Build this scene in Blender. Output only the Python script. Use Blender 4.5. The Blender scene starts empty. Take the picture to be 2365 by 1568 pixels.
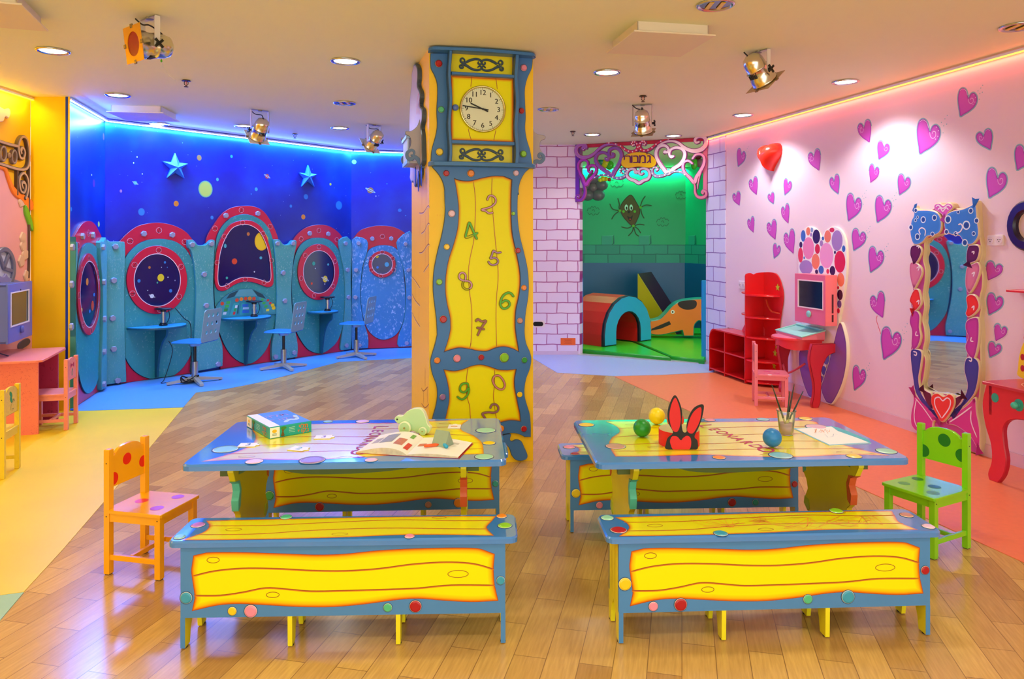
import bpy, math, random
from math import sin, cos, pi, radians as R
from mathutils import Vector, Matrix
from mathutils.geometry import tessellate_polygon
random.seed(7)
S = bpy.context.scene
COL = S.collection
# ---------------------------------------------------------------- camera, world, exposure
FL, HZ, CX, K, CZ = 1700.0, 558.0, 1182.5, 1.45, 2.69   # focal length in px, horizon row, centre column, eye height, ceiling height
cam_d = bpy.data.cameras.new('camera'); cam = bpy.data.objects.new('camera', cam_d); COL.objects.link(cam)
cam.location = (0, 0, K); cam.rotation_euler = (R(90), 0, 0)
cam_d.sensor_width = 36; cam_d.lens = 36 * FL / 2365; cam_d.shift_y = -(784 - HZ) / 2365
cam_d.clip_start = .05
S.camera = cam
S.view_settings.view_transform = 'Standard'; S.view_settings.look = 'None'
S.view_settings.gamma = 1; S.view_settings.use_curve_mapping = False
S.view_settings.exposure = 0.47
wd = bpy.data.worlds.new('world'); S.world = wd; wd.use_nodes = True
bg = wd.node_tree.nodes['Background']; bg.inputs[0].default_value = (.96, 1.0, .88, 1); bg.inputs[1].default_value = 1.95

def lin(h):
    h = h.lstrip('#'); o = []
    for i in (0, 2, 4):
        c = int(h[i:i+2], 16) / 255
        o.append(c / 12.92 if c <= .04045 else ((c + .055) / 1.055) ** 2.4)
    return (*o, 1)
def light(kind, name, loc, power, col=(1, 1, 1), aim=(0, 0, -1), size=.12, cone=120, blend=.6):
    d = bpy.data.lights.new(name, kind); d.energy = power; d.color = col
    if kind == 'SPOT': d.spot_size = R(cone); d.spot_blend = blend; d.shadow_soft_size = size
    elif kind == 'AREA': d.shape = 'DISK'; d.size = size
    else: d.shadow_soft_size = size
    o = bpy.data.objects.new(name, d); COL.objects.link(o); o.location = loc
    o.rotation_euler = Vector(aim).to_track_quat('-Z', 'Y').to_euler()
    return o
def Gp(px, py, z=0):
    Y = FL * (K - z) / (py - HZ); return ((px - CX) * Y / FL, Y)
# ---------------------------------------------------------------- materials
_m = {}
def mat(hexa, rough=.38, metal=0, var=.05, bump=0, emit=0, trans=0, nscale=9, spec=.5, coat=0):
    k = (hexa, rough, metal, var, bump, emit, trans, nscale, spec, coat)
    if k in _m: return _m[k]
    m = bpy.data.materials.new('paint_' + hexa.lstrip('#')); m.use_nodes = True
    nt = m.node_tree; b = nt.nodes['Principled BSDF']; c = lin(hexa)
    b.inputs['Roughness'].default_value = rough; b.inputs['Metallic'].default_value = metal
    b.inputs['Specular IOR Level'].default_value = spec
    if trans: b.inputs['Transmission Weight'].default_value = trans
    if coat: b.inputs['Coat Weight'].default_value = 1; b.inputs['Coat IOR'].default_value = coat; b.inputs['Coat Roughness'].default_value = .08
    if emit:
        b.inputs['Base Color'].default_value = c
        b.inputs['Emission Color'].default_value = c; b.inputs['Emission Strength'].default_value = emit
    elif var:
        t = nt.nodes.new('ShaderNodeTexCoord'); n = nt.nodes.new('ShaderNodeTexNoise'); x = nt.nodes.new('ShaderNodeMix')
        x.data_type = 'RGBA'; n.inputs['Scale'].default_value = nscale; n.inputs['Detail'].default_value = 4
        nt.links.new(t.outputs['Object'], n.inputs['Vector'])
        x.inputs['A'].default_value = tuple(v * (1 - var) for v in c[:3]) + (1,)
        x.inputs['B'].default_value = tuple(min(1, v * (1 + var) + var * .03) for v in c[:3]) + (1,)
        nt.links.new(n.outputs['Fac'], x.inputs['Factor']); nt.links.new(x.outputs['Result'], b.inputs['Base Color'])
    else: b.inputs['Base Color'].default_value = c
    if bump:
        t = nt.nodes.new('ShaderNodeTexCoord'); n = nt.nodes.new('ShaderNodeTexNoise'); n.inputs['Scale'].default_value = 60
        bp = nt.nodes.new('ShaderNodeBump'); bp.inputs['Strength'].default_value = bump; bp.inputs['Distance'].default_value = .002
        nt.links.new(t.outputs['Object'], n.inputs['Vector']); nt.links.new(n.outputs['Fac'], bp.inputs['Height']); nt.links.new(bp.outputs['Normal'], b.inputs['Normal'])
    _m[k] = m; return m
def ramp(nt, src, stops):
    r = nt.nodes.new('ShaderNodeValToRGB'); e = r.color_ramp.elements
    while len(e) < len(stops): e.new(.5)
    for i, (p, h) in enumerate(stops): e[i].position = p; e[i].color = lin(h)
    nt.links.new(src, r.inputs[0]); return r.outputs[0]
def gradm(name, stops, rough=.35, spec=.5, coat=0):
    """painted shading that follows the vertex attribute g (distance from the painted edge)"""
    if name in _m: return _m[name]
    m = bpy.data.materials.new(name); m.use_nodes = True; nt = m.node_tree; b = nt.nodes['Principled BSDF']
    a = nt.nodes.new('ShaderNodeAttribute'); a.attribute_name = 'g'
    nt.links.new(ramp(nt, a.outputs['Fac'], stops), b.inputs['Base Color']); b.inputs['Roughness'].default_value = rough; b.inputs['Specular IOR Level'].default_value = spec
    if coat: b.inputs['Coat Weight'].default_value = 1; b.inputs['Coat IOR'].default_value = coat; b.inputs['Coat Roughness'].default_value = .08
    _m[name] = m; return m
def spotm(name, base, spot, scale=30, size=.25, rough=.4, stretch=(1, 1, 1), amt=1, dist=.6, base2=None):
    """base paint with daubed spots"""
    if name in _m: return _m[name]
    m = bpy.data.materials.new(name); m.use_nodes = True; nt = m.node_tree; b = nt.nodes['Principled BSDF']
    t = nt.nodes.new('ShaderNodeTexCoord'); mp = nt.nodes.new('ShaderNodeMapping'); mp.inputs['Scale'].default_value = stretch
    nt.links.new(t.outputs['Object'], mp.inputs['Vector'])
    w = nt.nodes.new('ShaderNodeTexNoise'); w.inputs['Scale'].default_value = scale * .9
    ad = nt.nodes.new('ShaderNodeMix'); ad.data_type = 'RGBA'; ad.blend_type = 'LINEAR_LIGHT'; ad.inputs['Factor'].default_value = dist / scale
    nt.links.new(mp.outputs[0], ad.inputs['A']); nt.links.new(w.outputs['Color'], ad.inputs['B'])
    v = nt.nodes.new('ShaderNodeTexVoronoi'); v.inputs['Scale'].default_value = scale; nt.links.new(ad.outputs['Result'], v.inputs['Vector'])
    n = nt.nodes.new('ShaderNodeTexNoise'); n.inputs['Scale'].default_value = 1.95; nt.links.new(t.outputs['Object'], n.inputs['Vector'])
    f = ramp(nt, v.outputs['Distance'], [(0, '#ffffff'), (size, '#ffffff'), (min(1, size + .12), '#000000')])
    mul = nt.nodes.new('ShaderNodeMath'); mul.operation = 'MULTIPLY'; nt.links.new(f, mul.inputs[0])
    f2 = ramp(nt, n.outputs['Fac'], [(.35, '#101010'), (.65, '#ffffff')]); m2 = nt.nodes.new('ShaderNodeMath'); m2.operation = 'MULTIPLY'; m2.inputs[1].default_value = amt
    nt.links.new(f2, m2.inputs[0]); nt.links.new(m2.outputs[0], mul.inputs[1])
    x = nt.nodes.new('ShaderNodeMix'); x.data_type = 'RGBA'
    nt.links.new(ramp(nt, n.outputs['Fac'], [(.3, base), (.7, base2 or base)]), x.inputs['A']); x.inputs['B'].default_value = lin(spot)
    nt.links.new(mul.outputs[0], x.inputs['Factor']); nt.links.new(x.outputs['Result'], b.inputs['Base Color']); b.inputs['Roughness'].default_value = rough
    _m[name] = m; return m
def brickm(name, c1, c2, mortar, w, h, msize, rot=0, axes='XZ', rough=.5, smooth=.3, bias=0, offset=.5, noise=.0, spec=.5, grain=0, coat=0):
    if name in _m: return _m[name]
    m = bpy.data.materials.new(name); m.use_nodes = True; nt = m.node_tree; b = nt.nodes['Principled BSDF']
    t = nt.nodes.new('ShaderNodeTexCoord'); mp = nt.nodes.new('ShaderNodeMapping')
    mp.inputs['Rotation'].default_value = (R(-90), 0, 0) if axes == 'XZ' else (0, 0, rot)
    nt.links.new(t.outputs['Object'], mp.inputs['Vector']); src = mp.outputs[0]
    if axes == 'XZ':
        s = nt.nodes.new('ShaderNodeSeparateXYZ'); cb = nt.nodes.new('ShaderNodeCombineXYZ'); nt.links.new(t.outputs['Object'], s.inputs[0])
        nt.links.new(s.outputs[0], cb.inputs[0]); nt.links.new(s.outputs[2], cb.inputs[1]); src = cb.outputs[0]
    if noise:
        w_ = nt.nodes.new('ShaderNodeTexNoise'); w_.inputs['Scale'].default_value = 5; nt.links.new(src, w_.inputs['Vector'])
        ad = nt.nodes.new('ShaderNodeMix'); ad.data_type = 'RGBA'; ad.blend_type = 'LINEAR_LIGHT'; ad.inputs['Factor'].default_value = noise
        nt.links.new(src, ad.inputs['A']); nt.links.new(w_.outputs['Color'], ad.inputs['B']); src = ad.outputs['Result']
    br = nt.nodes.new('ShaderNodeTexBrick'); br.inputs['Scale'].default_value = 1; br.inputs['Brick Width'].default_value = w; br.inputs['Row Height'].default_value = h
    br.inputs['Mortar Size'].default_value = msize; br.inputs['Mortar Smooth'].default_value = smooth; br.inputs['Bias'].default_value = bias; br.offset = offset
    br.inputs['Color1'].default_value = lin(c1); br.inputs['Color2'].default_value = lin(c2); br.inputs['Mortar'].default_value = lin(mortar)
    nt.links.new(src, br.inputs['Vector']); out = br.outputs['Color']
    if grain:
        n = nt.nodes.new('ShaderNodeTexNoise'); n.inputs['Scale'].default_value = 9; n.inputs['Detail'].default_value = 6
        m3 = nt.nodes.new('ShaderNodeMapping'); m3.inputs['Scale'].default_value = (1, 12, 1); nt.links.new(src, m3.inputs['Vector']); nt.links.new(m3.outputs[0], n.inputs['Vector'])
        x = nt.nodes.new('ShaderNodeMix'); x.data_type = 'RGBA'; x.blend_type = 'MULTIPLY'; x.inputs['Factor'].default_value = grain
        nt.links.new(out, x.inputs['A']); nt.links.new(ramp(nt, n.outputs['Fac'], [(.3, '#9a8a80'), (.7, '#ffffff')]), x.inputs['B']); out = x.outputs['Result']
    nt.links.new(out, b.inputs['Base Color']); b.inputs['Roughness'].default_value = rough; b.inputs['Specular IOR Level'].default_value = spec
    if coat: b.inputs['Coat Weight'].default_value = coat; b.inputs['Coat Roughness'].default_value = .18
    _m[name] = m; return m
# ---------------------------------------------------------------- 2D helpers
def sm(p, closed=True, n=5):
    """Catmull-Rom through the points"""
    o = []; N = len(p); r = range(N) if closed else range(N - 1)
    for i in r:
        a, b, c, d = (p[(i + k) % N] for k in (-1, 0, 1, 2)) if closed else (p[max(0, i-1)], p[i], p[i+1], p[min(N-1, i+2)])
        for k in range(n):
            t = k / n
            o.append(tuple(.5 * (2*b[j] + (c[j]-a[j])*t + (2*a[j]-5*b[j]+4*c[j]-d[j])*t*t + (3*b[j]-a[j]-3*c[j]+d[j])*t**3) for j in range(len(b))))
    if not closed: o.append(tuple(p[-1]))
    return o
def area(p): return sum(p[i-1][0]*p[i][1] - p[i][0]*p[i-1][1] for i in range(len(p))) / 2
def dd(p):
    o = [p[0]]
    for q in p[1:]:
        if abs(q[0]-o[-1][0]) + abs(q[1]-o[-1][1]) > 4e-4: o.append(q)
    if len(o) > 3 and abs(o[0][0]-o[-1][0]) + abs(o[0][1]-o[-1][1]) < 4e-4: o.pop()
    return o
def ccw(p, pos=True):
    p = dd(list(p)); return list(p) if (area(p) > 0) == pos else list(p)[::-1]
def inset(p, d):
    o = []; N = len(p)
    for i in range(N):
        a, b, c = Vector(p[i-1][:2]), Vector(p[i][:2]), Vector(p[(i+1) % N][:2])
        e, f = (b - a), (c - b)
        if e.length < 1e-9: e = f
        if f.length < 1e-9: f = e
        e.normalize(); f.normalize(); n = Vector((-e.y - f.y, e.x + f.x))
        if n.length < 1e-6: n = Vector((-e.y, e.x))
        n.normalize(); k = max(.45, n.dot(Vector((-e.y, e.x))))
        o.append((b.x + n.x * d / k, b.y + n.y * d / k))
    return o
def decorner(p, D):
    """drop the points that crowd a sharp corner, so that an inset does not fold over"""
    p = dd(list(p)); N = len(p); C = []
    for i in range(N):
        a, b, c = Vector(p[i-1][:2]), Vector(p[i][:2]), Vector(p[(i+1) % N][:2])
        if (b-a).length > 1e-6 and (c-b).length > 1e-6 and (b-a).angle(c-b) > .7: C.append(i)
    C2 = [i for k, i in enumerate(C) if k == 0 or (Vector(p[i][:2]) - Vector(p[C[k-1]][:2])).length > D*.5]
    return [q for i, q in enumerate(p) if i in C2 or all((Vector(q[:2]) - Vector(p[j][:2])).length > D for j in C2)]
def ell(cx, cy, rx, ry=None, n=24, a0=0): ry = rx if ry is None else ry; return [(cx + rx*cos(2*pi*i/n + a0), cy + ry*sin(2*pi*i/n + a0)) for i in range(n)]
def rect(x0, y0, x1, y1, r=0):
    if r <= 0: return [(x0, y0), (x1, y0), (x1, y1), (x0, y1)]
    o = []
    for cx, cy, a in ((x1-r, y0+r, -90), (x1-r, y1-r, 0), (x0+r, y1-r, 90), (x0+r, y0+r, 180)):
        o += [(cx + r*cos(R(a + t)), cy + r*sin(R(a + t))) for t in (0, 22, 45, 68, 90)]
    return o
def outline(path, w):
    """a stroke's closed outline; w is a width or a list of widths"""
    N = len(path); ws = w if isinstance(w, (list, tuple)) else [w] * N; L, Rr = [], []
    for i in range(N):
        a, b = Vector(path[max(0, i-1)][:2]), Vector(path[min(N-1, i+1)][:2]); t = (b - a)
        t = t.normalized() if t.length > 1e-9 else Vector((1, 0)); n = Vector((-t.y, t.x)) * ws[i] / 2; p = Vector(path[i][:2])
        L.append(p + n); Rr.append(p - n)
    e = Vector(path[-1][:2]); d = (L[-1] - e); cap = [e + Matrix.Rotation(-R(a), 2) @ d for a in (45, 90, 135)]
    s = Vector(path[0][:2]); d2 = (Rr[0] - s); cap2 = [s + Matrix.Rotation(-R(a), 2) @ d2 for a in (45, 90, 135)]
    return [tuple(v) for v in L + cap + Rr[::-1] + cap2]
def wid(n, a, b, c=None):
    """n widths going a -> b -> c"""
    c = a if c is None else c
    return [a + (b-a) * 2*t if t < .5 else b + (c-b) * (2*t-1) for t in (i/(n-1) for i in range(n))]
# ---------------------------------------------------------------- mesh builder
WX = Matrix(((1, 0, 0, 0), (0, 0, -1, 0), (0, 1, 0, 0), (0, 0, 0, 1)))   # wall drawing: x along the wall, y up, d out of the wall
class MB:
    def __init__(s, X=None): s.v, s.f, s.mi, s.sm, s.g, s.mats, s.X = [], [], [], [], [], [], X or Matrix()
    def add(s, vs, fs, m, smooth=False, g=None, X=None):
        o = len(s.v); T = s.X @ X if X else s.X
        flip = T.determinant() < 0
        s.v += [T @ Vector(v) for v in vs]; s.g += g or [0] * len(vs)
        if m not in s.mats: s.mats.append(m)
        k = s.mats.index(m)
        for f in fs:
            s.f.append([i + o for i in (f[::-1] if flip else f)]); s.mi.append(k); s.sm.append(smooth)
        return s
    def shape(s, loops, d0, d1, m, bev=0, side=None, back=False, X=None):
        """an outline (first loop) with holes (other loops), from depth d0 up to d1"""
        if loops and isinstance(loops[0][0], (int, float)): loops = [loops]
        loops = [ccw([tuple(q[:2]) for q in l], i == 0) for i, l in enumerate(loops)]
        side = side or m; top = [inset(l, bev) if bev else l for l in loops]
        tri = tessellate_polygon([[Vector((*q, 0)) for q in l] for l in top])
        flat = [q for l in top for q in l]; fs = []
        for t in tri:
            a, b, c = (flat[i] for i in t)
            fs.append(list(t) if (b[0]-a[0])*(c[1]-a[1]) - (b[1]-a[1])*(c[0]-a[0]) > 0 else list(t)[::-1])
        s.add([(*q, d1) for q in flat], fs, m, X=X)
        if back: s.add([(*q, d0) for q in flat], [f[::-1] for f in fs], side, X=X)
        for l, tp in zip(loops, top):
            N = len(l)
            if bev: s.add([(*q, d1 - bev) for q in l] + [(*q, d1) for q in tp], [[i, (i+1) % N, N + (i+1) % N, N + i] for i in range(N)], side if side is not m else m, True, X=X)
            if d1 - bev > d0: s.add([(*q, d0) for q in l] + [(*q, d1 - bev) for q in l], [[i, (i+1) % N, N + (i+1) % N, N + i] for i in range(N)], side, X=X)
        return s
    def burn(s, loop, d, m, ins=(0, .004, .012, .03), gs=(0, .25, .6, 1), X=None, dd=0):
        """flat paint whose edge colours follow g; dd raises the middle for a soft relief"""
        l = ccw(loop); N = len(l); R_ = [inset(l, i) if i else l for i in ins]
        for k in range(len(R_) - 1):
            s.add([(*q, d + dd * gs[k]) for q in R_[k]] + [(*q, d + dd * gs[k+1]) for q in R_[k+1]], [[i, (i+1) % N, N + (i+1) % N, N + i] for i in range(N)], m, bool(dd), [gs[k]] * N + [gs[k+1]] * N, X)
        tri = tessellate_polygon([[Vector((*q, 0)) for q in R_[-1]]]); fs = []
        for t in tri:
            a, b, c = (R_[-1][i] for i in t); fs.append(list(t) if (b[0]-a[0])*(c[1]-a[1]) - (b[1]-a[1])*(c[0]-a[0]) > 0 else list(t)[::-1])
        s.add([(*q, d + dd) for q in R_[-1]], fs, m, bool(dd), [gs[-1]] * N, X); return s
    def strip(s, path, w, d, m, X=None):
        N = len(path); ws = w if isinstance(w, (list, tuple)) else [w * (.35 if i in (0, N-1) else 1) for i in range(N)]; vs = []
        for i in range(N):
            a, b = Vector(path[max(0, i-1)][:2]), Vector(path[min(N-1, i+1)][:2]); t = (b - a).normalized(); n = Vector((-t.y, t.x)) * ws[i] / 2; p = Vector(path[i][:2])
            vs += [(*(p + n), d), (*(p - n), d)]
        return s.add(vs, [[2*i, 2*i+1, 2*i+3, 2*i+2] for i in range(N-1)], m, X=X)
    def ringstrip(s, loop, w, d, m, X=None):
        l = ccw(loop); q = inset(l, w); N = len(l)
        return s.add([(*a, d) for a in l] + [(*a, d) for a in q], [[i, (i+1) % N, N + (i+1) % N, N + i] for i in range(N)], m, X=X)
    def stroke(s, path, w, d0, d1, m, bev=0, side=None, X=None): return s.shape([outline(path, w)], d0, d1, m, bev, side, X=X)
    def box(s, x0, y0, z0, x1, y1, z1, m, bev=0, X=None):
        if not bev:
            return s.add([(x, y, z) for z in (z0, z1) for x, y in ((x0, y0), (x1, y0), (x1, y1), (x0, y1))],
                         [[3, 2, 1, 0], [4, 5, 6, 7], [0, 1, 5, 4], [1, 2, 6, 5], [2, 3, 7, 6], [3, 0, 4, 7]], m, X=X)
        b = bev; A = [(x0, y0), (x1, y0), (x1, y1), (x0, y1)]; I = [(x0+b, y0+b), (x1-b, y0+b), (x1-b, y1-b), (x0+b, y1-b)]
        vs = [(*q, z0) for q in I] + [(*q, z0+b) for q in A] + [(*q, z1-b) for q in A] + [(*q, z1) for q in I]
        fs = [[3, 2, 1, 0], [12, 13, 14, 15]] + [[4*k+i, 4*k+(i+1) % 4, 4*k+4+(i+1) % 4, 4*k+4+i] for k in range(3) for i in range(4)]
        return s.add(vs, fs, m, X=X)
    def lathe(s, prof, m, n=20, X=None, smooth=True, sx=1, sy=1):
        """profile of (radius, z), closed at both ends when the radius is 0"""
        vs, fs = [], []; P = len(prof)
        for r, z in prof: vs += [(r*sx*cos(2*pi*i/n), r*sy*sin(2*pi*i/n), z) for i in range(n)]
        for k in range(P-1):
            for i in range(n): fs.append([k*n+i, k*n+(i+1) % n, (k+1)*n+(i+1) % n, (k+1)*n+i])
        return s.add(vs, fs, m, smooth, X=X)
    def cyl(s, x, y, z0, z1, r, m, n=16, bev=0, X=None, r1=None, smooth=True):
        r1 = r if r1 is None else r1; b = bev
        pr = [(0.0001, z0), (r-b, z0), (r, z0+b), (r1, z1-b), (r1-b, z1), (0.0001, z1)] if b else None
        T = Matrix.Translation((x, y, 0)); T = X @ T if X else T
        if b: return s.lathe(pr, m, n, T, smooth)
        s.lathe([(r, z0), (r1, z1)], m, n, T, smooth); s.lathe([(0.0001, z0), (r, z0)], m, n, T, False); return s.lathe([(r1, z1), (.0001, z1)], m, n, T, False)
    def ball(s, x, y, z, r, m, n=20, sx=1, sy=1, sz=1, X=None):
        T = Matrix.Translation((x, y, z)) @ Matrix.Diagonal((sx, sy, sz, 1)); T = X @ T if X else T
        h = n // 2; return s.lathe([(max(1e-4, r*sin(pi*i/h)), -r*cos(pi*i/h)) for i in range(h+1)], m, n, T)
    def tube(s, path, r, m, n=8, X=None, caps=True):
        P = [Vector(p) for p in path]; N = len(P); rs = r if isinstance(r, (list, tuple)) else [r]*N; vs, fs = [], []
        t = (P[1]-P[0]).normalized(); up = Vector((0, 0, 1)) if abs(t.z) < .9 else Vector((1, 0, 0)); a = t.cross(up).normalized()
        for i in range(N):
            t = (P[min(N-1, i+1)] - P[max(0, i-1)]).normalized(); a = (a - t * a.dot(t)).normalized(); b = t.cross(a)
            vs += [P[i] + (a*cos(2*pi*k/n) + b*sin(2*pi*k/n)) * rs[i] for k in range(n)]
        for i in range(N-1):
            for k in range(n): fs.append([i*n+k, i*n+(k+1) % n, (i+1)*n+(k+1) % n, (i+1)*n+k])
        if caps: fs += [list(range(n))[::-1], [(N-1)*n+k for k in range(n)]]
        return s.add([tuple(v) for v in vs], fs, m, True, X=X)
    def text(s, body, size, m, X, ext=0, align='CENTER', shear=0):
        c = bpy.data.curves.new('t', 'FONT'); c.body = body; c.size = size; c.align_x = align; c.align_y = 'CENTER'; c.extrude = ext; c.shear = shear; c.resolution_u = 3
        o = bpy.data.objects.new('t', c); me = o.to_mesh()
        s.add([tuple(v.co) for v in me.vertices], [list(p.vertices) for p in me.polygons], m, X=X)
        o.to_mesh_clear(); bpy.data.objects.remove(o); bpy.data.curves.remove(c); return s
    def mesh(s, name):
        me = bpy.data.meshes.new(name); me.from_pydata([tuple(v) for v in s.v], [], s.f)
        for m in s.mats: me.materials.append(m)
        me.polygons.foreach_set('material_index', s.mi); me.polygons.foreach_set('use_smooth', s.sm)
        if any(s.g): me.attributes.new('g', 'FLOAT', 'POINT').data.foreach_set('value', s.g)
        me.validate(); me.update(); return me
    def build(s, name, parent=None, M=None):
        o = bpy.data.objects.new(name, s.mesh(name)); COL.objects.link(o); o.parent = parent
        if M is not None: o.matrix_local = M
        return o
def tag(o, label=None, cat=None, group=None, kind=None):
    for k, v in (('label', label), ('category', cat), ('group', group), ('kind', kind)):
        if v: o[k] = v
    return o
class Fr:
    """an upright plane: origin (x, y), running at angle a; local x along it, z up, -y into the room"""
    def __init__(s, x, y, a):
        s.M = Matrix.Translation((x, y, 0)) @ Matrix.Rotation(a, 4, 'Z'); s.I = s.M.inverted(); s.a = a
    def w(s, px, py, d=0):
        o = s.I @ Vector((0, 0, K)); r = s.I.to_3x3() @ Vector(((px - CX) / FL, 1, (HZ - py) / FL))
        t = (-d - o.y) / r.y; return (o.x + r.x*t, o.z + r.z*t)
    def t(s, px, py, z):
        X, Y = Gp(px, py, z); q = s.I @ Vector((X, Y, 0)); return (q.x, q.y)
    def wl(s, pts, crop=(0, 0, 1), d=0): return [s.w(crop[0] + x/crop[2], crop[1] + y/crop[2], d) for x, y in pts]
    def tl(s, pts, z, crop=(0, 0, 1)): return [s.t(crop[0] + x/crop[2], crop[1] + y/crop[2], z) for x, y in pts]
def between(x0, y0, x1, y1): return Fr(x0, y0, math.atan2(y1-y0, x1-x0)), math.hypot(x1-x0, y1-y0)
class Th:
    def __init__(s, name, label, cat, fr, x=0, y=0, z=0, group=None, kind=None):
        s.e = bpy.data.objects.new(name, None); COL.objects.link(s.e); s.e.empty_display_size = .1
        s.e.matrix_world = fr.M @ Matrix.Translation((x, y, z)); s.O = Matrix.Translation((-x, -y, -z)); s.fr = fr
        tag(s.e, label, cat, group, kind)
    def W(s): return MB(s.O @ WX)
    def B(s): return MB(s.O.copy())
    def part(s, name, mb, parent=None, label=None): return tag(mb.build(name, parent or s.e), label)
    def inst(s, name, me, loc, rot=None, parent=None):
        o = bpy.data.objects.new(name, me); COL.objects.link(o); o.parent = parent or s.e
        o.matrix_local = s.O @ Matrix.Translation(loc) @ (rot or Matrix()); return o
def solo(name, label, cat, mb, fr, x=0, y=0, z=0, group=None, kind=None):
    """mb must have been made in the frame's coordinates; the object's origin goes to x, y, z"""
    O = Matrix.Translation((-x, -y, -z)); mb.v = [O @ v for v in mb.v]
    return tag(mb.build(name, None, fr.M @ Matrix.Translation((x, y, z))), label, cat, group, kind)
W0 = Fr(0, 0, 0)
# ================================================================ the room
YEL, TEAL, LBL = '#f2b705', '#3f9db0', '#8d97a0'
def st(name, mb, fr=W0, **k): return tag(mb.build(name, None, fr.M.copy()), kind='structure')
PINKW, _ = between(2.329, 8.74, 3.261, 4.686)
DOORW, DL = between(.87, 9.42, 2.329, 8.74)
BRKW, _ = between(-.35, 9.42, .87, 9.42)
BLUW, BLU = between(-4.09, 7.4, -2.15, 9.85)
LBW, LBL_ = between(-3.80, 6.30, -4.09, 7.4)
BCW, BCL = between(-2.15, 9.85, -1.37, 10.1)
MURW, _ = between(-4.04, 3.8, -4.12, 6.3)
# floor: plank vinyl, laid parallel to the pink wall, with coloured vinyl areas
wood = brickm('plank_floor', '#e4b668', '#bf9052', '#9a7244', .42, .115, .0016, rot=R(13+90), axes='XY', rough=.22, smooth=.1, noise=0, grain=.3, spec=.4, coat=.1)
m = MB(); m.box(-5.2, -3, -.06, 5.5, 14, 0, wood); st('floor', m)
yv = mat('#f2ce18', .42, var=.1, nscale=2.5); bv = mat('#5f9fe0', .45, var=.08, nscale=40); lv = mat('#a9b4e4', .45, var=.06, nscale=40)
ov = mat('#ee7a50', .42, var=.08, nscale=30); gv = mat('#9cc49c', .45, var=.05)
def vinyl(name, pts, mt, extra=(), z=.003):
    q = [Gp(x, y) for x, y in pts] + list(extra); mm = MB(); mm.shape([q], 0, z, mt); o = st(name, mm); return o
vinyl('floor_yellow', [(423, 942), (337, 1045), (233, 1168), (145, 1270), (55, 1368), (0, 1376)], yv, [(-3.9, 2.85), (-4.6, 2.9), (-4.6, 6.35), (-4.1, 6.35), Gp(184, 950)])
vinyl('floor_green', [(55, 1369), (0, 1434)], gv, [(-2.6, 2.2), (-4.6, 1.2), (-4.6, 2.88), (-3.9, 2.84), Gp(0, 1376.5)])
vinyl('floor_blue', [(452, 907), (520, 899), (591, 885), (668, 866), (783, 836), (951, 827)], bv, [(-.4, 9.05), (-.35, 10.45), (-1.37, 10.15), (-2.15, 9.9), (-4.14, 7.4), (-4.1, 6.36), Gp(184, 949.5), Gp(423, 941)])
vinyl('floor_lilac', [(1228, 826), (1287, 861), (1419, 869), (1530, 866), (1650, 860)], lv, [(2.4, 8.76), (.87, 9.44), (-.35, 9.44), (-.3, 9.1)])
vinyl('floor_orange', [(1419, 869.6), (1623, 964), (1800, 1044), (2040, 1152), (2250, 1248), (2365, 1300)], ov, [(3.6, 2.0), (3.9, 2.0), (2.34, 8.76), Gp(1650, 860.6), Gp(1530, 866.6)])
# ceiling
ceil = mat('#eef0cc', .7, var=.01)
m = MB(); m.box(-5.2, -3, CZ, 5.5, 14, CZ + .08, ceil); st('ceiling', m)
# walls
pink = mat('#eed2e0', .45, var=.02, nscale=3, bump=.15)
brickA = brickm('castle_brick', '#ecdcfa', '#dfcdf4', '#9c2c88', .265, .1335, .009, smooth=.9, noise=.012)
brickB = brickm('castle_brick_pale', '#dcd8f6', '#ccc8f0', '#7440a4', .30, .165, .009, smooth=.9, noise=.012)
m = MB(WX); m.shape([rect(.42, 0, 11.6, CZ)], -.12, 0, pink); wall_right = st('wall_right', m, PINKW)
m = MB(WX); m.shape([rect(-.03, 0, .42, CZ)], -.12, .012, brickB); st('wall_right_brick', m, PINKW)
m = MB(WX); m.shape([rect(-.1, 0, 1.215, CZ)], -.12, 0, brickA); wall_brick = st('wall_back_brick', m, BRKW)
m = MB(WX); m.box(-.02, 0, -.1, .0, CZ, .0, brickA); m.box(DL - .02, 0, -.08, DL + .03, CZ, .0, brickB); st('trim_1', m, DOORW)
yw = mat('#ffc800', .5, var=.03, nscale=2)
m = MB(WX); m.shape([rect(0, 0, .336, CZ)], -.002, 0, yw); m2 = st('wall_yellow', m, Fr(-4.12, 6.3, 0))
m = MB(WX); m.shape([rect(-7.5, 0, 2.5, CZ)], -.12, 0, mat('#f8b818', .5, var=.05, nscale=1.5)); wall_left = st('wall_left', m, MURW)
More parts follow.
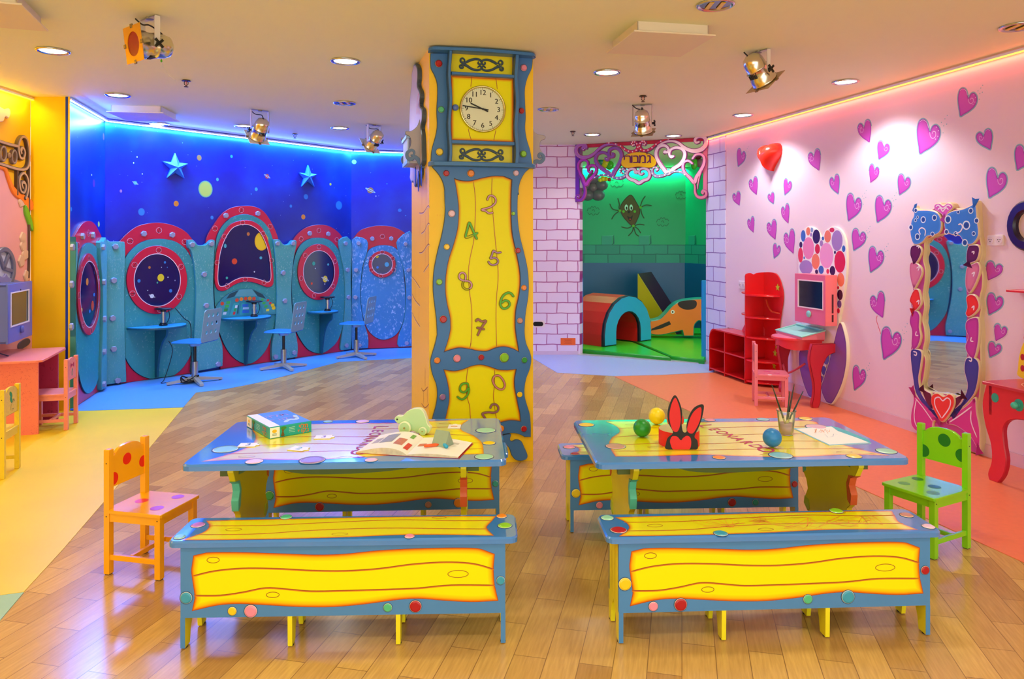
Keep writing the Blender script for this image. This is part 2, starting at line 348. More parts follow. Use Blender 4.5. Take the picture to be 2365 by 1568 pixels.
def skym():
    m = bpy.data.materials.new('starry_paint'); m.use_nodes = True; nt = m.node_tree; b = nt.nodes['Principled BSDF']
    t = nt.nodes.new('ShaderNodeTexCoord'); n = nt.nodes.new('ShaderNodeTexNoise'); n.inputs['Scale'].default_value = 1.3; n.inputs['Detail'].default_value = 5
    nt.links.new(t.outputs['Object'], n.inputs['Vector'])
    v = nt.nodes.new('ShaderNodeTexVoronoi'); v.inputs['Scale'].default_value = 11; nt.links.new(t.outputs['Object'], v.inputs['Vector'])
    x = nt.nodes.new('ShaderNodeMix'); x.data_type = 'RGBA'
    nt.links.new(ramp(nt, n.outputs['Fac'], [(.3, '#01147c'), (.55, '#022a9e'), (.75, '#0c48b8')]), x.inputs['A']); x.inputs['B'].default_value = lin('#9fc4f0')
    nt.links.new(ramp(nt, v.outputs['Distance'], [(.02, '#ffffff'), (.05, '#000000')]), x.inputs['Factor'])
    nt.links.new(x.outputs['Result'], b.inputs['Base Color']); b.inputs['Roughness'].default_value = .3; return m
sky = skym()
m = MB(WX); m.shape([rect(0, 0, BLU, CZ)], -.1, 0, sky); wall_blue = st('wall_back_left', m, BLUW)
m = MB(WX); m.shape([rect(.0, 0, LBL_, CZ)], -.02, 0, sky); wall_bluel = st('wall_left_blue', m, LBW)
m = MB(WX); m.shape([rect(0, 0, BCL + .75, CZ)], -.1, 0, sky); wall_bluec = st('wall_back', m, BCW)
m = MB(WX); m.shape([rect(0, 0, 1.1, CZ)], -.05, 0, mat('#c9b4dc', .5)); st('wall_return', m, Fr(-.4, 10.45, R(-90)))
# play room behind the doorway
ug, lb = mat('#1fae7c', .5, var=.03), mat('#135f96', .35, var=.05)
gb = brickm('green_brick', '#2aa08c', '#1f8f80', '#0f6a68', .40, .155, .008, smooth=.4, noise=.01)
PB = Fr(.4, 12.3, 0); PR, PRL = between(2.90, 12.3, 3.30, 11.2)
for nm, fr, x0, x1 in (('wall_playroom_back', PB, -.6, 2.5), ('wall_playroom_right', PR, 0, 3.2)):
    m = MB(WX); m.shape([rect(x0, 0, x1, 1.095)], -.1, .03, lb); m.shape([rect(x0, 1.095, x1, 1.40)], -.1, .02, gb); m.shape([rect(x0, 1.40, x1, CZ)], -.1, 0, ug)
    for k in range(12):
        u = x0 + .46 + k * .62 if fr is PB else .1 + k * .5
        if u + .2 < x1: m.shape([rect(u, 1.40, u + .17, 1.545)], 0, .008, mat('#2aa08c', .5)); m.strip([(u + .17, 1.40), (u + .2, 1.42), (u + .2, 1.56)], .02, .009, mat('#0f6a68', .5)); m.strip([(u, 1.545), (u + .17, 1.547), (u+.2, 1.56)], .014, .009, mat('#45bda2', .5))
    if fr is PB:
        def cl(px, py, sc):
            for (a, b_, c, d_) in ((-34, 4, -18, -9), (-18, -8, -2, -15), (-2, -14, 14, -10), (14, -9, 30, -2), (-30, 10, -12, 14), (-12, 14, 8, 16), (8, 16, 30, 8), (-8, 2, 6, 6)):
                u, v = PB.w(px + a*sc*.5, py + b_*sc*.5); u2, v2 = PB.w(px + c*sc*.5, py + d_*sc*.5); um, vm = (u+u2)/2, (v+v2)/2 + (.03 if b_ < 8 else -.03)
                m.strip(sm([(u, v), (um, vm), (u2, v2)], False), .011, .003, mat('#0f7a58', .5))
        for c_ in ((1425, 421, 1), (1371, 486, .9), (1531, 512, .9), (1573, 450, .8), (1611, 510, .5)): cl(*c_)
    st(nm, m, fr)
m = MB(WX); m.shape([rect(0, 0, 3.4, CZ)], -.1, 0, mat('#cfc6dc', .6)); st('wall_playroom_left', m, between(.55, 9.5, .10, 12.35)[0])
# threshold and skirting
m = MB(WX); m.box(-.02, 0, -.06, DL + .02, .012, .05, mat('#c9c9cf', .3, metal=.4)); st('trim_2', m, DOORW)
m = MB(WX); m.shape([rect(.42, 0, 11.6, .085)], 0, .006, mat('#e6bccb', .4)); m.strip([(.42, .088), (11.6, .088)], .004, .0065, mat('#b98aa0', .5)); st('baseboard_right', m, PINKW)
m = MB(WX); m.shape([rect(-.1, .0, 1.2, .05)], 0, .005, mat('#d9c0de', .4)); st('baseboard_back', m, BRKW)

# ---------------------------------------------------------------- lamps of the room
ch, white_glow = mat('#c9cdd6', .12, metal=1, var=0), mat('#fff6e6', .5, emit=9)
def downlight(px, py, label, on=True, power=32, col=(1, 1, .95), cone=150, bl=.8):
    Y = FL * (CZ - K) / (HZ - py); X = (px - CX) * Y / FL
    t = Th('ceiling_light', label, 'ceiling light', Fr(X, Y, 0), 0, 0, CZ, group='round downlights in the ceiling')
    b = t.B(); b.X = Matrix.Translation((0, 0, -.0))
    b.lathe([(.078, -.0005), (.098, -.001), (.101, -.006), (.096, -.011), (.088, -.012), (.078, -.004)], ch, 28); t.part('trim_ring', b)
    b = t.B(); b.X = Matrix()
    b.lathe([(.089, -.004), (.07, -.0035), (.045, -.003), (.0001, -.003)], white_glow if on else mat('#8f8a80', .15, metal=.9), 24); t.part('diffuser' if on else 'reflector', b)
    if not on:
        b = t.B(); b.X = Matrix()
        for dx in (-.03, .03): b.box(dx - .012, -.055, -.011, dx + .012, .055, -.004, mat('#e8c23a', .3), .003)
        t.part('bulb', b)
    if on: light('SPOT', 'downlight_lamp', (X, Y, CZ - .03), power, col, size=.09, cone=cone, blend=bl)
for a in [(122, 116, 'round downlight, lit white, nearest above the yellow wall on the left'),
          (272, 219, 'lit round downlight in front of the left end of the blue light strip'),
          (798, 140, 'lit round downlight nearest to the left of the clock column', 1, 14),
          (796, 237, 'unlit round downlight behind the one left of the column', 0),
          (785, 295, 'round downlight in the green glow near the blue wall'),
          (368, 285, 'small round downlight partly washed out by the blue light strip', 1, 8),
          (563, 290, 'small round downlight just beside the spotlight at the blue strip', 1, 8),
          (1402, 166, 'lit round downlight nearest to the right of the clock column', 1, 14),
          (1266, 252, 'unlit round downlight close beside the right edge of the column', 0),
          (1652, 10, 'unlit round downlight cut by the top edge of the picture', 0),
          (2352, 60, 'unlit round downlight at the right edge above the red strip', 0),
          (1953, 188, 'bright round downlight beside the red strip, above the heart wall', 1, 50, (.95, 1, 1), 128, .45),
          (1716, 265, 'lit round downlight above the red heart sculpture', 1, 50, (.95, 1, 1), 128, .45),
          (1368, 310, 'lit round downlight above the brick wall left of the doorway'),
          (1555, 313, 'lit round downlight close above the carved doorway sign', 1, 12)]: downlight(*a)
# added unseen downlights over the tables and around the camera, as fill
for x, y in ((-2.6, 1.2), (0, 1.2), (2.3, 1.2), (-1.3, 3.0), (1.2, 3.1), (-1.3, -.6), (1.3, -.6)): light('SPOT', 'downlight_lamp', (x, y, CZ - .03), 38, (.96, 1, .84), size=.12, cone=150, blend=.8)
# inside the play room
for x, y in ((1.6, 10.6), (2.6, 10.9)): light('SPOT', 'playroom_lamp', (x, y, CZ - .04), 26, (.85, 1, .9), size=.12, cone=150, blend=.8)

def led(name, label, fr, u0, u1, colr, strength, group=None, n=None):
    t = Th(name, label, 'led strip', fr, u0, -.03, CZ - .03)
    b = t.W(); b.box(u0, CZ - .028, .012, u1, CZ - .012, .03, mat('#e8e8ee', .4), X=None); t.part('strip_profile', b)
    b = t.W(); em = mat(colr, .5, emit=strength)
    b.box(u0, CZ - .034, .014, u1, CZ - .026, .028, em); t.part('light_tube', b)
    L = u1 - u0; d = bpy.data.lights.new(name + '_lamp', 'AREA'); d.shape = 'RECTANGLE'; d.size = L; d.size_y = .02; return t, d
def ledlamp(fr, u0, u1, col, power, name, yo=-.07, tilt=22):
    """the strip's own light, spread along its length and thrown down and back over wall and ceiling"""
    n = max(1, round((u1 - u0) / .8)); 
    for i in range(n):
        u = u0 + (u1 - u0) * (i + .5) / n
        d = bpy.data.lights.new(name, 'AREA'); d.shape = 'RECTANGLE'; d.size = (u1-u0)/n; d.size_y = .03; d.energy = power / n; d.color = col; d.spread = R(180)
        o = bpy.data.objects.new(name, d); COL.objects.link(o)
        o.matrix_world = fr.M @ Matrix.Translation((u, yo, CZ - .045)) @ Matrix.Rotation(R(tilt), 4, 'X')
for a in (('led_strip', 'glowing blue-white light strip along the top of the long starry wall', BLUW, 0, BLU, '#cfe6ff', 6),
          ('led_strip', 'short glowing blue strip on the narrow wall beside the yellow corner', LBW, 0, LBL_ - .035, '#c4e0ff', 6),
          ('led_strip', 'glowing blue strip above the far starry wall beside the column', BCW, .03, BCL + .7, '#c4e0ff', 6),
          ('led_strip', 'orange-red light strip along the top of the pink heart wall', PINKW, -.02, 8, '#ffb840', 2.2),
          ('led_strip', 'yellow light strip at the top of the left mural wall', MURW, -5, 2.5, '#ffd020', 5),
          ('led_strip', 'green light strip high on the play room back wall', PB, .1, 2.5, '#46ffc0', 7)): led(*a)
ledlamp(BLUW, 0, BLU, (.02, .29, 1), 58, 'blue_strip_light'); ledlamp(LBW, 0, LBL_, (.02, .29, 1), 30, 'blue_strip_light'); ledlamp(BCW, 0, BCL + .7, (.02, .29, 1), 30, 'blue_strip_light')
ledlamp(BLUW, 0, BLU, (.10, .25, 1), 42, 'blue_strip_light', -.07, -32); ledlamp(LBW, 0, LBL_, (.10, .25, 1), 12, 'blue_strip_light', -.07, -32)
ledlamp(PINKW, 0, 7.5, (1, .1, .06), 7, 'red_strip_light', -.025); ledlamp(MURW, -4, 2.4, (1, .88, .06), 20, 'yellow_strip_light'); ledlamp(PB, .1, 2.5, (.03, 1, .55), 14, 'green_strip_light')

# spotlights on yokes (par cans)
def par(px, py, drop, aim, gel, label, plate='#d8d4cc', lamp=None, yaw=0, knob=1):
    Y = FL * (CZ - K) / (HZ - py); X = (px - CX) * Y / FL; ax = Vector(aim).normalized()
    t = Th('stage_spotlight', label, 'spotlight', Fr(X, Y, 0), 0, 0, CZ, group='yoke-mounted spotlights on the ceiling')
    al, wh = mat('#e0dccc', .22, metal=1, var=0), mat('#e4dcd2', .4); C = Vector((0, 0, -drop)); q = ax.to_track_quat('Z', 'Y').to_matrix().to_4x4()
    h = math.atan2(ax.y, ax.x) ; T0 = Matrix.Rotation(h, 4, 'Z')
    b = MB(T0); r = .088
    b.add([(s_, y_, z_) for y_, z_ in ((-r, -drop - .02), (-r, -.006), (r, -.006), (r, -drop - .02)) for s_ in (-.015, .015)], [[0, 1, 3, 2], [2, 3, 5, 4], [4, 5, 7, 6]], wh)
    b.add([(s_, y_, z_) for y_, z_ in ((-r+.004, -drop - .02), (-r+.004, -.010), (r-.004, -.010), (r-.004, -drop - .02)) for s_ in (-.015, .015)], [[2, 3, 1, 0], [4, 5, 3, 2], [6, 7, 5, 4]], wh)
    b.cyl(0, 0, -.012, 0, .02, mat('#8a8478', .4), 12); t.part('yoke', b)
    T = Matrix.Translation(C) @ q
    b = MB(T); b.lathe([(.0001, -.125), (.03, -.122), (.055, -.105), (.066, -.075), (.068, -.03), (.071, -.028), (.071, -.022), (.068, -.02), (.070, .02), (.078, .035), (.080, .07), (.084, .073), (.084, .085), (.076, .085), (.07, .06), (.06, .03), (.0001, .02)], al, 24)
    body = t.part('housing', b)
    b = MB(T)
    for k in range(5): b.box(-.03 + k*.013, -.0725, -.01, -.024 + k*.013, -.066, .018, mat('#2a2622', .6)); 
    t.part('vent_slots', b, body)
    b = MB(T); hole = ell(0, 0, .066, n=28); b.shape([rect(-.098, -.098, .098, .098), hole], .087, .090, mat(plate, .3, metal=.25), back=True)
    for a_, c_ in ((0, -.1), (0, .1), (-.1, 0), (.1, 0)): b.box(a_*.96 - .011, c_*.96 - .011, .084, a_*.96 + .011, c_*.96 + .011, .094, mat('#8c7a52', .35, metal=.7), .002)
    fr_ = t.part('gel_frame', b)
    b = MB(T); b.cyl(0, 0, .084, .0865, .068, mat(gel, .15), 28); t.part('colour_gel', b)
    b = MB(T0 @ Matrix.Translation((0, knob * .092, -drop - .005)) @ Matrix.Rotation(R(-90 * knob), 4, 'X'))
    b.cyl(0, 0, -.005, .018, .010, mat('#101412', .4), 10)
    for k in range(4): b.box(-.007, .004, .010, .007, .03, .022, mat('#101412', .4), .003, X=Matrix.Rotation(R(45 + 90*k), 4, 'Z'))
    t.part('clamp_knob', b)
    e = C - ax * .12; b = MB(); b.tube(sm([(-.09, .02, -.002), (-.05, .02, -.035), (.0, .0, -.045), tuple(e * .55 + Vector((0, 0, -.0))), tuple(e)], False, 6), .0045, mat('#1a1a18', .5), 6)
    t.part('cable', b)
    if lamp: light('SPOT', 'spotlight_beam', Vector((X, Y, CZ)) + C + ax * .11, lamp[0], lamp[1], lamp[3] if len(lamp) > 3 else aim, size=.03, cone=lamp[2], blend=.35)
par(346, 40, .155, (-.62, -.78, -.12), '#a00008', 'spotlight with yellow frame and red gel, above the left wall', '#e0a010', knob=1)
par(1752, 118, .13, (.60, .30, -.76), '#e8e0c0', 'brassy spotlight with cable, nearest on the right side of the ceiling', '#b99c70', knob=-1)
par(1484, 241, .17, (.16, .42, -.85), '#2a8a5a', 'spotlight hanging in front of the carved doorway, green rim at its mouth', '#a8927c', knob=-1)
par(600, 254, .19, (-.50, .52, -.70), '#dfe8ff', 'silver spotlight above the starry wall, left one of the pair there', '#f0f0f4', knob=1)
par(864, 288, .165, (-.62, .50, -.60), '#dfe8ff', 'silver spotlight above the starry wall, closest to the clock column', '#e8eaf6', knob=-1)

# ceiling vents with dropped cover plates
def vent(cx, cy, ang, label, s=.245):
    t = Th('ceiling_vent', label, 'vent', Fr(cx, cy, ang), 0, 0, CZ, group='dropped ceiling vent covers'); wm = mat('#e9ddc6', .5, var=.01)
    b = t.B(); i = s - .03; b.X = Matrix()
    for x0, y0, x1, y1 in ((-i, -i, i, -i+.006), (-i, i-.006, i, i), (-i, -i, -i+.006, i), (i-.006, -i, i, i)): b.box(x0, y0, -.055, x1, y1, 0, wm)
    t.part('vent_frame', b); b = t.B(); b.X = Matrix(); b.box(-s, -s, -.068, s, s, -.058, wm, .002); t.part('cover_plate', b)
vent(.875, 4.39, R(11), 'square dropped vent cover right of the clock column')
vent(-3.46, 6.93, R(8), 'dropped vent cover close to the blue light strip')
vent(-2.74, 3.80, R(19), 'dropped vent cover cut by the top left corner of the picture')
def sprinkler(px, py, label):
    Y = FL * (CZ - K) / (HZ - py); X = (px - CX) * Y / FL; br = mat('#4a3420', .4, metal=.5)
    t = Th('fire_sprinkler', label, 'sprinkler', Fr(X, Y, 0), 0, 0, CZ, group='fire sprinklers in the ceiling')
    b = MB(); b.cyl(0, 0, -.008, 0, .034, br, 16, r1=.026); t.part('flange', b)
    b = MB()
    for s_ in (-1, 1): b.tube([(s_*.008, 0, -.006), (s_*.015, 0, -.02), (s_*.013, 0, -.034), (0, 0, -.045)], .0028, br, 6)
    b.cyl(0, 0, -.038, -.006, .003, mat('#c03020', .3), 8); t.part('frame_arm', b)
    b = MB(); b.cyl(0, 0, -.053, -.05, .016, br, 12); b.cyl(0, 0, -.05, -.042, .004, br, 8); t.part('deflector', b)
sprinkler(430, 185, 'small brown sprinkler below the red-gel spotlight, left of the column')
sprinkler(1485, 221, 'small brown sprinkler just above the doorway spotlight')
sprinkler(1323, 303, 'small brown sprinkler near the top of the brick wall')
sprinkler(681, 309, 'small sprinkler in the blue glow between the two silver spotlights')
# burst balloon scrap on a string
Y = 4.3; X = (368 - CX) * Y / FL; z = K + (HZ - 128) * Y / FL
b = MB(); b.tube(sm([(X + .01, Y, CZ - .001), (X, Y, z + .03), (X, Y, z)], False, 4), .0015, mat('#e8e4dc', .5), 5)
b.lathe([(.0001, -.02), (.008, -.012), (.010, 0), (.006, .016), (.0001, .024)], mat('#d01828', .35), 10, Matrix.Translation((X, Y, z)) @ Matrix.Rotation(R(25), 4, 'Y'))
b.lathe([(.0001, -.012), (.007, -.004), (.0001, .012)], mat('#4ac818', .35), 10, Matrix.Translation((X + .012, Y, z - .03)))
b.tube(sm([(X + .01, Y, z - .03), (X + .03, Y, z - .08), (X + .06, Y, z - .12), (X + .10, Y, z - .15)], False, 5), .0012, mat('#e8e4dc', .5), 5)
solo('balloon_scrap', 'tiny red and green balloon scrap hanging on a thread below the red spotlight', 'balloon', b, W0, X, Y, z)
# ================================================================ tables and benches
BLUEG = '#4c88c4'
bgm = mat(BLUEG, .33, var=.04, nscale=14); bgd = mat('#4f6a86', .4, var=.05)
bgT = mat('#3480d0', .2, var=.04, nscale=14, coat=1.7)
planksT = gradm('burnt_top_paint', [(0, '#a83a08'), (.22, '#e87808'), (.55, '#f6c008'), (1, '#f4ec04')], .3, .3, coat=1.75)
planks = gradm('burnt_yellow_paint', [(0, '#a83a08'), (.22, '#e87808'), (.55, '#f6c408'), (1, '#f4ec02')], .35, .2)
yedge = mat('#efe01a', .4, var=.03); ydark = mat('#c2a81a', .45); brn = mat('#a8480c', .4, var=0); brs = mat('#d88010', .4, var=0)
BTN = {'r': '#b4101c', 'p': '#f08fa8', 'y': '#f6d018', 'g': '#52c08a', 'b': '#3a9fc0', 'o': '#f08a1c', 'v': '#c078d0', 'm': '#98d8b8', 'l': '#8ccc28', 'k': '#3aa040', 'w': '#e8c0d8', 'c': '#88c8dc', 'd': '#9a70a8', 'n': '#2a9a90', 's': '#c88a78'}
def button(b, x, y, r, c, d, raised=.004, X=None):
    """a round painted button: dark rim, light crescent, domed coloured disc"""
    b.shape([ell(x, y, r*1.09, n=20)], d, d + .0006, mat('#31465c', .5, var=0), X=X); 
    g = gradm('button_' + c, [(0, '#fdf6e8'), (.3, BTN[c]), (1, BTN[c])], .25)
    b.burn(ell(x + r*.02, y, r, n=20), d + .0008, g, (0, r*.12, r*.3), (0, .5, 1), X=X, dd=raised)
def knot(b, x, y, rx, ry, d, X=None):
    b.ringstrip(ell(x, y, rx, ry, n=20), .0022, d, brn, X=X)
def board_art(b, out, lines, knots, btns, d, X=None, ins=(0, .004, .011, .024), pm=None):
    """the painted plank picture: burnt-edged yellow field, plank lines, knots and buttons"""
    b.burn(decorner(out, .045), d, pm or planks, ins, (0, .22, .55, 1), X=X)
    for l in lines: b.strip([(p[0], p[1] - .002) for p in sm(l, False)], .006, d + .0002, brs, X=X); b.strip(sm(l, False), .0032, d + .0004, brn, X=X)
    for k in knots: knot(b, *k, d + .0005, X=X)
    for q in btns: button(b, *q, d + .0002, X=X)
# bench front picture, in metres from the panel's lower left corner (panel 1.15 x .245)
BO = sm([(.045, .222), (.09, .232), (.20, .232), (.36, .225), (.48, .219), (.58, .221), (.68, .230), (.80, .236), (.95, .238), (1.05, .235), (1.085, .225)], False, 5) + \
     sm([(1.117, .213), (1.113, .165), (1.117, .10), (1.13, .044)], False, 4)[0:] + sm([(1.128, .042), (1.03, .041), (.93, .048), (.84, .056), (.76, .052), (.66, .040), (.54, .031), (.42, .033), (.32, .040), (.21, .047), (.13, .043), (.040, .024)], False, 4) + \
     sm([(.042, .028), (.050, .070), (.043, .125), (.038, .165), (.040, .20)], False, 4)
BLN = [[(.044, .150), (.12, .167), (.22, .175), (.34, .172), (.46, .164), (.58, .161), (.70, .167), (.82, .181), (.94, .187), (1.04, .180), (1.115, .158)],
       [(.047, .081), (.14, .080), (.22, .090), (.30, .104), (.38, .098), (.46, .090), (.58, .090), (.72, .092), (.84, .095), (.96, .104), (1.117, .101)]]
BKN = [(.115, .205, .023, .0115), (.985, .143, .038, .014), (.325, .078, .024, .011)]
def bench(fr, label, fb, tb, group='painted benches', L=1.155, D=.20, H=.388):
    """fr: origin at the middle of the front foot line on the floor"""
    t = Th('painted_bench', label, 'bench', fr, 0, D/2, 0, group=group); h = L/2
    # seat board
    b = t.B(); b.X = t.O @ Matrix.Translation((0, -.012, H - .022)); x0 = -h - .045; x1 = h + .045; y1 = D + .03
    b.shape([rect(x0, 0, x1, y1, .03)], 0, .022, bgT, .006, back=True)
    X = Matrix.Translation((x0, 0, 0)); w = x1 - x0
    o = sm([(.065, .196), (.25, .203), (.45, .206), (.60, .211), (.85, .214), (1.02, .214), (1.17, .208)], False) + sm([(1.168, .200), (1.150, .150), (1.133, .098), (1.145, .050), (1.160, .018)], False) + sm([(1.158, .016), (1.00, .030), (.82, .034), (.62, .020), (.40, .012), (.20, .010), (.045, .014)], False) + sm([(.05, .02), (.095, .08), (.100, .13), (.085, .17)], False)
    board_art(b, o, [[(.08, .062), (.3, .062), (.5, .090), (.75, .102), (1.0, .088), (1.14, .082)], [(.09, .145), (.3, .142), (.55, .165), (.8, .182), (1.0, .166), (1.155, .163)]], [(.20, .105, .03, .014), (.60, .050, .03, .012), (.95, .198, .028, .010)], tb, .0222, X=X, ins=(0, .003, .008, .016), pm=planksT)
    if 'scribble' in label:
        rr = random.Random(3); o_ = mat('#f08a30', .5, var=0)
        for c in ((.45, .12, .10), (.72, .10, .12), (.90, .11, .10), (.60, .15, .05), (1.02, .12, .05)):
            for _ in range(4): b.strip(sm([(c[0] + rr.uniform(-c[2], c[2]), c[1] + rr.uniform(-.055, .055)) for _ in range(6)], False, 6), .0014, .0229, o_, X=X)
    t.part('seat', b)
    # front and rear panels
    for nm, y, s in (('front_panel', 0, 1), ('rear_panel', D - .016, 0)):
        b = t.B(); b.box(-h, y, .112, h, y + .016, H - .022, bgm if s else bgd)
        if s: b.X = t.O @ Matrix.Translation((-h, -.0006, .112)) @ WX; board_art(b, BO, BLN, BKN, fb, 0)
        t.part(nm, b)
    # end boards and inner partitions: yellow, cut to an arch between two feet
    for x, nm in ((-h, 'end_board'), (h - .016, 'end_board'), (-h/3 - .008, 'partition'), (h/3 - .008, 'partition')):
        b = t.B(); b.X = t.O @ Matrix.Translation((x, 0, 0)) @ Matrix(((0, 0, 1, 0), (1, 0, 0, 0), (0, 1, 0, 0), (0, 0, 0, 1)))
        arch = [(.045, .004), (.052, .05), (.066, .085), (D/2, .118), (D - .066, .085), (D - .052, .05), (D - .045, .004)]
        b.shape([[(.017, H - .022), (.017, .112), (.0, .112), (.002, .004)] + arch + [(D - .002, .004), (D, .112), (D - .017, .112), (D - .017, H - .022)]], 0, .016, yedge, back=True)
        if nm == 'end_board':
            for yy in (.07, .13): b.strip([(yy, .12), (yy + .004, .25), (yy - .003, H - .03)], .003, -.0004 if x < 0 else .0164, brn)
        p = t.part(nm, b)
        if nm == 'end_board':
            b = t.B(); b.box(x - .0004, -.0007, .004, x + .0164, .0, .112, bgm); t.part('foot_face', b, p)
        for yy in (.018, D - .018):
            b = t.B(); b.cyl(x + .008, yy, 0, .004, .010, mat('#2a2420', .7), 10); t.part('foot_pad', b, p)
    return t
def frame_from(px1, py1, px2, py2):   # floor line through two picked feet -> frame at its middle
    a, b = Gp(px1, py1), Gp(px2, py2); return Fr((a[0]+b[0])/2, (a[1]+b[1])/2, math.atan2(b[1]-a[1], b[0]-a[0]))
bench(frame_from(421, 1500, 1163, 1487), 'bench in front of the left table, turquoise button low on its left front edge',
      [(.020, .072, .021, 'b'), (.182, .022, .0155, 'y'), (.247, .021, .0225, 'p'), (.733, .026, .0155, 'g'), (.832, .029, .0215, 'r'), (1.138, .117, .0155, 'b')],
      [(.052, .152, .025, 'v'), (.03, .04, .02, 'c'), (.36, .222, .022, 'g'), (.855, .020, .018, 'p'), (1.20, .11, .026, 'l'), (1.19, .205, .02, 'o')])
bench(frame_from(1427, 1488, 2150, 1468), 'bench in front of the right table, orange crayon scribbles on its seat',
      [(.022, .105, .023, 'y'), (.125, .022, .017, 'p'), (.225, .026, .023, 'r'), (.695, .034, .017, 'g'), (.845, .039, .024, 'b'), (1.136, .13, .016, 'r')],
      [(.055, .07, .03, 'r'), (.035, .19, .024, 'm'), (.42, .020, .025, 'b'), (.95, .218, .025, 'l'), (1.20, .16, .024, 's'), (1.215, .045, .022, 'w')])
bench(Fr(-.640, 3.66, R(3)), 'dark-edged bench behind the left table, green button at its left end',
      [(.020, .085, .023, 'k'), (.265, .026, .022, 'r'), (.80, .026, .016, 's'), (.95, .033, .023, 'o'), (1.135, .125, .016, 'n')],
      [(1.13, .15, .02, 'o'), (1.19, .08, .02, 'm'), (.05, .1, .022, 'p')], D=.2)
bench(Fr(.868, 3.69, R(2.5)), 'bench behind the right table, its left end sticking out, pink button on the seat corner',
      [(.027, .085, .022, 'y'), (.145, .024, .017, 'p'), (.300, .024, .022, 'k'), (.815, .028, .021, 'r'), (.935, .026, .016, 'n'), (1.135, .115, .016, 'r')],
      [(.055, .15, .03, 'p'), (.07, .03, .022, 'r')], D=.2)

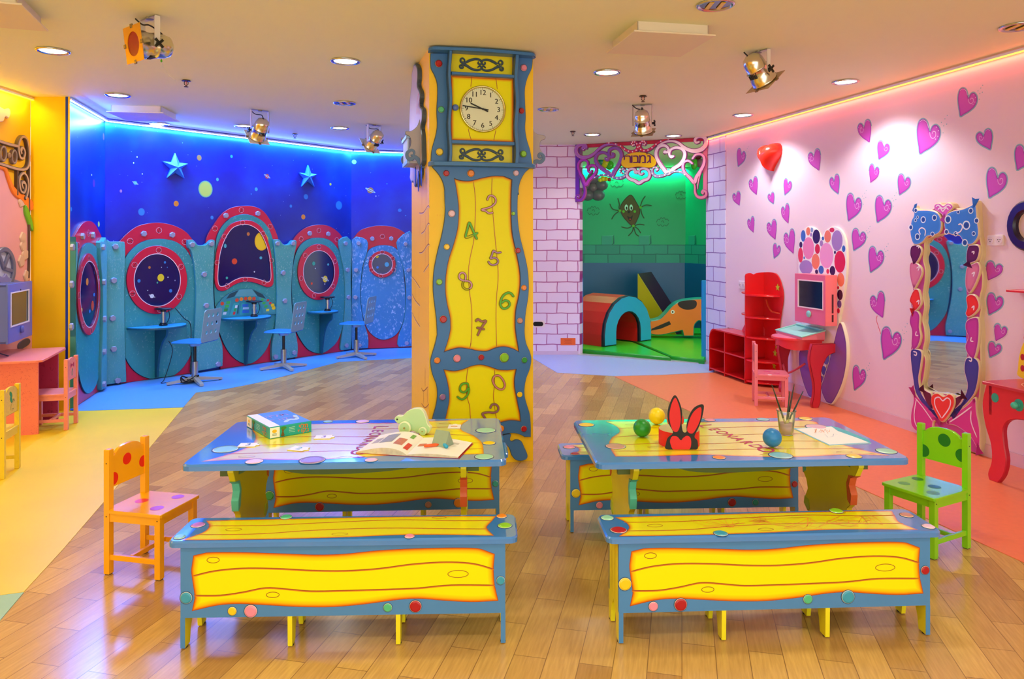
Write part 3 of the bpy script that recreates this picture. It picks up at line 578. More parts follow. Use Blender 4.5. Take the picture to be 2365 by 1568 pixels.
TZ = .56
def table(cx, cy, ang, label, pals, mirror, lname):
    fr = Fr(cx, cy, ang); t = Th('painted_table', label, 'table', fr, 0, 0, 0, group='painted activity tables'); hx, hy = .652, .358
    b = t.B(); b.X = t.O @ Matrix.Translation((0, 0, TZ - .026)); b.shape([rect(-hx, -hy, hx, hy, .035)], 0, .026, bgT, .007, back=True)
    q = b.X; s = -1 if mirror else 1
    o = sm([(-.52, .30), (-.30, .285), (-.05, .29), (.15, .285), (.33, .315), (.495, .325)], False) + sm([(.495, .32), (.46, .22), (.465, .12), (.52, .02), (.555, -.10), (.560, -.27)], False) + sm([(.558, -.272), (.40, -.275), (.20, -.265), (.0, -.30), (-.20, -.315), (-.40, -.295), (-.585, -.315)], False) + sm([(-.58, -.31), (-.50, -.20), (-.455, -.08), (-.475, .06), (-.525, .18), (-.545, .26)], False)
    lines = [[(-.50, .17), (-.2, .185), (.1, .17), (.3, .19), (.46, .185)], [(-.47, .04), (-.2, .05), (.1, .03), (.3, .06), (.52, .03)], [(-.46, -.09), (-.2, -.07), (.1, -.10), (.3, -.08), (.55, -.10)], [(-.53, -.21), (-.3, -.20), (0, -.19), (.3, -.20), (.56, -.19)]]
    kn = [(-.42, -.255, .035, .014), (-.30, .11, .03, .013), (.38, .255, .03, .012), (.36, -.14, .035, .014)]
    if mirror: o = [(-x, y) for x, y in o]; lines = [[(-x, y) for x, y in l] for l in lines]; kn = [(-x, y, a, c) for x, y, a, c in kn]
    board_art(b, o, lines, kn, [], .0262, pm=planksT)
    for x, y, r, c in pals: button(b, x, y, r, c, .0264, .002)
    # handwriting-like name, lettered along the table's depth
    g = 'LEONARDO'; mm = mat('#a83a78' if not mirror else '#c02868', .5, var=0)
    for i, chh in enumerate(g):
        sc = .10 if i in (0, 7) else .075
        for o_ in (0, .003): b.text(chh, sc, mm, Matrix.Translation((lname[0] + o_ + lname[2]*i, lname[1] - .058*i + (.01 if i == 0 else 0), .0268 + o_*.1)) @ Matrix.Rotation(lname[3], 4, 'Z'), 0)
    for yy, sg in ((lname[1] + .09, 1), (lname[1] - .47, -1)):
        xx = lname[0] + (0 if sg > 0 else 8*lname[2]); b.strip(sm([(xx - .07, yy + .01*sg), (xx - .03, yy - .01*sg), (xx + .01, yy + .012*sg), (xx + .045, yy), (xx + .03, yy - .014), (xx + .015, yy)], False), .003, .0268, mm)
    t.part('table_top', b)
    # apron: a long wavy rail under the top, front edge visible
    b = t.B(); b.X = t.O @ Matrix.Translation((0, .0, 0)) @ WX
    ap = [(-.54, TZ - .026), (.54, TZ - .026), (.54, TZ - .085), (.49, TZ - .085)] + sm([(.47, TZ - .080), (.42, TZ - .055), (.34, TZ - .048), (.2, TZ - .075), (0, TZ - .088), (-.2, TZ - .085), (-.32, TZ - .06), (-.40, TZ - .056), (-.45, TZ - .078)], False) + [(-.48, TZ - .09), (-.54, TZ - .09)]
    b.shape([ap], .20, .222, mat('#5a6a22', .45, var=.04), back=True); t.part('apron', b)
    b = t.B(); b.X = t.O @ WX; b.shape([ap], -.222, -.20, mat('#5a6a22', .45, var=.04), back=True); t.part('apron', b)
    # trestle ends: yellow cut-out boards with coloured edge ornaments
    for sx in (-1, 1):
        x = sx * .475 - .012; b = t.B(); X = t.O @ Matrix.Translation((x, 0, 0)) @ Matrix(((0, 0, 1, 0), (1, 0, 0, 0), (0, 1, 0, 0), (0, 0, 0, 1))); b.X = X
        half = [(.205, TZ - .026), (.29, TZ - .026), (.292, TZ - .055), (.262, TZ - .10), (.225, TZ - .12), (.212, TZ - .155), (.232, TZ - .19), (.225, TZ - .235), (.195, TZ - .26), (.18, TZ - .30), (.205, .22), (.215, .18), (.175, .155), (.16, .11), (.20, .06), (.26, .04), (.285, .0), (.20, .0), (.15, .035), (.08, .05)]
        o2 = [(-a, c) for a, c in half[::-1]] + [(a, c) for a, c in half]
        o2 = [(-.205, TZ - .026)] + half + [(-a, c) for a, c in half[::-1]][:-1]
        b.shape([ccw(o2)], 0, .024, yedge if sx > 0 else mat('#e6d418', .4), .002, back=True)
        # coloured edging pieces
        for sy in (-1, 1):
            for (pts, c) in (([(.262, TZ-.10), (.225, TZ-.12), (.212, TZ-.155), (.232, TZ-.19), (.225, TZ-.235), (.20, TZ-.22), (.19, TZ-.15), (.21, TZ-.11)], '#e0602a' if sx*sy < 0 else '#5ec8a8'), ([(.205, .22), (.215, .18), (.175, .155), (.155, .17), (.165, .21)], '#c8d81c'), ([(.16, .11), (.20, .06), (.18, .045), (.14, .09)], '#d83c28'), ([(.26, .04), (.285, 0), (.22, 0), (.2, .05)], '#58c8a0')):
                b.shape([ccw([(sy*a*1.012, c_) for a, c_ in pts])], -.003, .027, mat(c, .4), .002, back=True)
        p = t.part('trestle', b)
    b = t.B(); b.box(-.465, -.012, .16, .465, .012, .20, mat('#5a6a22', .45)); t.part('stretcher', b)
    return t
T1 = table(-.692, 3.324, R(3.15), 'left table, with the board game box, lit blue-white at its left corner',
      [(-.545, -.14, .052, 'c'), (-.37, -.325, .034, 'w'), (-.14, -.32, .05, 'd'), (.10, -.33, .026, 'w'), (.575, .115, .045, 'm'), (.585, -.105, .028, 'y'), (.56, -.31, .038, 'm'), (-.50, .31, .03, 'w'), (-.20, .325, .022, 'c'), (-.03, .32, .032, 'w'), (-.35, .31, .018, 'y')], False, (.07, .19, -.006, R(-90)))
T2 = table(.973, 3.346, R(2.9), 'right table, with the bunny-ear headband and the cup of brushes on it',
      [(-.60, .26, .036, 'y'), (-.53, -.12, .042, 's'), (-.135, -.305, .026, 'o'), (.13, -.29, .046, 'c'), (.43, -.315, .03, 'y'), (.605, -.25, .04, 'm'), (.50, .16, .052, 'w'), (.03, .325, .026, 'p'), (.30, .325, .03, 'c'), (.52, .33, .032, 'y')], True, (-.03, .20, .018, R(-78)))

# ================================================================ the small chairs
def kid_chair(fr, label, hexa, dots_b, dots_s, group='small wooden chairs', W=.25, D=.28, H=.545, SZ=.285, spk=None, art=None):
    """fr origin between the four legs, local +x is where the sitter looks"""
    t = Th('kids_chair', label, 'chair', fr, 0, 0, 0, group=group)
    m_ = spotm('sponge_' + spk[0], spk[1], spk[2], 55, .2, .4, amt=1, dist=1.4) if spk else mat(hexa, .2, var=.03, spec=.8)
    x0, x1, w, l = -D/2, D/2, W/2, .027
    for x, top in ((x0, H), (x1 - l, SZ - .014)):
        for y in (-w, w - l):
            b = t.B(); b.box(x, y, .003, x + l, y + l, top, m_, .0025); lg = t.part('leg', b)
            b = t.B(); b.box(x+.003, y+.003, 0, x + l-.003, y + l-.003, .003, mat('#5a4a34', .8)); t.part('foot_pad', b, lg)
            b = t.B(); yy = -w - .0005 if y < 0 else w + .0005
            for zz in ((SZ - .03, H - .06) if top == H else (SZ - .03,)): b.cyl(0, 0, 0, .001, .0028, mat('#3a2a18', .6), 8, X=Matrix.Translation((x + l/2, yy, zz)) @ Matrix.Rotation(R(90 if y < 0 else -90), 4, 'X'))
            t.part('screw_heads' if top == H else 'screw_head', b, lg)
    b = t.B(); b.X = b.X @ Matrix.Translation((0, 0, SZ - .014)); b.shape([[(x0 + l, -w - .004), (x1 + .006, -w - .008), (x1 + .010, -w), (x1 + .010, w), (x1 + .006, w + .008), (x0 + l, w + .004), (x0 + l, w - l), (x0 + .002, w - l), (x0 + .002, -w + l), (x0 + l, -w + l)]], 0, .014, m_, .002, back=True)
    for (x, y, r, c) in dots_s: b.shape([ell(x, y, r, n=22)], .0142, .0146, mat(c, .3, var=0))
    t.part('seat', b)
    for x, y, X2, Y2, nm in ((x0 + l, -w + .004, x1 - l, -w + .018, 'seat_rail'), (x0 + l, w - .018, x1 - l, w - .004, 'seat_rail'), (x1 - .018, -w + l, x1 - .005, w - l, 'seat_rail'), (x0 + .005, -w + l, x0 + .018, w - l, 'seat_rail')):
        b = t.B(); b.box(x, y, SZ - .052, X2, Y2, SZ - .014, m_); t.part(nm, b)
    for y in (-w + .006, w - .02): b = t.B(); b.box(x0 + l, y, .065, x1 - l, y + .014, .088, m_, .001); t.part('stretcher', b)
    b = t.B(); b.box(x0 + l + .09, -w + .02, .07, x0 + l + .105, w - .02, .09, m_, .001); t.part('stretcher', b)
    b = t.B(); xb = x0 + .006; b.X = b.X @ Matrix.Translation((xb, 0, 0)) @ Matrix(((0, 0, 1, 0), (1, 0, 0, 0), (0, 1, 0, 0), (0, 0, 0, 1)))
    i = w - l; bk = [(-i, .375), (-i, H - .035), (-i + .014, H - .032)] + sm([(-i + .018, H - .024), (-i*.5, H - .006), (0, H - .001), (i*.5, H - .006), (i - .018, H - .024)], False) + [(i - .014, H - .032), (i, H - .035), (i, .375)]
    b.shape([ccw(bk)], 0, .015, m_, .0015, back=True)
    for (y, z, r, c) in dots_b:
        d = [(max(-i, min(i, a)), c_) for a, c_ in ell(y, z, r, n=26)]; 
        b.shape([ccw(d)], .0151, .0155, mat(c, .3, var=0)); b.shape([ccw(d)], -.0006, 0, mat(c, .3, var=0), back=True)
    if art:
        for side in (-.0008, .0156): art(b, side)
    t.part('backrest', b); return t
rd, vi = '#ee1a10', '#c03ccc'
kid_chair(Fr(-1.612, 3.293, R(-12.5)), 'orange chair with red dots beside the left table', '#ffae0c', [(-.01, .475, .026, rd), (.092, .435, .026, rd), (-.092, .41, .028, rd)], [(-.055, .005, .028, rd), (.075, -.06, .028, vi), (.07, .085, .027, vi)])
dg = '#1f7a26'
kid_chair(Fr(1.985, 3.52, R(208)), 'green chair with dark green dots at the right table', '#86d41a', [(.01, .488, .031, dg), (.095, .435, .031, dg), (-.095, .412, .031, dg)], [(-.01, .03, .028, dg), (.07, -.07, .026, '#4aa028'), (-.05, -.08, .026, dg), (.08, .08, .028, '#5f9c30')])
def art_curl(b, d):
    b.stroke(sm([(.02, .505), (.005, .49), (.012, .47), (-.002, .455)], False), .026, d, d + .0006, mat('#2f9a2a', .4, var=0))
    b.stroke(sm([(-.03, .46), (-.035, .445), (-.01, .445), (.01, .43), (.012, .405), (-.01, .395), (-.02, .402)], False), .009, d, d + .0006, mat('#3a3020', .4, var=0))
kid_chair(Fr(-3.256, 4.566, R(194)), 'yellow speckled chair with a green shape on its back, at the left edge', '', [], [], spk=('yellow', '#f2d022', '#b8860c'), art=art_curl)
def art_bow(b, d):
    q = mat('#c8102c', .35, var=0)
    for s_ in (-1, 1): b.shape([ccw([(0, .485), (s_*.035, .505), (s_*.042, .485), (s_*.035, .465)])], d, d + .0006, q, back=True); b.stroke([(s_*.004, .455), (s_*.012, .43), (s_*.010, .405)], .006, d, d + .0006, mat('#3a9aa0', .4, var=0))
kid_chair(Fr(-3.576, 5.736, R(194)), 'pink speckled chair with a red bow on its back, at the pink desk', '', [], [], spk=('pink', '#f7907e', '#d04a50'), art=art_bow)
kid_chair(Fr(2.30, 6.57, R(-13)), 'plain pink chair in front of the heart vanity and red shelves', '#f0839c', [], [(-.02, .03, .03, '#e05a88'), (.06, -.04, .026, '#e05a88')])
# ================================================================ the clock column
FLp, FRp, BLp = (-.53, 4.71), (.14, 4.877), (-.737, 5.41); BRp = (FRp[0]-.207, FRp[1]+.70)
CF, CW = between(*FLp, *FRp); CLF, CD = between(*BLp, *FLp); CRF, _ = between(*FRp, *BRp)
C5, C6, C7 = (880, 80, 3.92), (940, 400, 3.92), (940, 750, 3.92)
colm = spotm('column_paint', '#ffcc00', '#f4aa08', 14, .05, .42, amt=.5, dist=1.5, base2='#fcd00c')
b = MB(); b.shape([[FLp, FRp, BRp, BLp]], 0, CZ, colm); column = st('column', b)
b = MB(WX); dk, lt = mat('#8a3c10', .5, var=0), mat('#f6e0b8', .5, var=0)
def line(fr, pts, crop, w, mt, dd=.0006): b.strip(sm(fr.wl(pts, crop), False, 4), w, dd, mt)
for p in ([(110,360),(150,355),(190,295),(205,310)], [(130,545),(160,520),(190,455),(205,460)], [(110,720),(145,710),(190,645),(205,650)], [(150,895),(180,850),(200,822)], [(45,935),(80,980),(120,1040)], [(42,1085),(75,1150),(120,1200)], [(45,1255),(80,1330),(120,1390)]):
    line(CLF, [(x, y + 5) for x, y in p], C6, .010, lt); line(CLF, p, C6, .006, dk, .0009)
for p in ([(120,370),(118,560)], [(168,350),(165,900)], [(75,990),(75,1170)], [(110,1040),(110,1200),(108,1380)], [(192,300),(195,880)], [(135,60),(135,340)], [(175,20),(172,330)]): line(CLF, p, C6, .004, mat('#c87a1a', .5, var=0))
for p in ([(130,570),(150,600),(190,560)], [(130,710),(165,750),(200,715)], [(165,390),(165,560)], [(150,600),(150,720)], [(185,570),(185,710)]): line(CLF, p, C7, .006, dk)
b.build('painted_woodgrain', column, CLF.M.copy())

t = Th('clock_case', 'blue-grey grandfather-clock relief with yellow door and coloured buttons on the column front', 'clock case', CF, .35, 0, 0)
cb = mat('#3a74b8', .35, var=.05, nscale=5); cbd = mat('#34557f', .4); cs = mat('#6a80ae', .35)
b = t.W()
up = sm(CF.wl([(445,172),(447,300),(480,370),(505,450),(507,560),(500,700),(505,820),(490,920),(455,1050),(448,1175)], C5), False) + sm(CF.wl([(1366,1180),(1345,1050),(1315,950),(1300,850),(1305,750),(1300,620),(1298,500),(1320,400),(1362,300),(1368,186)], C5), False)
b.shape([up], 0, .016, cb, .003, cbd); t.part('upper_backboard', b)
b = t.W(); outl = CF.wl([(455,1192)], C5) + sm(CF.wl([(455,1195),(520,1270),(560,1350),(575,1450),(577,1568)], C5), False)[1:] + sm(CF.wl([(335,160),(342,300),(335,420),(310,560),(270,720),(240,880),(232,1040),(245,1180),(262,1320),(268,1440)], C6) + CF.wl([(266,100),(245,190),(215,290),(210,350),(225,440),(262,540),(270,640),(255,740),(228,840),(222,930),(225,1010)], C7), False)
outr = sm(CF.wl([(1115,1010),(1115,900),(1105,800),(1080,720),(1060,640),(1060,560),(1075,480),(1105,400),(1120,310),(1105,240),(1075,170),(1062,100)], C7) + CF.wl([(1060,1400),(1070,1260),(1092,1120),(1097,1000),(1085,860),(1055,720),(1020,580),(1000,440),(995,300),(1000,180)], C6) + CF.wl([(1240,1450),(1242,1390),(1260,1320),(1300,1250),(1365,1195)], C5), False)
bot = sm(CF.wl([(225,1010),(290,1015),(350,990),(450,985),(560,1010),(670,1030),(780,1010),(880,985),(950,975),(1010,985),(1060,1010)], C7), False)
op1 = sm(CF.wl([(425,50),(480,68),(570,72),(680,45),(780,28),(870,30)], C6), False) + sm(CF.wl([(945,60),(938,200),(938,400),(950,560),(985,720),(1015,880),(1020,1000),(1005,1120),(980,1240),(975,1370)], C6) + CF.wl([(985,100),(1000,190)], C7), False) + sm(CF.wl([(1008,242),(960,215),(880,195),(800,205),(720,235),(640,232),(560,215),(470,205),(400,220)], C7), False) + sm(CF.wl([(333,242),(365,150),(388,50)], C7) + CF.wl([(390,1370),(385,1290),(360,1180),(345,1060),(350,920),(375,780),(420,640),(455,500),(465,340),(455,220),(440,120)], C6), False)
op2 = sm(CF.wl([(330,402),(420,415),(500,400),(580,370),(660,358),(740,375),(820,402),(900,408)], C7), False) + sm(CF.wl([(985,398),(970,480),(970,560),(985,640),(1000,720),(1018,800)], C7), False) + sm(CF.wl([(1025,870),(940,860),(860,875),(750,905),(600,880),(480,870),(400,890)], C7), False) + sm(CF.wl([(335,880),(360,780),(378,680),(375,580),(355,480)], C7), False)
b.shape([outl + bot[1:] + outr, op1, op2], 0, .018, cb, .003, cbd); t.part('long_frame', b)
b = t.W()
for op in (op1, op2): b.burn(decorner(inset(ccw(op), -.004), .035), .004, planks, (0, .006, .014, .026), (0, .22, .55, 1))
for cr, p in ((C6, [(598,72),(612,180),(618,300),(612,480),(600,620),(570,760),(555,880),(560,1040),(580,1200),(585,1360),(575,1560)]), (C6, [(768,38),(765,200),(780,420),(800,640),(818,820),(822,960),(808,1120),(803,1300),(808,1570)]), (C7, [(575,160),(568,215)]), (C7, [(808,160),(808,205)]), (C7, [(550,385),(535,500),(540,640),(565,740),(572,870)]), (C7, [(790,400),(790,520),(780,640),(790,740),(812,880)])):
    q = sm(CF.wl(p, cr), False); b.strip([(x + .002, y) for x, y in q], .005, .0062, mat('#eebc10', .4, var=0)); b.strip(q, .003, .0065, brn)
t.part('yellow_panel', b)
for sx in (0, 1):
    p = [(935,985),(928,1030),(945,1050),(985,1035),(1030,1050),(1060,1110),(1085,1170),(1080,1205),(1040,1225),(985,1220),(945,1180),(920,1110),(870,1060),(860,1000)]
    if sx: p = [(1340 - x, y + 18) for x, y in p]
    b = t.W(); b.shape([sm(CF.wl(p, C7))], 0, .016, cb, .003, cbd); t.part('scroll_foot', b)
# upper case: boards standing out around three yellow fields
def q4(x0, y0, x1, y1, d): a = CF.w(C5[0] + x0/3.92, C5[1] + y0/3.92, d); c = CF.w(C5[0] + x1/3.92, C5[1] + y1/3.92, d); return a, c
xl0, xl1, xr0, xr1 = (CF.w(C5[0] + x/3.92, 240, .09)[0] for x in (612, 640, 1213, 1246))
z = [CF.w(1110, C5[1] + y/3.92, .09)[1] for y in (158, 345, 372, 960, 990, 1165)]
for x0, x1, zz0, zz1 in ((xl0, xl1, z[5], z[0]), (xr0, xr1, z[5], z[0])):
    b = t.W(); n = 14; L = [(x0 + .005*sin(i*2.2*pi/n*2), zz0 + (zz1-zz0)*i/n) for i in range(n+1)]; L2 = [(x1 + .005*sin(i*2.2*pi/n*2), zz0 + (zz1-zz0)*i/n) for i in range(n+1)]
    b.shape([L2 + L[::-1]], .016, .09, cb, .003, cbd); t.part('side_board', b)
for a, c in ((z[1], z[2]), (z[3], z[4])): b = t.W(); b.box(xl1, c, .016, xr0, a, .085, cb, .003); t.part('cross_rail', b)
yp = gradm('case_yellow', [(0, '#d8840a'), (.3, '#e8c80a'), (1, '#efe008')], .3)
for a, c in ((z[0], z[1]), (z[4], z[5])):
    b = t.W(); b.burn(rect(xl1, c, xr0, a), .02, yp, (0, .006, .02), (0, .5, 1))
    cx, cy = (xl1 + xr0)/2, (a + c)/2; k = (xr0 - xl1)/1.48/408
    S1 = [[(735,265),(745,243),(725,226),(706,240),(712,262),(745,268),(790,245),(840,228),(885,230),(907,252),(898,273),(875,268),(876,252)], [(728,300),(708,290),(698,302),(706,318),(728,314),(722,284),(760,292),(810,320),(860,330),(895,322),(906,302),(888,290),(872,302)]]
    for s_ in S1:
        for sg in (1, -1): P = sm([(cx + sg*(x - 908)*k*1.0, cy - (y - 279)*k) for x, y in s_], False, 4); b.stroke(P, wid(len(P), .007, .016, .008), .02, .03, mat('#31485c', .4), .002)
    t.part('scroll_panel', b)
b = t.W(); b.shape([rect(xl1, z[3], xr0, z[2])], .016, .05, yp); b.burn(rect(xl1 + .004, z[3] + .004, xr0 - .004, z[2] - .004), .0504, planks, (0, .004, .010, .02), (0, .22, .55, 1))
for p in ([(815,372),(820,400),(812,475)], [(1035,380),(1045,430),(1052,495)], [(790,850),(800,900),(818,955)], [(1040,865),(1030,910),(1020,960)]): b.strip(sm(CF.wl(p, C5, .05), False), .004, .0508, brn)
dr = t.part('door', b)
b = t.W(); kx, ky = CF.w(C5[0] + 672/3.92, C5[1] + 662/3.92, .06); b.ball(kx, ky, .068, .021, mat('#5878c8', .25), 18, sz=.7); b.cyl(kx, ky, .05, .06, .01, cb, 10); t.part('door_knob', b, dr)
def shelf_board(y, th, nm, ov=.012):   # curved shelf: straight behind, rounded ends, waisted middle
    x0, x1 = CF.w(C5[0] + 447/3.92, 240, .016)[0] - ov, CF.w(C5[0] + 1368/3.92, 240, .016)[0] + ov; zz = CF.w(1110, C5[1] + y/3.92, .10)[1]
    p = [(x0, 0), (x0 - .004, -.045), (x0 + .02, -.085), (x0 + .07, -.095), (x0 + .12, -.10), ((x0+x1)/2, -.115), (x1 - .12, -.10), (x1 - .07, -.095), (x1 - .02, -.085), (x1 + .004, -.045), (x1, 0)]
    bb = t.B(); bb.X = bb.X @ Matrix.Translation((0, 0, zz)); bb.shape([[p[0]] + sm(p[1:-1], False) + [p[-1]]], 0, th, cs, .004, cb, back=True); t.part(nm, bb)
shelf_board(1190, .026, 'base_shelf'); shelf_board(158, .022, 'cornice')
for cr, L in ((C5, [(522,262,33,'r'),(545,678,29,'g'),(530,1062,33,'y'),(590,1255,28,'r'),(813,1255,33,'o'),(1222,1252,27,'w'),(1292,300,31,'p'),(1270,690,28,'r'),(1288,1080,31,'l')]),
              (C6, [(405,365,32,'w'),(360,667,27,'y'),(292,985,28,'l'),(328,1322,33,'r'),(962,365,18,'l'),(1003,700,26,'r'),(1058,1037,26,'o'),(1023,1335,27,'s')]),
              (C7, [(273,323,28,'o'),(453,305,34,'p'),(671,295,27,'r'),(880,298,43,'l'),(1063,320,27,'k'),(322,655,28,'d'),(1020,632,26,'y'),(850,940,30,'o'),(1058,942,28,'r'),(300,945,30,'g')])):
    for x, y, r, c in L:
        b = t.W(); u, v = CF.w(cr[0] + x/3.92, cr[1] + y/3.92, .02); rr = r/3.92*4.8/FL; b.X = b.X
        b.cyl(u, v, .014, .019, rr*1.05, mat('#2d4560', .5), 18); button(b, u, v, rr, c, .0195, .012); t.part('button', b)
pk, gn, ml, br_ = '#d090b8', '#4cb81c', '#a878b0', '#a05c50'
def numeral(nm, cr, P, c, w=15, cl=False, extra=None):
    b = t.W(); q = sm(CF.wl(P, cr), cl, 5); k = 1/3.92*4.8/FL*1.35
    for PP, dd in ((q, 0), (sm(CF.wl(extra, cr), False) if extra else None, 0)):
        if PP is None: continue
        if cl: b.shape([inset(ccw(PP), -w*k/2), inset(ccw(PP), w*k/2)], .005, .016, mat(c, .35), .003, mat('#8a7a1a', .4))
        else: b.stroke(PP, w*k, .005, .016, mat(c, .35), .003, mat('#8a7a1a', .4))
    t.part(nm, b)
numeral('numeral_two', C6, [(725,240),(738,210),(770,205),(798,232),(795,270),(755,305),(710,320),(672,332),(712,345),(735,362),(770,358)], pk)
numeral('numeral_four', C6, [(628,592),(605,545),(580,485),(560,448),(545,500),(528,578),(575,568),(632,542)], gn, 17)
numeral('numeral_five', C6, [(845,716),(810,720),(778,702),(765,740),(752,772),(790,765),(818,785),(815,815),(780,830),(750,822),(735,802)], ml)
numeral('numeral_eight', C6, [(526,960),(528,925),(510,902),(482,904),(468,930),(478,958),(515,972),(560,978),(582,1008),(570,1040),(535,1050),(505,1030),(500,1000),(512,975)], pk)
numeral('numeral_six', C6, [(958,1112),(935,1085),(905,1082),(870,1105),(848,1145),(842,1190),(865,1222),(900,1218),(925,1190),(915,1160),(885,1150),(858,1168)], gn, 17)
numeral('numeral_seven', C6, [(622,1335),(640,1320),(675,1340),(712,1335),(685,1375),(655,1425),(638,1462)], br_, 17, extra=[(635,1398),(665,1402),(692,1410)])
numeral('numeral_nine', C7, [(552,560),(545,530),(510,528),(482,550),(478,590),(505,608),(535,595),(552,560),(556,600),(535,645),(495,672),(455,650)], gn, 15)
numeral('numeral_zero', C7, [(790,462),(830,458),(865,495),(882,545),(862,580),(822,575),(790,545),(772,500)], '#d8808a', 15, cl=True)
numeral('numeral_two', C7, [(752,748),(765,722),(795,715),(822,740),(818,775),(780,792),(730,788),(678,802),(700,835),(722,880)], '#9a6078', 15)
# the clock itself hangs on the door
cc = CF.w(C5[0] + 923/3.92, C5[1] + 672/3.92, .07); cr_ = 213/3.92*4.72/FL
t = Th('wall_clock', 'round wall clock with cream dial showing about quarter to ten', 'clock', CF, cc[0], -.052, cc[1])
b = t.W(); X0 = Matrix.Translation((cc[0], cc[1], 0))
b.lathe([(cr_*.90, .060), (cr_*.925, .072), (cr_*.965, .076), (cr_, .068), (cr_*1.01, .0515)], mat('#d8cf9a', .15, metal=1, var=0), 48, X0); t.part('bezel', b)
b = t.W(); b.shape([ell(cc[0], cc[1], cr_*.93, n=48)], .052, .060, mat('#dfe6cc', .5, var=.01)); ink = mat('#2a2210', .5, var=0)
for i in range(60):
    a = R(i*6); r0 = cr_*(.86 if i % 5 else .82); b.strip([(cc[0] + r0*sin(a), cc[1] + r0*cos(a)), (cc[0] + cr_*.895*sin(a), cc[1] + cr_*.895*cos(a))], [.0028 if i % 5 == 0 else .001]*2, .0604, ink)
for i in range(1, 13):
    a = R(i*30); [b.text(str(i), .046, ink, Matrix.Translation((cc[0] + cr_*.70*sin(a) + o_, cc[1] + cr_*.70*cos(a), .0605 + o_*.2)), 0) for o_ in (-.0008, .0008)]
t.part('dial', b)
for nm, ang, L, w in (('hour_hand', 293, .55, .0085), ('minute_hand', 277, .86, .007)):
    b = t.W(); a = R(ang); p = [(cc[0] - .035*sin(a), cc[1] - .035*cos(a)), (cc[0] + cr_*L*sin(a), cc[1] + cr_*L*cos(a))]
    b.shape([outline(p, w)], .064 if nm[0] == 'h' else .067, .0655 if nm[0] == 'h' else .0685, mat('#141208', .4), back=True); t.part(nm, b)
b = t.W(); b.cyl(cc[0], cc[1], .06, .0705, .006, mat('#141208', .4), 12); t.part('centre_pin', b)
# ---------------------------------------------------------------- balconies on the column's sides
C9 = (900, 120, 4.355)
def balcony(FRM, near, label, sgn):
    gy, gyd, bl = mat('#a9a4b4', .5), mat('#3f5068', .45), mat('#5a78a8', .4)
    t = Th('toy_balcony', label, 'balcony', FRM, near, 0, 1.5)
    if sgn > 0:
        b = t.W(); o = sm(CLF.wl([(290,120),(320,160),(325,260),(320,340),(345,400),(350,460),(340,540),(368,580),(370,680),(355,760),(365,850),(370,1000),(370,1110),(345,1165),(345,1220),(325,1290),(310,1340),(290,1358),(278,1310),(258,1312),(242,1265),(246,1205),(240,1000),(238,700),(242,560),(246,450),(262,330),(262,240),(272,180)], C9))
        b.shape([o], 0, .03, mat('#b8b0cc', .5), .006, gyd); b.ringstrip(inset(ccw(o), .008), .006, .0304, bl)
        for p, w in (([(270,630),(272,560),(288,420),(302,520),(304,630)], .008), ([(282,630),(286,520),(292,630)], .006)): b.strip(sm(CLF.wl(p, C9, .03), False), w, .0306, mat('#c85a90', .4, var=0))
        for cxy in ((262, 1255, 20), (292, 1300, 24), (322, 1245, 20)): b.shape([ell(*CLF.w(900 + cxy[0]/4.355, 120 + cxy[1]/4.355, .03), .022, .07)], .030, .034, mat('#1848c0', .3), .002)
        t.part('tower_relief', b)
    P = (CLF if sgn > 0 else CRF).M @ Vector((near, 0, 0)); BF = Fr(P.x, P.y, CF.a); I = (t.e.matrix_world.inverted() @ BF.M)
    if sgn > 0:
        side = sm(BF.wl([(345,548),(330,600),(302,680),(272,750),(215,795),(160,800),(160,830),(195,850),(212,890),(208,940),(190,975),(175,1000),(168,1030),(182,1062),(225,1068),(262,1062),(285,1100),(310,1140),(345,1160)], C9), False)
        ex = BF.w(900 + 95/4.355, 400)[0]; cur = [(215,1040),(235,1040),(245,1012),(228,990),(198,995),(172,1020),(175,1060),(205,1080),(250,1060),(285,1085),(310,1130),(345,1150)]
        z0, z1 = BF.w(925, 120 + 1100/4.355)[1], BF.w(930, 120 + 845/4.355)[1]
    else:
        side = sm(BF.wl([(1365,780),(1372,850),(1410,900),(1480,915),(1482,945),(1445,965),(1435,1000),(1440,1040),(1470,1085),(1472,1130),(1440,1160),(1400,1165),(1368,1190)], C5), False)
        ex = BF.w(880 + 1470/3.92, 400)[0]; cur = [(1450,1110),(1435,1115),(1422,1100),(1435,1080),(1460,1090),(1468,1125),(1440,1155),(1400,1150),(1368,1185)]
        z0, z1 = .0, .0
    wd_ = .30
    for k, nm in ((0, 'side_board'), (wd_, 'side_board')):
        b = MB(I @ Matrix.Translation((0, k if sgn > 0 else k, 0)) @ WX); b.shape([ccw(side)], -.008, .008, gy, .002, gyd, back=True)
        Q = sm(BF.wl(cur, C9 if sgn > 0 else C5), False); b.stroke(Q, wid(len(Q), .010, .022, .03), .008, .014, bl, .002); t.part(nm, b)
    if sgn > 0:
        xa = BF.w(900 + 165/4.355, 300)[0]
        b = MB(I); b.box(xa + .02, 0, z0 - .01, .0, wd_, z0 + .006, gy); t.part('floor_board', b)
        b = MB(I); b.box(xa + .0, 0, z1 - .012, xa + .03, wd_, z1 + .008, mat('#8fb0e8', .3)); b.box(xa + .005, 0, z0 - .012, xa + .025, wd_, z0 + .012, mat('#8fb0e8', .3)); t.part('hand_rail', b)
        for i in range(8): b = MB(I); b.cyl(xa + .015, .02 + i*.037, z0, z1, .006, mat('#b8d0f8', .3), 8); t.part('baluster', b)
un = CLF.w(980, 300)[0]; balcony(CLF, un, 'small carved balcony with railing on the left side of the clock column', 1)
balcony(CRF, .10, 'small carved balcony peeking out on the right side of the clock column', -1)

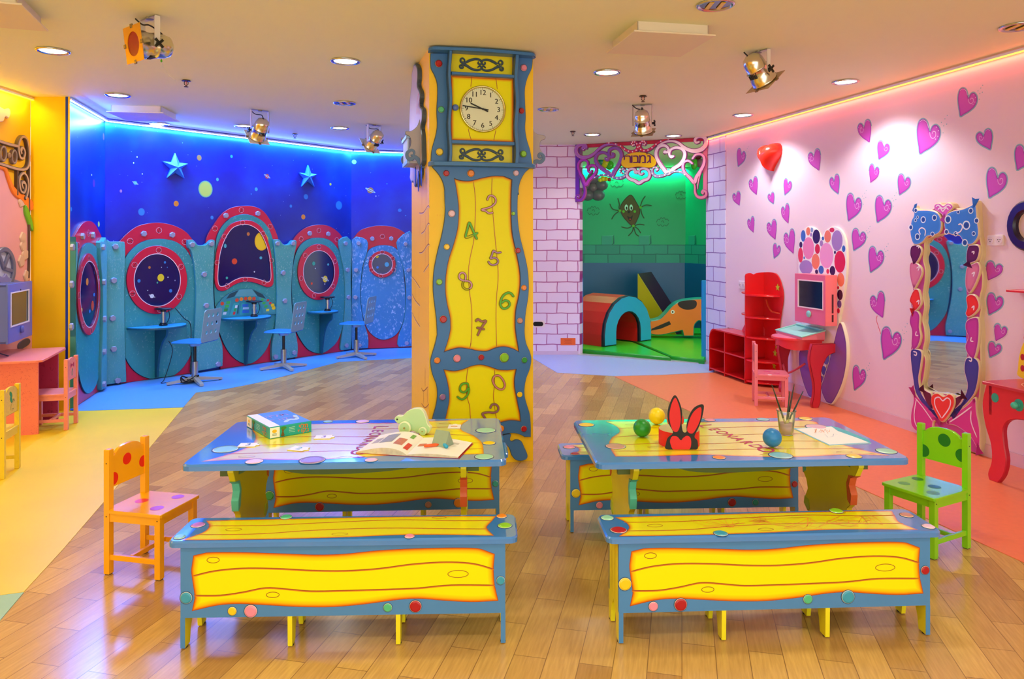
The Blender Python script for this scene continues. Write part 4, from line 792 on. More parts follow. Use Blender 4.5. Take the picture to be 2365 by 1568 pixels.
# ================================================================ the space wall
C1, C2, C3, C8 = (0, 0, 3.137), (0, 450, 3.137), (400, 300, 2.613), (150, 480, 3.267)
redm = mat('#d4163a', .3, var=.05, nscale=6); redd = mat('#7a0c28', .35)
teal1 = spotm('teal_daub', '#36a09e', '#8cccca', 24, .16, .38, amt=.7, dist=1.6, base2='#2e9294'); teal2 = spotm('teal_plate', '#58b0ac', '#b4dcd4', 26, .18, .4, amt=.8, dist=2.2, base2='#44a09e')
teal3 = spotm('teal_swirl', '#3a8fc0', '#b8d8f0', 20, .26, .4, amt=1, dist=1.2, base2='#3384b8'); teald = mat('#145a6a', .45, var=0)
navy = spotm('porthole_sky', '#04125a', '#3858b0', 26, .05, .18, amt=.9, dist=1, base2='#020c48')
hexm = mat('#9c9cae', .35, metal=.1); blk = mat('#170810', .5, var=0); wht = mat('#f0dce4', .35, var=0)
PC = {'o': '#e88a20', 'b': '#2a84d0', 'y': '#e8d42a', 'w': '#d8e4f0', 'g': '#38b090', 'r': '#e04a20', 't': '#48b0c8', 'p': '#b878c8', 'v': '#6a30b0', 'n': '#c07838', 'q': '#8a98c8', 'Y': '#f4d414', 'G': '#c8dc60', 'k': '#0a3a96'}
def planet(b, fr, cr, x, y, rx, ry, c, d, ring=False):
    u, v = fr.w(cr[0] + x/cr[2], cr[1] + y/cr[2], d); ua = fr.w(cr[0] + (x + rx)/cr[2], cr[1] + y/cr[2], d)[0]; va = fr.w(cr[0] + x/cr[2], cr[1] + (y - ry)/cr[2], d)[1]
    r1, r2 = abs(ua - u), abs(va - v); ce = {'G': '#48b8a0', 'o': '#f0a848', 'b': '#0a58a8', 'Y': '#f0b810'}.get(c, PC[c])
    g = gradm('planet_' + c, [(0, ce), (.5, PC[c]), (1, PC[c])], .35)
    if min(r1, r2) < .012: b.shape([ell(u, v, r1, r2, 10)], d, d + .0005, mat(PC[c], .4, var=0))
    else: b.burn(ell(u, v, r1, r2, 22), d + .0005, g, (0, min(r1, r2)*.45), (0, 1))
    if ring: e = [(u + a*cos(R(-25)) - c_*sin(R(-25)), v + a*sin(R(-25)) + c_*cos(R(-25))) for a, c_ in ell(0, 0, r1*1.75, r1*.35, 20)]; b.ringstrip(e, r1*.16, d + .001, mat('#c8e0f0', .4, var=0))
def screw(b, u, v, r, d, a):
    b.ringstrip(ell(u, v, r, n=16), r*.16, d + .0005, mat('#e8a0b0', .4, var=0)); b.ringstrip(ell(u - r*.08, v + r*.08, r*.88, n=16), r*.12, d + .0004, blk)
    b.strip([(u - r*cos(a), v - r*sin(a)), (u + r*cos(a), v + r*sin(a))], [r*.16]*2, d + .0006, blk)
_bm = {}
def boltmesh(r, h):
    if (r, h) in _bm: return _bm[r, h]
    b = MB(WX); b.lathe([(r*.99, 0), (r, h - .004), (r - .004, h), (.0001, h)], hexm, 6, smooth=False); _bm[r, h] = b.mesh('bolt'); return _bm[r, h]
def bolts(t, fr, cr, L, d, r=.031, h=.024):
    me = boltmesh(r, h)
    for i, (x, y) in enumerate(L):
        u, v = fr.w(cr[0] + x/cr[2], cr[1] + y/cr[2], d + h); t.inst('bolt', me, (u, -d, v), Matrix.Rotation(R(17*i + 10), 4, 'Y'))
def station(fr, cr, label, arch, oval, ring_o, ring_i, planets, rs, as_, bl, tm=teal1, ovc=True, extra=None):
    A = sm(fr.wl(arch[0], cr, .02), False) + fr.wl(arch[1], cr, .02); A = [(u, max(v, .004)) for u, v in A]
    us = [u for u, v in A]; t = Th('porthole_panel', label, 'wall panel', fr, (min(us) + max(us))/2, 0, 0, group='spaceship panels of the blue corner')
    b = t.W(); b.shape([A], 0, .02, redm, .003, redd)
    for i, (x, y) in enumerate(as_): u, v = fr.w(cr[0] + x/cr[2], cr[1] + y/cr[2], .02); screw(b, u, v, .032, .02, .9*i + .3)
    t.part('arch_board', b)
    O = sm(fr.wl(oval, cr, .035)); O = [(u, max(v, .006)) for u, v in O]
    b = t.W(); b.shape([O], .02, .035, tm, .004, mat('#0c1c24', .5)); ov = t.part('oval_board', b)
    ro = ring_o if isinstance(ring_o, list) else None
    RO = sm(fr.wl(ring_o, cr, .05)); RI = sm(fr.wl(ring_i, cr, .05))
    b = t.W(); b.shape([RO, RI], .035, .05, redm, .004, redd); b.ringstrip(inset(ccw(RI), -.008), .007, .0505, wht)
    for i, (x, y) in enumerate(rs): u, v = fr.w(cr[0] + x/cr[2], cr[1] + y/cr[2], .05); screw(b, u, v, .030, .05, .8*i)
    t.part('porthole_ring', b)
    b = t.W(); b.burn(inset(ccw(RI), -.003), .037, gradm('porthole_sky_edge', [(0, '#0a2270'), (1, '#030e52')], .15), (0, .03), (0, 1))
    for p in planets: planet(b, fr, cr, *p[:5], .038, len(p) > 5)
    t.part('porthole_view', b); bolts(t, fr, cr, bl, .02)
    if extra: extra(t)
    return t
def E(cx, cy, rx, ry, n=14): return [(cx + rx*cos(2*pi*i/n), cy + ry*sin(2*pi*i/n)) for i in range(n)]
station(BLUW, C2, 'left large round porthole on the long starry wall, small saturn in its view',
    ([(858,345),(920,280),(1000,225),(1100,203),(1180,203),(1270,225),(1350,270),(1405,335)], [(1420,700),(1420,1345),(870,1400),(900,700)]),
    [(1140,318),(1250,330),(1340,385),(1395,480),(1412,620),(1420,800),(1418,1000),(1395,1130),(1330,1250),(1240,1320),(1130,1340),(1020,1310),(940,1240),(890,1130),(860,980),(850,800),(860,600),(900,470),(960,390),(1040,335)],
    E(1137,616,221,249), E(1140,617,165,187),
    [(1083,526,9,10,'n'),(1195,489,8,9,'b'),(1165,600,24,27,'y'),(1217,597,4,5,'w'),(1007,623,12,13,'b'),(1140,636,6,7,'g'),(1236,695,12,13,'b'),(1101,733,15,15,'w',1),(1212,525,3,4,'b'),(1268,620,4,5,'q'),(1170,525,3,3,'w'),(1070,692,4,4,'w')],
    [(1150,400),(1312,520),(1297,737),(1158,832),(960,715),(975,507)], [(943,335),(1152,257),(1338,340)], [(1047,282),(1253,290)])
def dash(t):
    b = t.W(); fr, cr, d = BLUW, C3, .05
    o = sm(fr.wl([(258,1065),(300,1015),(350,980),(400,962),(475,960),(545,990),(595,1030),(628,1075)], cr, d), False) + fr.wl([(622,1112),(290,1140),(262,1110)], cr, d)
    b.shape([o], .035, .05, mat('#2f8f94', .4), .003, teald)
    def pl(pts, c, dd=.0506): b.shape([ccw(fr.wl(pts, cr, .05))], .05, dd, mat(c, .35, var=.02))
    pl([(400,964),(475,962),(507,1003),(372,1006)], '#5aa8ae'); pl([(340,990),(395,966),(368,1006),(320,1020)], '#1c4a50'); pl([(480,963),(540,992),(560,1020),(510,1004)], '#1c4a50')
    pl([(366,1045),(398,1045),(376,1120),(338,1122)], '#38a8a0'); pl([(412,1044),(462,1042),(470,1112),(400,1116)], '#38a8a0'); pl([(472,1042),(505,1040),(530,1108),(482,1110)], '#38a8a0')
    pl([(300,1040),(350,1030),(335,1120),(275,1125),(268,1080)], '#3c9c9c'); pl([(515,1010),(560,1012),(612,1065),(615,1100),(545,1106)], '#3c9c9c')
    for x, y, c in ((385,1027,'r'),(411,1021,'o'),(437,1018,'r'),(462,1017,'o'),(487,1018,'r'),(296,1048,'r'),(606,1074,'Y'),(600,1058,'Y')): planet(b, fr, cr, x, y, 11, 11, c, .051)
    for x0, y0, w, h, c in ((418,1052,36,14,'#3a78c8'),(422,1070,36,12,'#b8d8e8'),(418,1088,42,16,'#3a78c8'),(375,1058,14,16,'#e0e8e8'),(368,1078,14,16,'#38a848'),(362,1098,14,16,'#d83828'),(388,1058,8,50,'#105a60'),(480,1055,18,10,'#c8d828'),(486,1072,18,10,'#e8e8d8'),(492,1088,18,10,'#3a78c8'),(322,1034,22,16,'#3ab848'),(315,1056,22,16,'#3ab848'),(308,1078,22,16,'#2a9838'),(302,1100,20,14,'#c8d8d8'),(530,1018,16,14,'#3ab848'),(540,1038,18,14,'#3ab848'),(552,1058,18,14,'#3ab848'),(562,1080,18,14,'#e8e048'),(566,1022,14,12,'#d83828'),(580,1040,14,12,'#d83828')):
        pl([(x0, y0), (x0 + w, y0 - 1), (x0 + w - 3, y0 + h), (x0 - 3, y0 + h + 1)], c, .0518)
    t.part('control_panel', b)
station(BLUW, C3, 'tall middle window panel on the starry wall with big yellow planet and control panel',
    ([(195,690),(205,640),(240,580),(290,510),(350,470),(420,458),(490,462),(550,495),(600,570),(630,640),(640,690)], [(640,1000),(640,1402),(285,1452),(250,1000)]),
    [(420,508),(500,525),(560,570),(600,650),(618,780),(625,950),(620,1100),(600,1230),(560,1330),(500,1395),(440,1413),(370,1380),(315,1310),(275,1210),(252,1080),(245,900),(250,720),(275,615),(335,540)],
    [(415,545),(480,550),(540,595),(580,690),(600,800),(607,900),(600,938),(572,950),(535,938),(480,920),(420,918),(370,935),(325,965),(288,973),(262,955),(250,900),(255,780),(270,700),(300,630),(345,570)],
    [(420,573),(470,580),(520,615),(555,680),(578,760),(588,860),(585,905),(565,916),(530,903),(480,890),(420,888),(370,905),(325,933),(290,942),(275,925),(272,870),(280,780),(295,710),(325,640),(365,590)],
    [(453,628,9,11,'n'),(370,793,16,18,'r'),(529,772,8,9,'t'),(490,856,4,5,'w'),(324,893,7,8,'g'),(533,672,41,56,'Y'),(314,700,8,13,'t')],
    [(419,560),(308,643),(265,800),(326,940),(434,902),(548,920),(593,787),(543,625)], [(252,595),(411,484),(585,583)], [(322,517),(515,505)], extra=dash)
station(BLUW, C3, 'right round porthole on the long starry wall, with a yellow saturn',
    ([(716,680),(745,635),(800,590),(870,572),(940,580),(1000,620),(1032,668)], [(1030,900),(1030,1338),(735,1380),(720,900)]),
    [(870,650),(940,662),(990,710),(1018,770),(1030,850),(1038,1000),(1030,1150),(1000,1260),(950,1320),(890,1350),(820,1330),(770,1270),(735,1190),(718,1050),(715,900),(730,780),(760,705),(810,662)],
    E(877,857,125,170), E(880,857,93,127),
    [(848,806,9,12,'g'),(935,812,6,7,'t'),(857,836,3,4,'w'),(836,927,6,8,'r'),(917,900,14,20,'y',1),(915,930,3,4,'w')],
    [(880,705),(797,757),(773,895),(850,1000),(965,943),(978,793)], [(772,657),(879,607),(987,662)], [(828,625),(940,628)])
station(BCW, C3, 'small round porthole in a bright swirled oval, beside the column',
    ([(1083,658),(1130,605),(1200,582),(1260,577),(1330,585),(1390,615),(1435,660)], [(1437,900),(1437,1312),(1150,1320),(1110,900)]),
    [(1262,695),(1330,705),(1370,750),(1390,850),(1403,1000),(1395,1130),(1360,1220),(1300,1262),(1240,1262),(1180,1215),(1145,1130),(1130,1000),(1140,850),(1165,750),(1200,710)],
    E(1261,810,82,82), E(1261,810,60,60), [(1231,764,9,9,'y'),(1289,812,13,14,'t'),(1233,830,8,8,'b')], [(1261,737),(1325,775),(1330,845),(1252,880),(1195,845),(1192,775)], [(1262,643)], [(1202,657),(1317,656)], tm=teal3)
station(LBW, C8, 'narrow foreshortened porthole on the short wall beside the yellow corner',
    ([(50,255),(90,180),(130,120),(175,98),(220,115),(260,180),(292,255)], [(295,700),(295,1372),(100,1520),(70,700)]),
    [(185,262),(240,300),(275,420),(288,600),(285,900),(275,1150),(240,1330),(180,1402),(130,1350),(95,1180),(80,900),(88,600),(100,420),(135,300)],
    E(182,652,86,310), E(186,652,68,246), [(168,558,9,28,'o'),(226,480,5,24,'b'),(220,655,7,14,'b'),(208,738,10,38,'r'),(187,780,6,14,'b'),(126,772,6,18,'y')],
    [(182,378),(250,490),(256,730),(200,925),(138,880),(107,660),(128,468)], [(178,190),(250,255),(103,285)], [(148,215),(225,207)])
def plate(fr, cr, label, pts, bl, tm=teal2, d=.06):
    o = [(max(u, .003) if fr is LBW else u, max(v, .02)) for u, v in sm(fr.wl(pts, cr, d), True, 3)]; us = [u for u, v in o]
    t = Th('bolted_plate', label, 'wall panel', fr, (min(us) + max(us))/2, 0, 0, group='bolted metal-look plates of the blue corner')
    b = t.W(); b.shape([o], 0, d, tm, .004, mat('#3a8a8a', .4)); t.part('board', b); bolts(t, fr, cr, bl, d)
plate(BLUW, C2, 'pale teal bolted plate at the inner corner, left of the first round porthole', [(771,342),(800,339),(885,339),(905,352),(908,440),(902,700),(905,1000),(912,1220),(916,1355),(900,1378),(800,1398),(771,1402),(769,1200),(769,600)], [(840,375),(828,620),(820,895),(828,1118),(857,1347)])
plate(LBW, C8, 'narrow teal bolted plate on the short wall, touching the inner corner', [(268,262),(290,256),(316,256),(316,700),(316,1355),(290,1380),(278,1365),(276,1180),(287,900),(285,600),(272,420)], [(303,298),(308,560),(312,838),(311,1085),(309,1330)])
plate(LBW, C8, 'teal bolted plate right against the yellow wall', [(24,258),(60,256),(90,258),(98,275),(96,400),(86,520),(78,640),(80,900),(88,1100),(98,1300),(98,1480),(80,1540),(40,1570),(26,1500),(26,800)], [(70,298),(65,577),(62,897)])
plate(BLUW, C3, 'pale teal bolted plate between the left porthole and the middle window', [(90,672),(96,664),(120,664),(138,680),(150,694),(195,694),(212,678),(228,664),(248,666),(252,690),(246,800),(243,950),(252,1100),(272,1220),(298,1300),(299,1410),(285,1428),(180,1450),(118,1456),(112,1440),(130,1200),(138,1000),(132,860),(112,740),(92,710)], [(119,692),(235,687),(191,872),(204,1060),(275,1414)])
plate(BLUW, C3, 'spotted teal bolted plate between the middle window and the right porthole', [(606,672),(614,662),(640,662),(655,680),(670,692),(702,690),(722,668),(742,668),(745,690),(728,780),(716,900),(716,1050),(734,1190),(752,1290),(750,1358),(738,1373),(620,1392),(598,1382),(598,1290),(618,1180),(627,1000),(620,800)], [(634,685),(728,685),(668,863),(678,1032),(622,1370),(735,1345)])
plate(BLUW, C3, 'narrow teal bolted plate right of the right porthole, at the far corner', [(1003,666),(1072,664),(1073,900),(1073,1324),(1016,1330),(1011,1290),(1030,1150),(1038,1000),(1030,850),(1012,760)], [(1045,685),(1057,845),(1062,1010),(1050,1302)], d=.045)
plate(BCW, C3, 'bright swirled bolted plate left of the small porthole', [(1078,664),(1168,664),(1170,740),(1142,830),(1130,1000),(1146,1140),(1176,1240),(1176,1312),(1160,1320),(1078,1326),(1078,900)], [(1119,683),(1103,845),(1100,1010),(1126,1300)], teal3, d=.045)
plate(BCW, C3, 'bright swirled bolted plate right of the small porthole, cut off by the column', [(1356,662),(1460,660),(1460,1310),(1362,1311),(1360,1240),(1392,1150),(1405,1000),(1392,850),(1358,740)], [(1402,688),(1420,845),(1425,1012),(1410,1288)], teal3, d=.045)
def wallplanets(wall, fr, L):
    for cr, x, y, rx, ry, c, *rg in L: b = MB(WX); planet(b, fr, cr, x, y, rx, ry, c, 0, bool(rg)); b.build('painted_saturn' if rg else 'painted_planet', wall)
wallplanets(wall_blue, BLUW, [(C3,157,168,14,17,'n'),(C3,352,160,8,10,'b'),(C3,195,357,43,51,'G'),(C3,267,299,8,10,'t'),(C3,501,358,9,11,'t'),(C3,471,387,4,5,'b'),(C3,567,280,12,14,'r',1),(C3,18,445,15,17,'o'),(C3,234,529,10,12,'b'),(C3,710,460,8,10,'b'),(C3,801,403,14,17,'b'),(C3,785,525,12,15,'o'),(C3,1000,455,20,27,'b'),(C3,949,328,6,8,'y'),(C3,965,290,8,10,'k'),
    (C1,980,1325,14,14,'t',1),(C1,876,1384,9,11,'p'),(C1,1025,1535,25,28,'b'),(C1,968,1180,4,7,'w'),(C1,993,1137,4,6,'w'),(C1,1031,1260,4,5,'w')])
wallplanets(wall_bluel, LBW, [(C1,516,1515,6,17,'b'),(C1,680,1328,8,28,'v'),(C1,750,990,6,25,'v'),(C1,664,1268,3,7,'w'),(C8,255,123,7,22,'G')])
wallplanets(wall_bluec, BCW, [(C3,1092,193,14,13,'q'),(C3,1190,365,19,18,'n',1),(C3,1223,400,5,5,'q'),(C3,1367,485,12,11,'b'),(C3,1403,517,4,4,'b'),(C3,1290,325,4,4,'b')])
for label, cr, P, C in (('larger pale blue relief star on the left of the starry wall', C1, [(1270,1108),(1300,1178),(1362,1186),(1312,1222),(1336,1292),(1272,1252),(1212,1286),(1238,1222),(1180,1170),(1244,1174)], (1290,1212)), ('smaller pale blue relief star on the right of the starry wall', C3, [(815,212),(833,262),(868,268),(835,290),(852,342),(813,310),(776,340),(790,292),(760,258),(800,262)], (822,283))):
    l = ccw(BLUW.wl(P, cr, .02)); c = BLUW.w(cr[0] + C[0]/cr[2], cr[1] + C[1]/cr[2], .08); b = MB(WX); stm = mat('#3b78e8', .4, var=.08)
    b.add([(*q, 0) for q in l] + [(*q, .022) for q in l], [[i, (i+1) % 10, 10 + (i+1) % 10, 10 + i] for i in range(10)], stm)
    b.add([(*q, .022) for q in l] + [(*c, .085)], [[i, (i+1) % 10, 10] for i in range(10)], stm)
    solo('relief_star', label, 'star', b, BLUW, c[0], 0, c[1], group='blue relief stars')
# half-round desks with their fins
def halfdesk(px0, y0, pxc, pyc, label, dep=.30, jx=None, fb=None):
    fr = BLUW; u0, v0 = fr.w(px0, y0, .04); uc = fr.w(pxc, pyc, .04)[0]; a = uc - u0; zt = v0
    t = Th('half_round_desk', label, 'desk', fr, uc, -.05, 0, group='half-round teal desks on the starry wall'); dm = spotm('desk_daub', '#2f9ac8', '#8cc8e0', 34, .12, .35, amt=.5, dist=1, base2='#2a8fc0')
    b = t.B(); b.X = b.X @ Matrix.Translation((0, -.036, zt - .022)); b.shape([[(uc + a*cos(R(180 + i*6)), dep*sin(R(180 + i*6))) for i in range(31)]], 0, .022, dm, .004, teald, back=True); t.part('desk_top', b)
    b = t.B(); b.X = b.X @ Matrix.Translation((uc - .011, -.036, 0)) @ Matrix(((0, 0, 1, 0), (-1, 0, 0, 0), (0, 1, 0, 0), (0, 0, 0, 1)))
    fin = [(0, .02), (.045, .02)] + sm([(.05, .06), (.075, .22), (.11, .33), (.17, .42), (.235, .47), (.25, zt - .03)], False) + [(.25, zt - .022), (0, zt - .022)]
    b.shape([fin], 0, .022, teal2, .002, teald, back=True); t.part('fin', b)
    # game controller on the top: base, silver post, handlebar
    ju, jd = uc + (jx or 0) * a, .10; P = fr.M @ Vector((ju, -.04 - jd, 0)); J = Fr(P.x, P.y, 0); bk = mat('#0c0e12', .3)
    t = Th('game_controller', label.replace('half-round desk', 'black handlebar game controller on the half-round desk'), 'controller', J, 0, 0, zt, group='handlebar game controllers')
    b = t.B(); b.X = Matrix(); b.cyl(0, 0, .0, .018, .042, bk, 18, .004); b.cyl(0, 0, .018, .03, .034, bk, 18); t.part('base', b)
    b = t.B(); b.X = Matrix(); b.cyl(0, 0, .03, .145, .024, mat('#b8bcc4', .2, metal=1, var=0), 18); t.part('post', b)
    b = t.B(); b.X = Matrix(); b.cyl(0, 0, .145, .165, .03, bk, 14); b.lathe([(.0001, .163), (.05, .163), (.075, .172), (.078, .18), (.06, .186), (.0001, .184)], bk, 20, sx=1.25, sy=.7); t.part('handlebar', b)
    b = t.B(); b.X = Matrix(); b.tube(sm([(.05, 0, .16), (.065, 0, .12), (.055, .01, .07), (.035, .01, .03)], False), .004, bk, 6); t.part('cable_loop', b)
    return t, J, zt
D1 = halfdesk(292.6, 756.7, 360, 760, 'left half-round desk under the large left porthole', jx=.10)
D2 = halfdesk(400 + 290/2.613, 300 + 1138/2.613, 400 + 432/2.613, 760, 'middle half-round desk below the control panel', jx=.20)
D3 = halfdesk(400 + 808/2.613, 300 + 1098/2.613, 400 + 888/2.613, 730, 'right half-round desk under the saturn porthole', jx=.18, dep=.26)
# cable trailing from the first controller to the floor
P = BLUW; b = MB(); q = [P.M @ Vector((P.w(x, y, d)[0], -d, P.w(x, y, d)[1])) for x, y, d in ((405, 712, .10), (425, 735, .08), (440, 750, .07), (441, 800, .07), (441, 850, .08), (440, 872, .10))]
b.tube(sm([tuple(v) for v in q], False, 5), .004, mat('#101014', .5), 6); 
gx, gy = Gp(438, 886); b.tube(sm([tuple(q[-1]), (gx, gy, .012), (gx - .12, gy + .08, .01), (gx - .2, gy + .05, .012), (gx - .28, gy - .02, .01), (gx - .32, gy + .14, .03), (gx - .25, gy + .16, .3), (gx - .27, gy + .12, .42)], False, 6), .004, mat('#101014', .5), 6)
for i in range(5): r = random.Random(i); b.tube(sm([(gx + .07*cos(k + i), gy + .06*sin(k*1.3 + i), .02 + .03*((k*i) % 3)) for k in range(8)], False, 5), .004, mat('#101014', .5), 6)
solo('cable', 'tangled black cable hanging from the left half-round desk to the floor', 'cable', b, W0, gx, gy, 0)
# swivel stools
def swivel(px, py, label, face, sz=.43):
    X, Y = Gp(px, py); fr = Fr(X, Y, face); t = Th('swivel_chair', label, 'chair', fr, 0, 0, 0, group='perforated metal swivel chairs')
    sil, pw = mat('#b8bcb8', .3, metal=.6), spotm('worn_powder', '#8fb0b4', '#c8d0c0', 20, .12, .3, amt=.7, dist=2, base2='#7aa6b0')
    for i in range(4):
        a = R(45 + 90*i); b = t.B(); T = Matrix.Rotation(a, 4, 'Z'); b.add([(x, y, z) for x, w_, z0, z1 in ((.02, .022, .03, .065), (.27, .018, .008, .03)) for y, z in ((-w_, z0), (w_, z0), (w_, z1), (-w_, z1))], [[3, 2, 1, 0], [4, 5, 6, 7], [0, 1, 5, 4], [1, 2, 6, 5], [2, 3, 7, 6], [3, 0, 4, 7]], mat('#c0beb0', .35, metal=.3), X=T)
        b.cyl(.25, 0, 0, .012, .014, mat('#302c28', .7), 10, X=T); t.part('base_arm', b)
    b = t.B(); b.cyl(0, 0, .03, .22, .032, mat('#a8aca8', .25, metal=.8), 18); t.part('column_tube', b)
    b = t.B(); b.cyl(0, 0, .22, sz - .03, .016, mat('#141414', .35), 14); t.part('gas_lift', b)
    b = t.B(); b.cyl(0, 0, sz - .05, sz - .01, .05, mat('#a8aca8', .3, metal=.7), 14, r1=.07); t.part('seat_mount', b)
    # seat shell: flat, front lip down, rising into the back; holes punched through the back
    b = t.B(); w = .17
    b.X = b.X @ Matrix.Translation((0, 0, sz - .008)); b.shape([sm([(-.16, -w), (.10, -w), (.17, -w + .03), (.19, 0), (.17, w - .03), (.10, w), (-.16, w)], False)], 0, .010, mat('#3d92d8', .3, metal=.3), .002, back=True); seat = t.part('seat', b)
    b = t.B(); b.X = b.X @ Matrix.Translation((-.165, 0, sz)) @ Matrix.Rotation(R(-8), 4, 'Y') @ Matrix(((0, 0, 1, 0), (1, 0, 0, 0), (0, 1, 0, 0), (0, 0, 0, 1)))
    holes = [ell(-.085 + .085*i, .10 + .088*j, .021, n=14) for i in range(3) for j in range(3)]
    b.shape([rect(-w + .005, .0, w - .005, .335, .035)] + holes, 0, .008, pw, .001, back=True); t.part('backrest', b); return t
swivel(450, 884, 'perforated swivel chair nearest to the camera, at the left half-round desk', R(172))
swivel(655, 851, 'perforated swivel chair at the middle half-round desk', R(172))
swivel(823, 825, 'farthest perforated swivel chair, in front of the small porthole', R(172))
# ================================================================ the carved doorway sign
CD5 = (1320, 300, 6.956); TXT = mat('#6a1a5c', .45, var=0)
def scroll(b, P, w, c, d1=.05, edge=None, dots=None, fr=DOORW, cr=CD5, dw=.0):
    q = sm(fr.wl(P, cr, .04), False, 5); N = len(q); k = 1/cr[2]*9.05/FL*1.02
    if not isinstance(w, tuple): w = (w*.8, w*1.12, w*.8)
    ws = [x*k*1.15 for x in wid(N, *w)]
    b.stroke(q, ws, .006, d1, edge or mat('#f6d8ec', .4), .008, mat('#a03c90', .45)); b.strip(q, [x*.62 for x in ws], d1 + .001, mat(c, .38))
    if dots:
        for i in range(2, N - 1, 4): b.shape([ell(q[i][0], q[i][1], .009, n=10)], d1 + .001, d1 + .002, mat('#fbe8f0', .4, var=0))
uc = DOORW.w(1480, 350)[0]
t = Th('carved_door_sign', 'carved fretwork of hearts and scrolls with a yellow Hebrew name plate over the doorway', 'sign', DOORW, uc, -.03, 2.2)
def sc_part(nm, *a, **k): b = t.W(); scroll(b, *a, **k); t.part(nm, b)
b = t.W(); q = DOORW.wl([(60,238),(125,236),(125,700),(118,1150),(60,1160)], CD5, .03); b.shape([q], 0, .03, mat('#6a22b8', .4), .004); t.part('side_post', b)
b = t.W(); q = DOORW.wl([(2112,108),(2175,100),(2178,1100),(2112,1100)], CD5, .03); b.shape([q], 0, .03, mat('#d87aa4', .4), .004); t.part('side_post', b)
ut = DOORW.w(1335, 340)[0]; b = t.W(); b.shape([[(ut, CZ - .045), (DL - .0, CZ - .045), (DL - .0, CZ - .003), (ut, CZ - .003)]], 0, .028, mat('#c81846', .4), .003); t.part('top_rail', b)
sc_part('scroll', [(205,320),(185,300),(200,278),(232,290),(235,325),(205,355),(165,345),(130,310),(140,262),(185,240)][::-1][:0] + [(190,318),(175,295),(200,272),(235,290),(225,250),(165,238),(100,265),(75,330),(100,400),(170,440),(270,432),(360,385),(440,310),(530,250),(640,228),(740,240)], (40, 62, 34), '#b06ac4')
sc_part('scroll', [(560,206),(690,222),(790,262),(870,320),(950,352),(1030,335),(1068,280),(1045,215),(1000,190),(968,215),(985,248),(1012,238)], (26, 56, 30), '#d82850', edge=mat('#c81846', .4), dots=1)
sc_part('scroll', [(1610,135),(1460,175),(1360,232),(1280,298),(1200,335),(1125,322),(1092,265),(1112,208),(1155,182),(1188,208),(1172,240),(1145,228)], (26, 56, 30), '#d82850', edge=mat('#c81846', .4), dots=1)
sc_part('heart_scroll', [(545,455),(560,485),(590,470),(590,410),(540,370),(470,362),(405,400),(385,480),(420,560),(490,625),(570,680),(645,735),(690,660),(750,570),(795,470),(800,370),(750,305),(680,290),(615,320),(600,380),(625,430),(670,425),(675,388),(650,380)], (34, 62, 36), '#8a50b8', edge=mat('#c8a0e0', .4))
sc_part('heart_scroll', [(235,600),(262,570),(258,510),(200,480),(135,505),(108,580),(130,680),(180,770),(228,885),(280,810),(350,740),(395,660),(385,590),(325,568),(275,600),(270,660),(305,688),(325,655)], (30, 52, 32), '#b838c8', edge=mat('#d890e8', .4))
sc_part('scroll', [(100,640),(130,740),(180,850),(212,950),(205,1050),(160,1120),(105,1130),(75,1095),(90,1055),(125,1060),(118,1090)], (22, 50, 26), '#7a24b0')
sc_part('scroll', [(350,780),(430,735),(520,722),(610,738),(700,770),(780,775),(850,745),(870,685),(845,632),(800,632),(782,672),(815,698)], (22, 46, 26), '#5a80c0', edge=mat('#d8e0f4', .4), dots=1)
sc_part('heart_scroll', [(1060,655),(1055,690),(1020,680),(1025,640),(970,625),(905,660),(885,725),(930,785),(1010,815),(1083,855),(1160,812),(1230,785),(1258,715),(1225,640),(1150,618),(1095,640),(1085,690),(1115,715),(1150,700)], (34, 56, 34), '#dcc8e4', edge=mat('#f0e4f4', .4))
sc_part('heart_scroll', [(1490,370),(1500,345),(1540,360),(1560,310),(1510,255),(1430,260),(1370,320),(1360,420),(1410,530),(1480,630),(1550,700),(1640,625),(1740,560),(1805,470),(1820,370),(1770,305),(1680,285),(1595,320),(1572,390),(1600,440),(1640,425)], (40, 66, 40), '#f4dcee', edge=mat('#fdf4fa', .4))
sc_part('scroll', [(1385,262),(1480,205),(1600,180),(1710,205),(1800,275),(1890,325),(1990,340),(2090,312),(2155,240),(2160,155),(2105,108),(2030,112),(1985,160),(2005,205),(2050,192)], (30, 74, 40), '#f6d4e4', edge=mat('#fdeef6', .4))
sc_part('heart_scroll', [(1985,480),(1975,510),(2005,515),(1945,520),(1930,590),(1900,635),(1945,610),(1940,540),(1880,498),(1810,520),(1788,600),(1820,690),(1900,770),(1975,850),(2010,760),(2080,650),(2130,540),(2130,440),(2070,390),(1990,405),(1945,465)][7:], (34, 60, 34), '#f4a8d0', edge=mat('#fce0f0', .4))
sc_part('scroll', [(1850,740),(1760,680),(1660,668),(1560,700),(1460,738),(1360,745),(1300,700),(1298,630),(1345,600),(1388,628),(1365,660)], (22, 48, 26), '#9cb0dc', edge=mat('#e8ecfa', .4), dots=1)
sc_part('scroll', [(1965,830),(1985,920),(1985,1000),(2020,1070),(2090,1090),(2155,1060),(2160,1000),(2120,975),(2095,1005),(2120,1030)], (26, 50, 28), '#e088ac')
sc_part('scroll', [(2100,640),(2060,740),(2035,850),(2025,950)], (14, 24, 12), '#e8a0c0')
b = t.W(); o = sm(DOORW.wl([(800,520),(825,445),(900,392),(1000,365),(1080,358),(1200,370),(1300,420),(1355,500),(1345,565),(1290,602),(1200,605),(1080,590),(980,602),(880,608),(815,575)], CD5, .05))
b.shape([inset(ccw(o), -.008)], 0, .05, mat('#7a1a5c', .4), .004); b.shape([o], .05, .058, mat('#f2c80c', .35), .004)
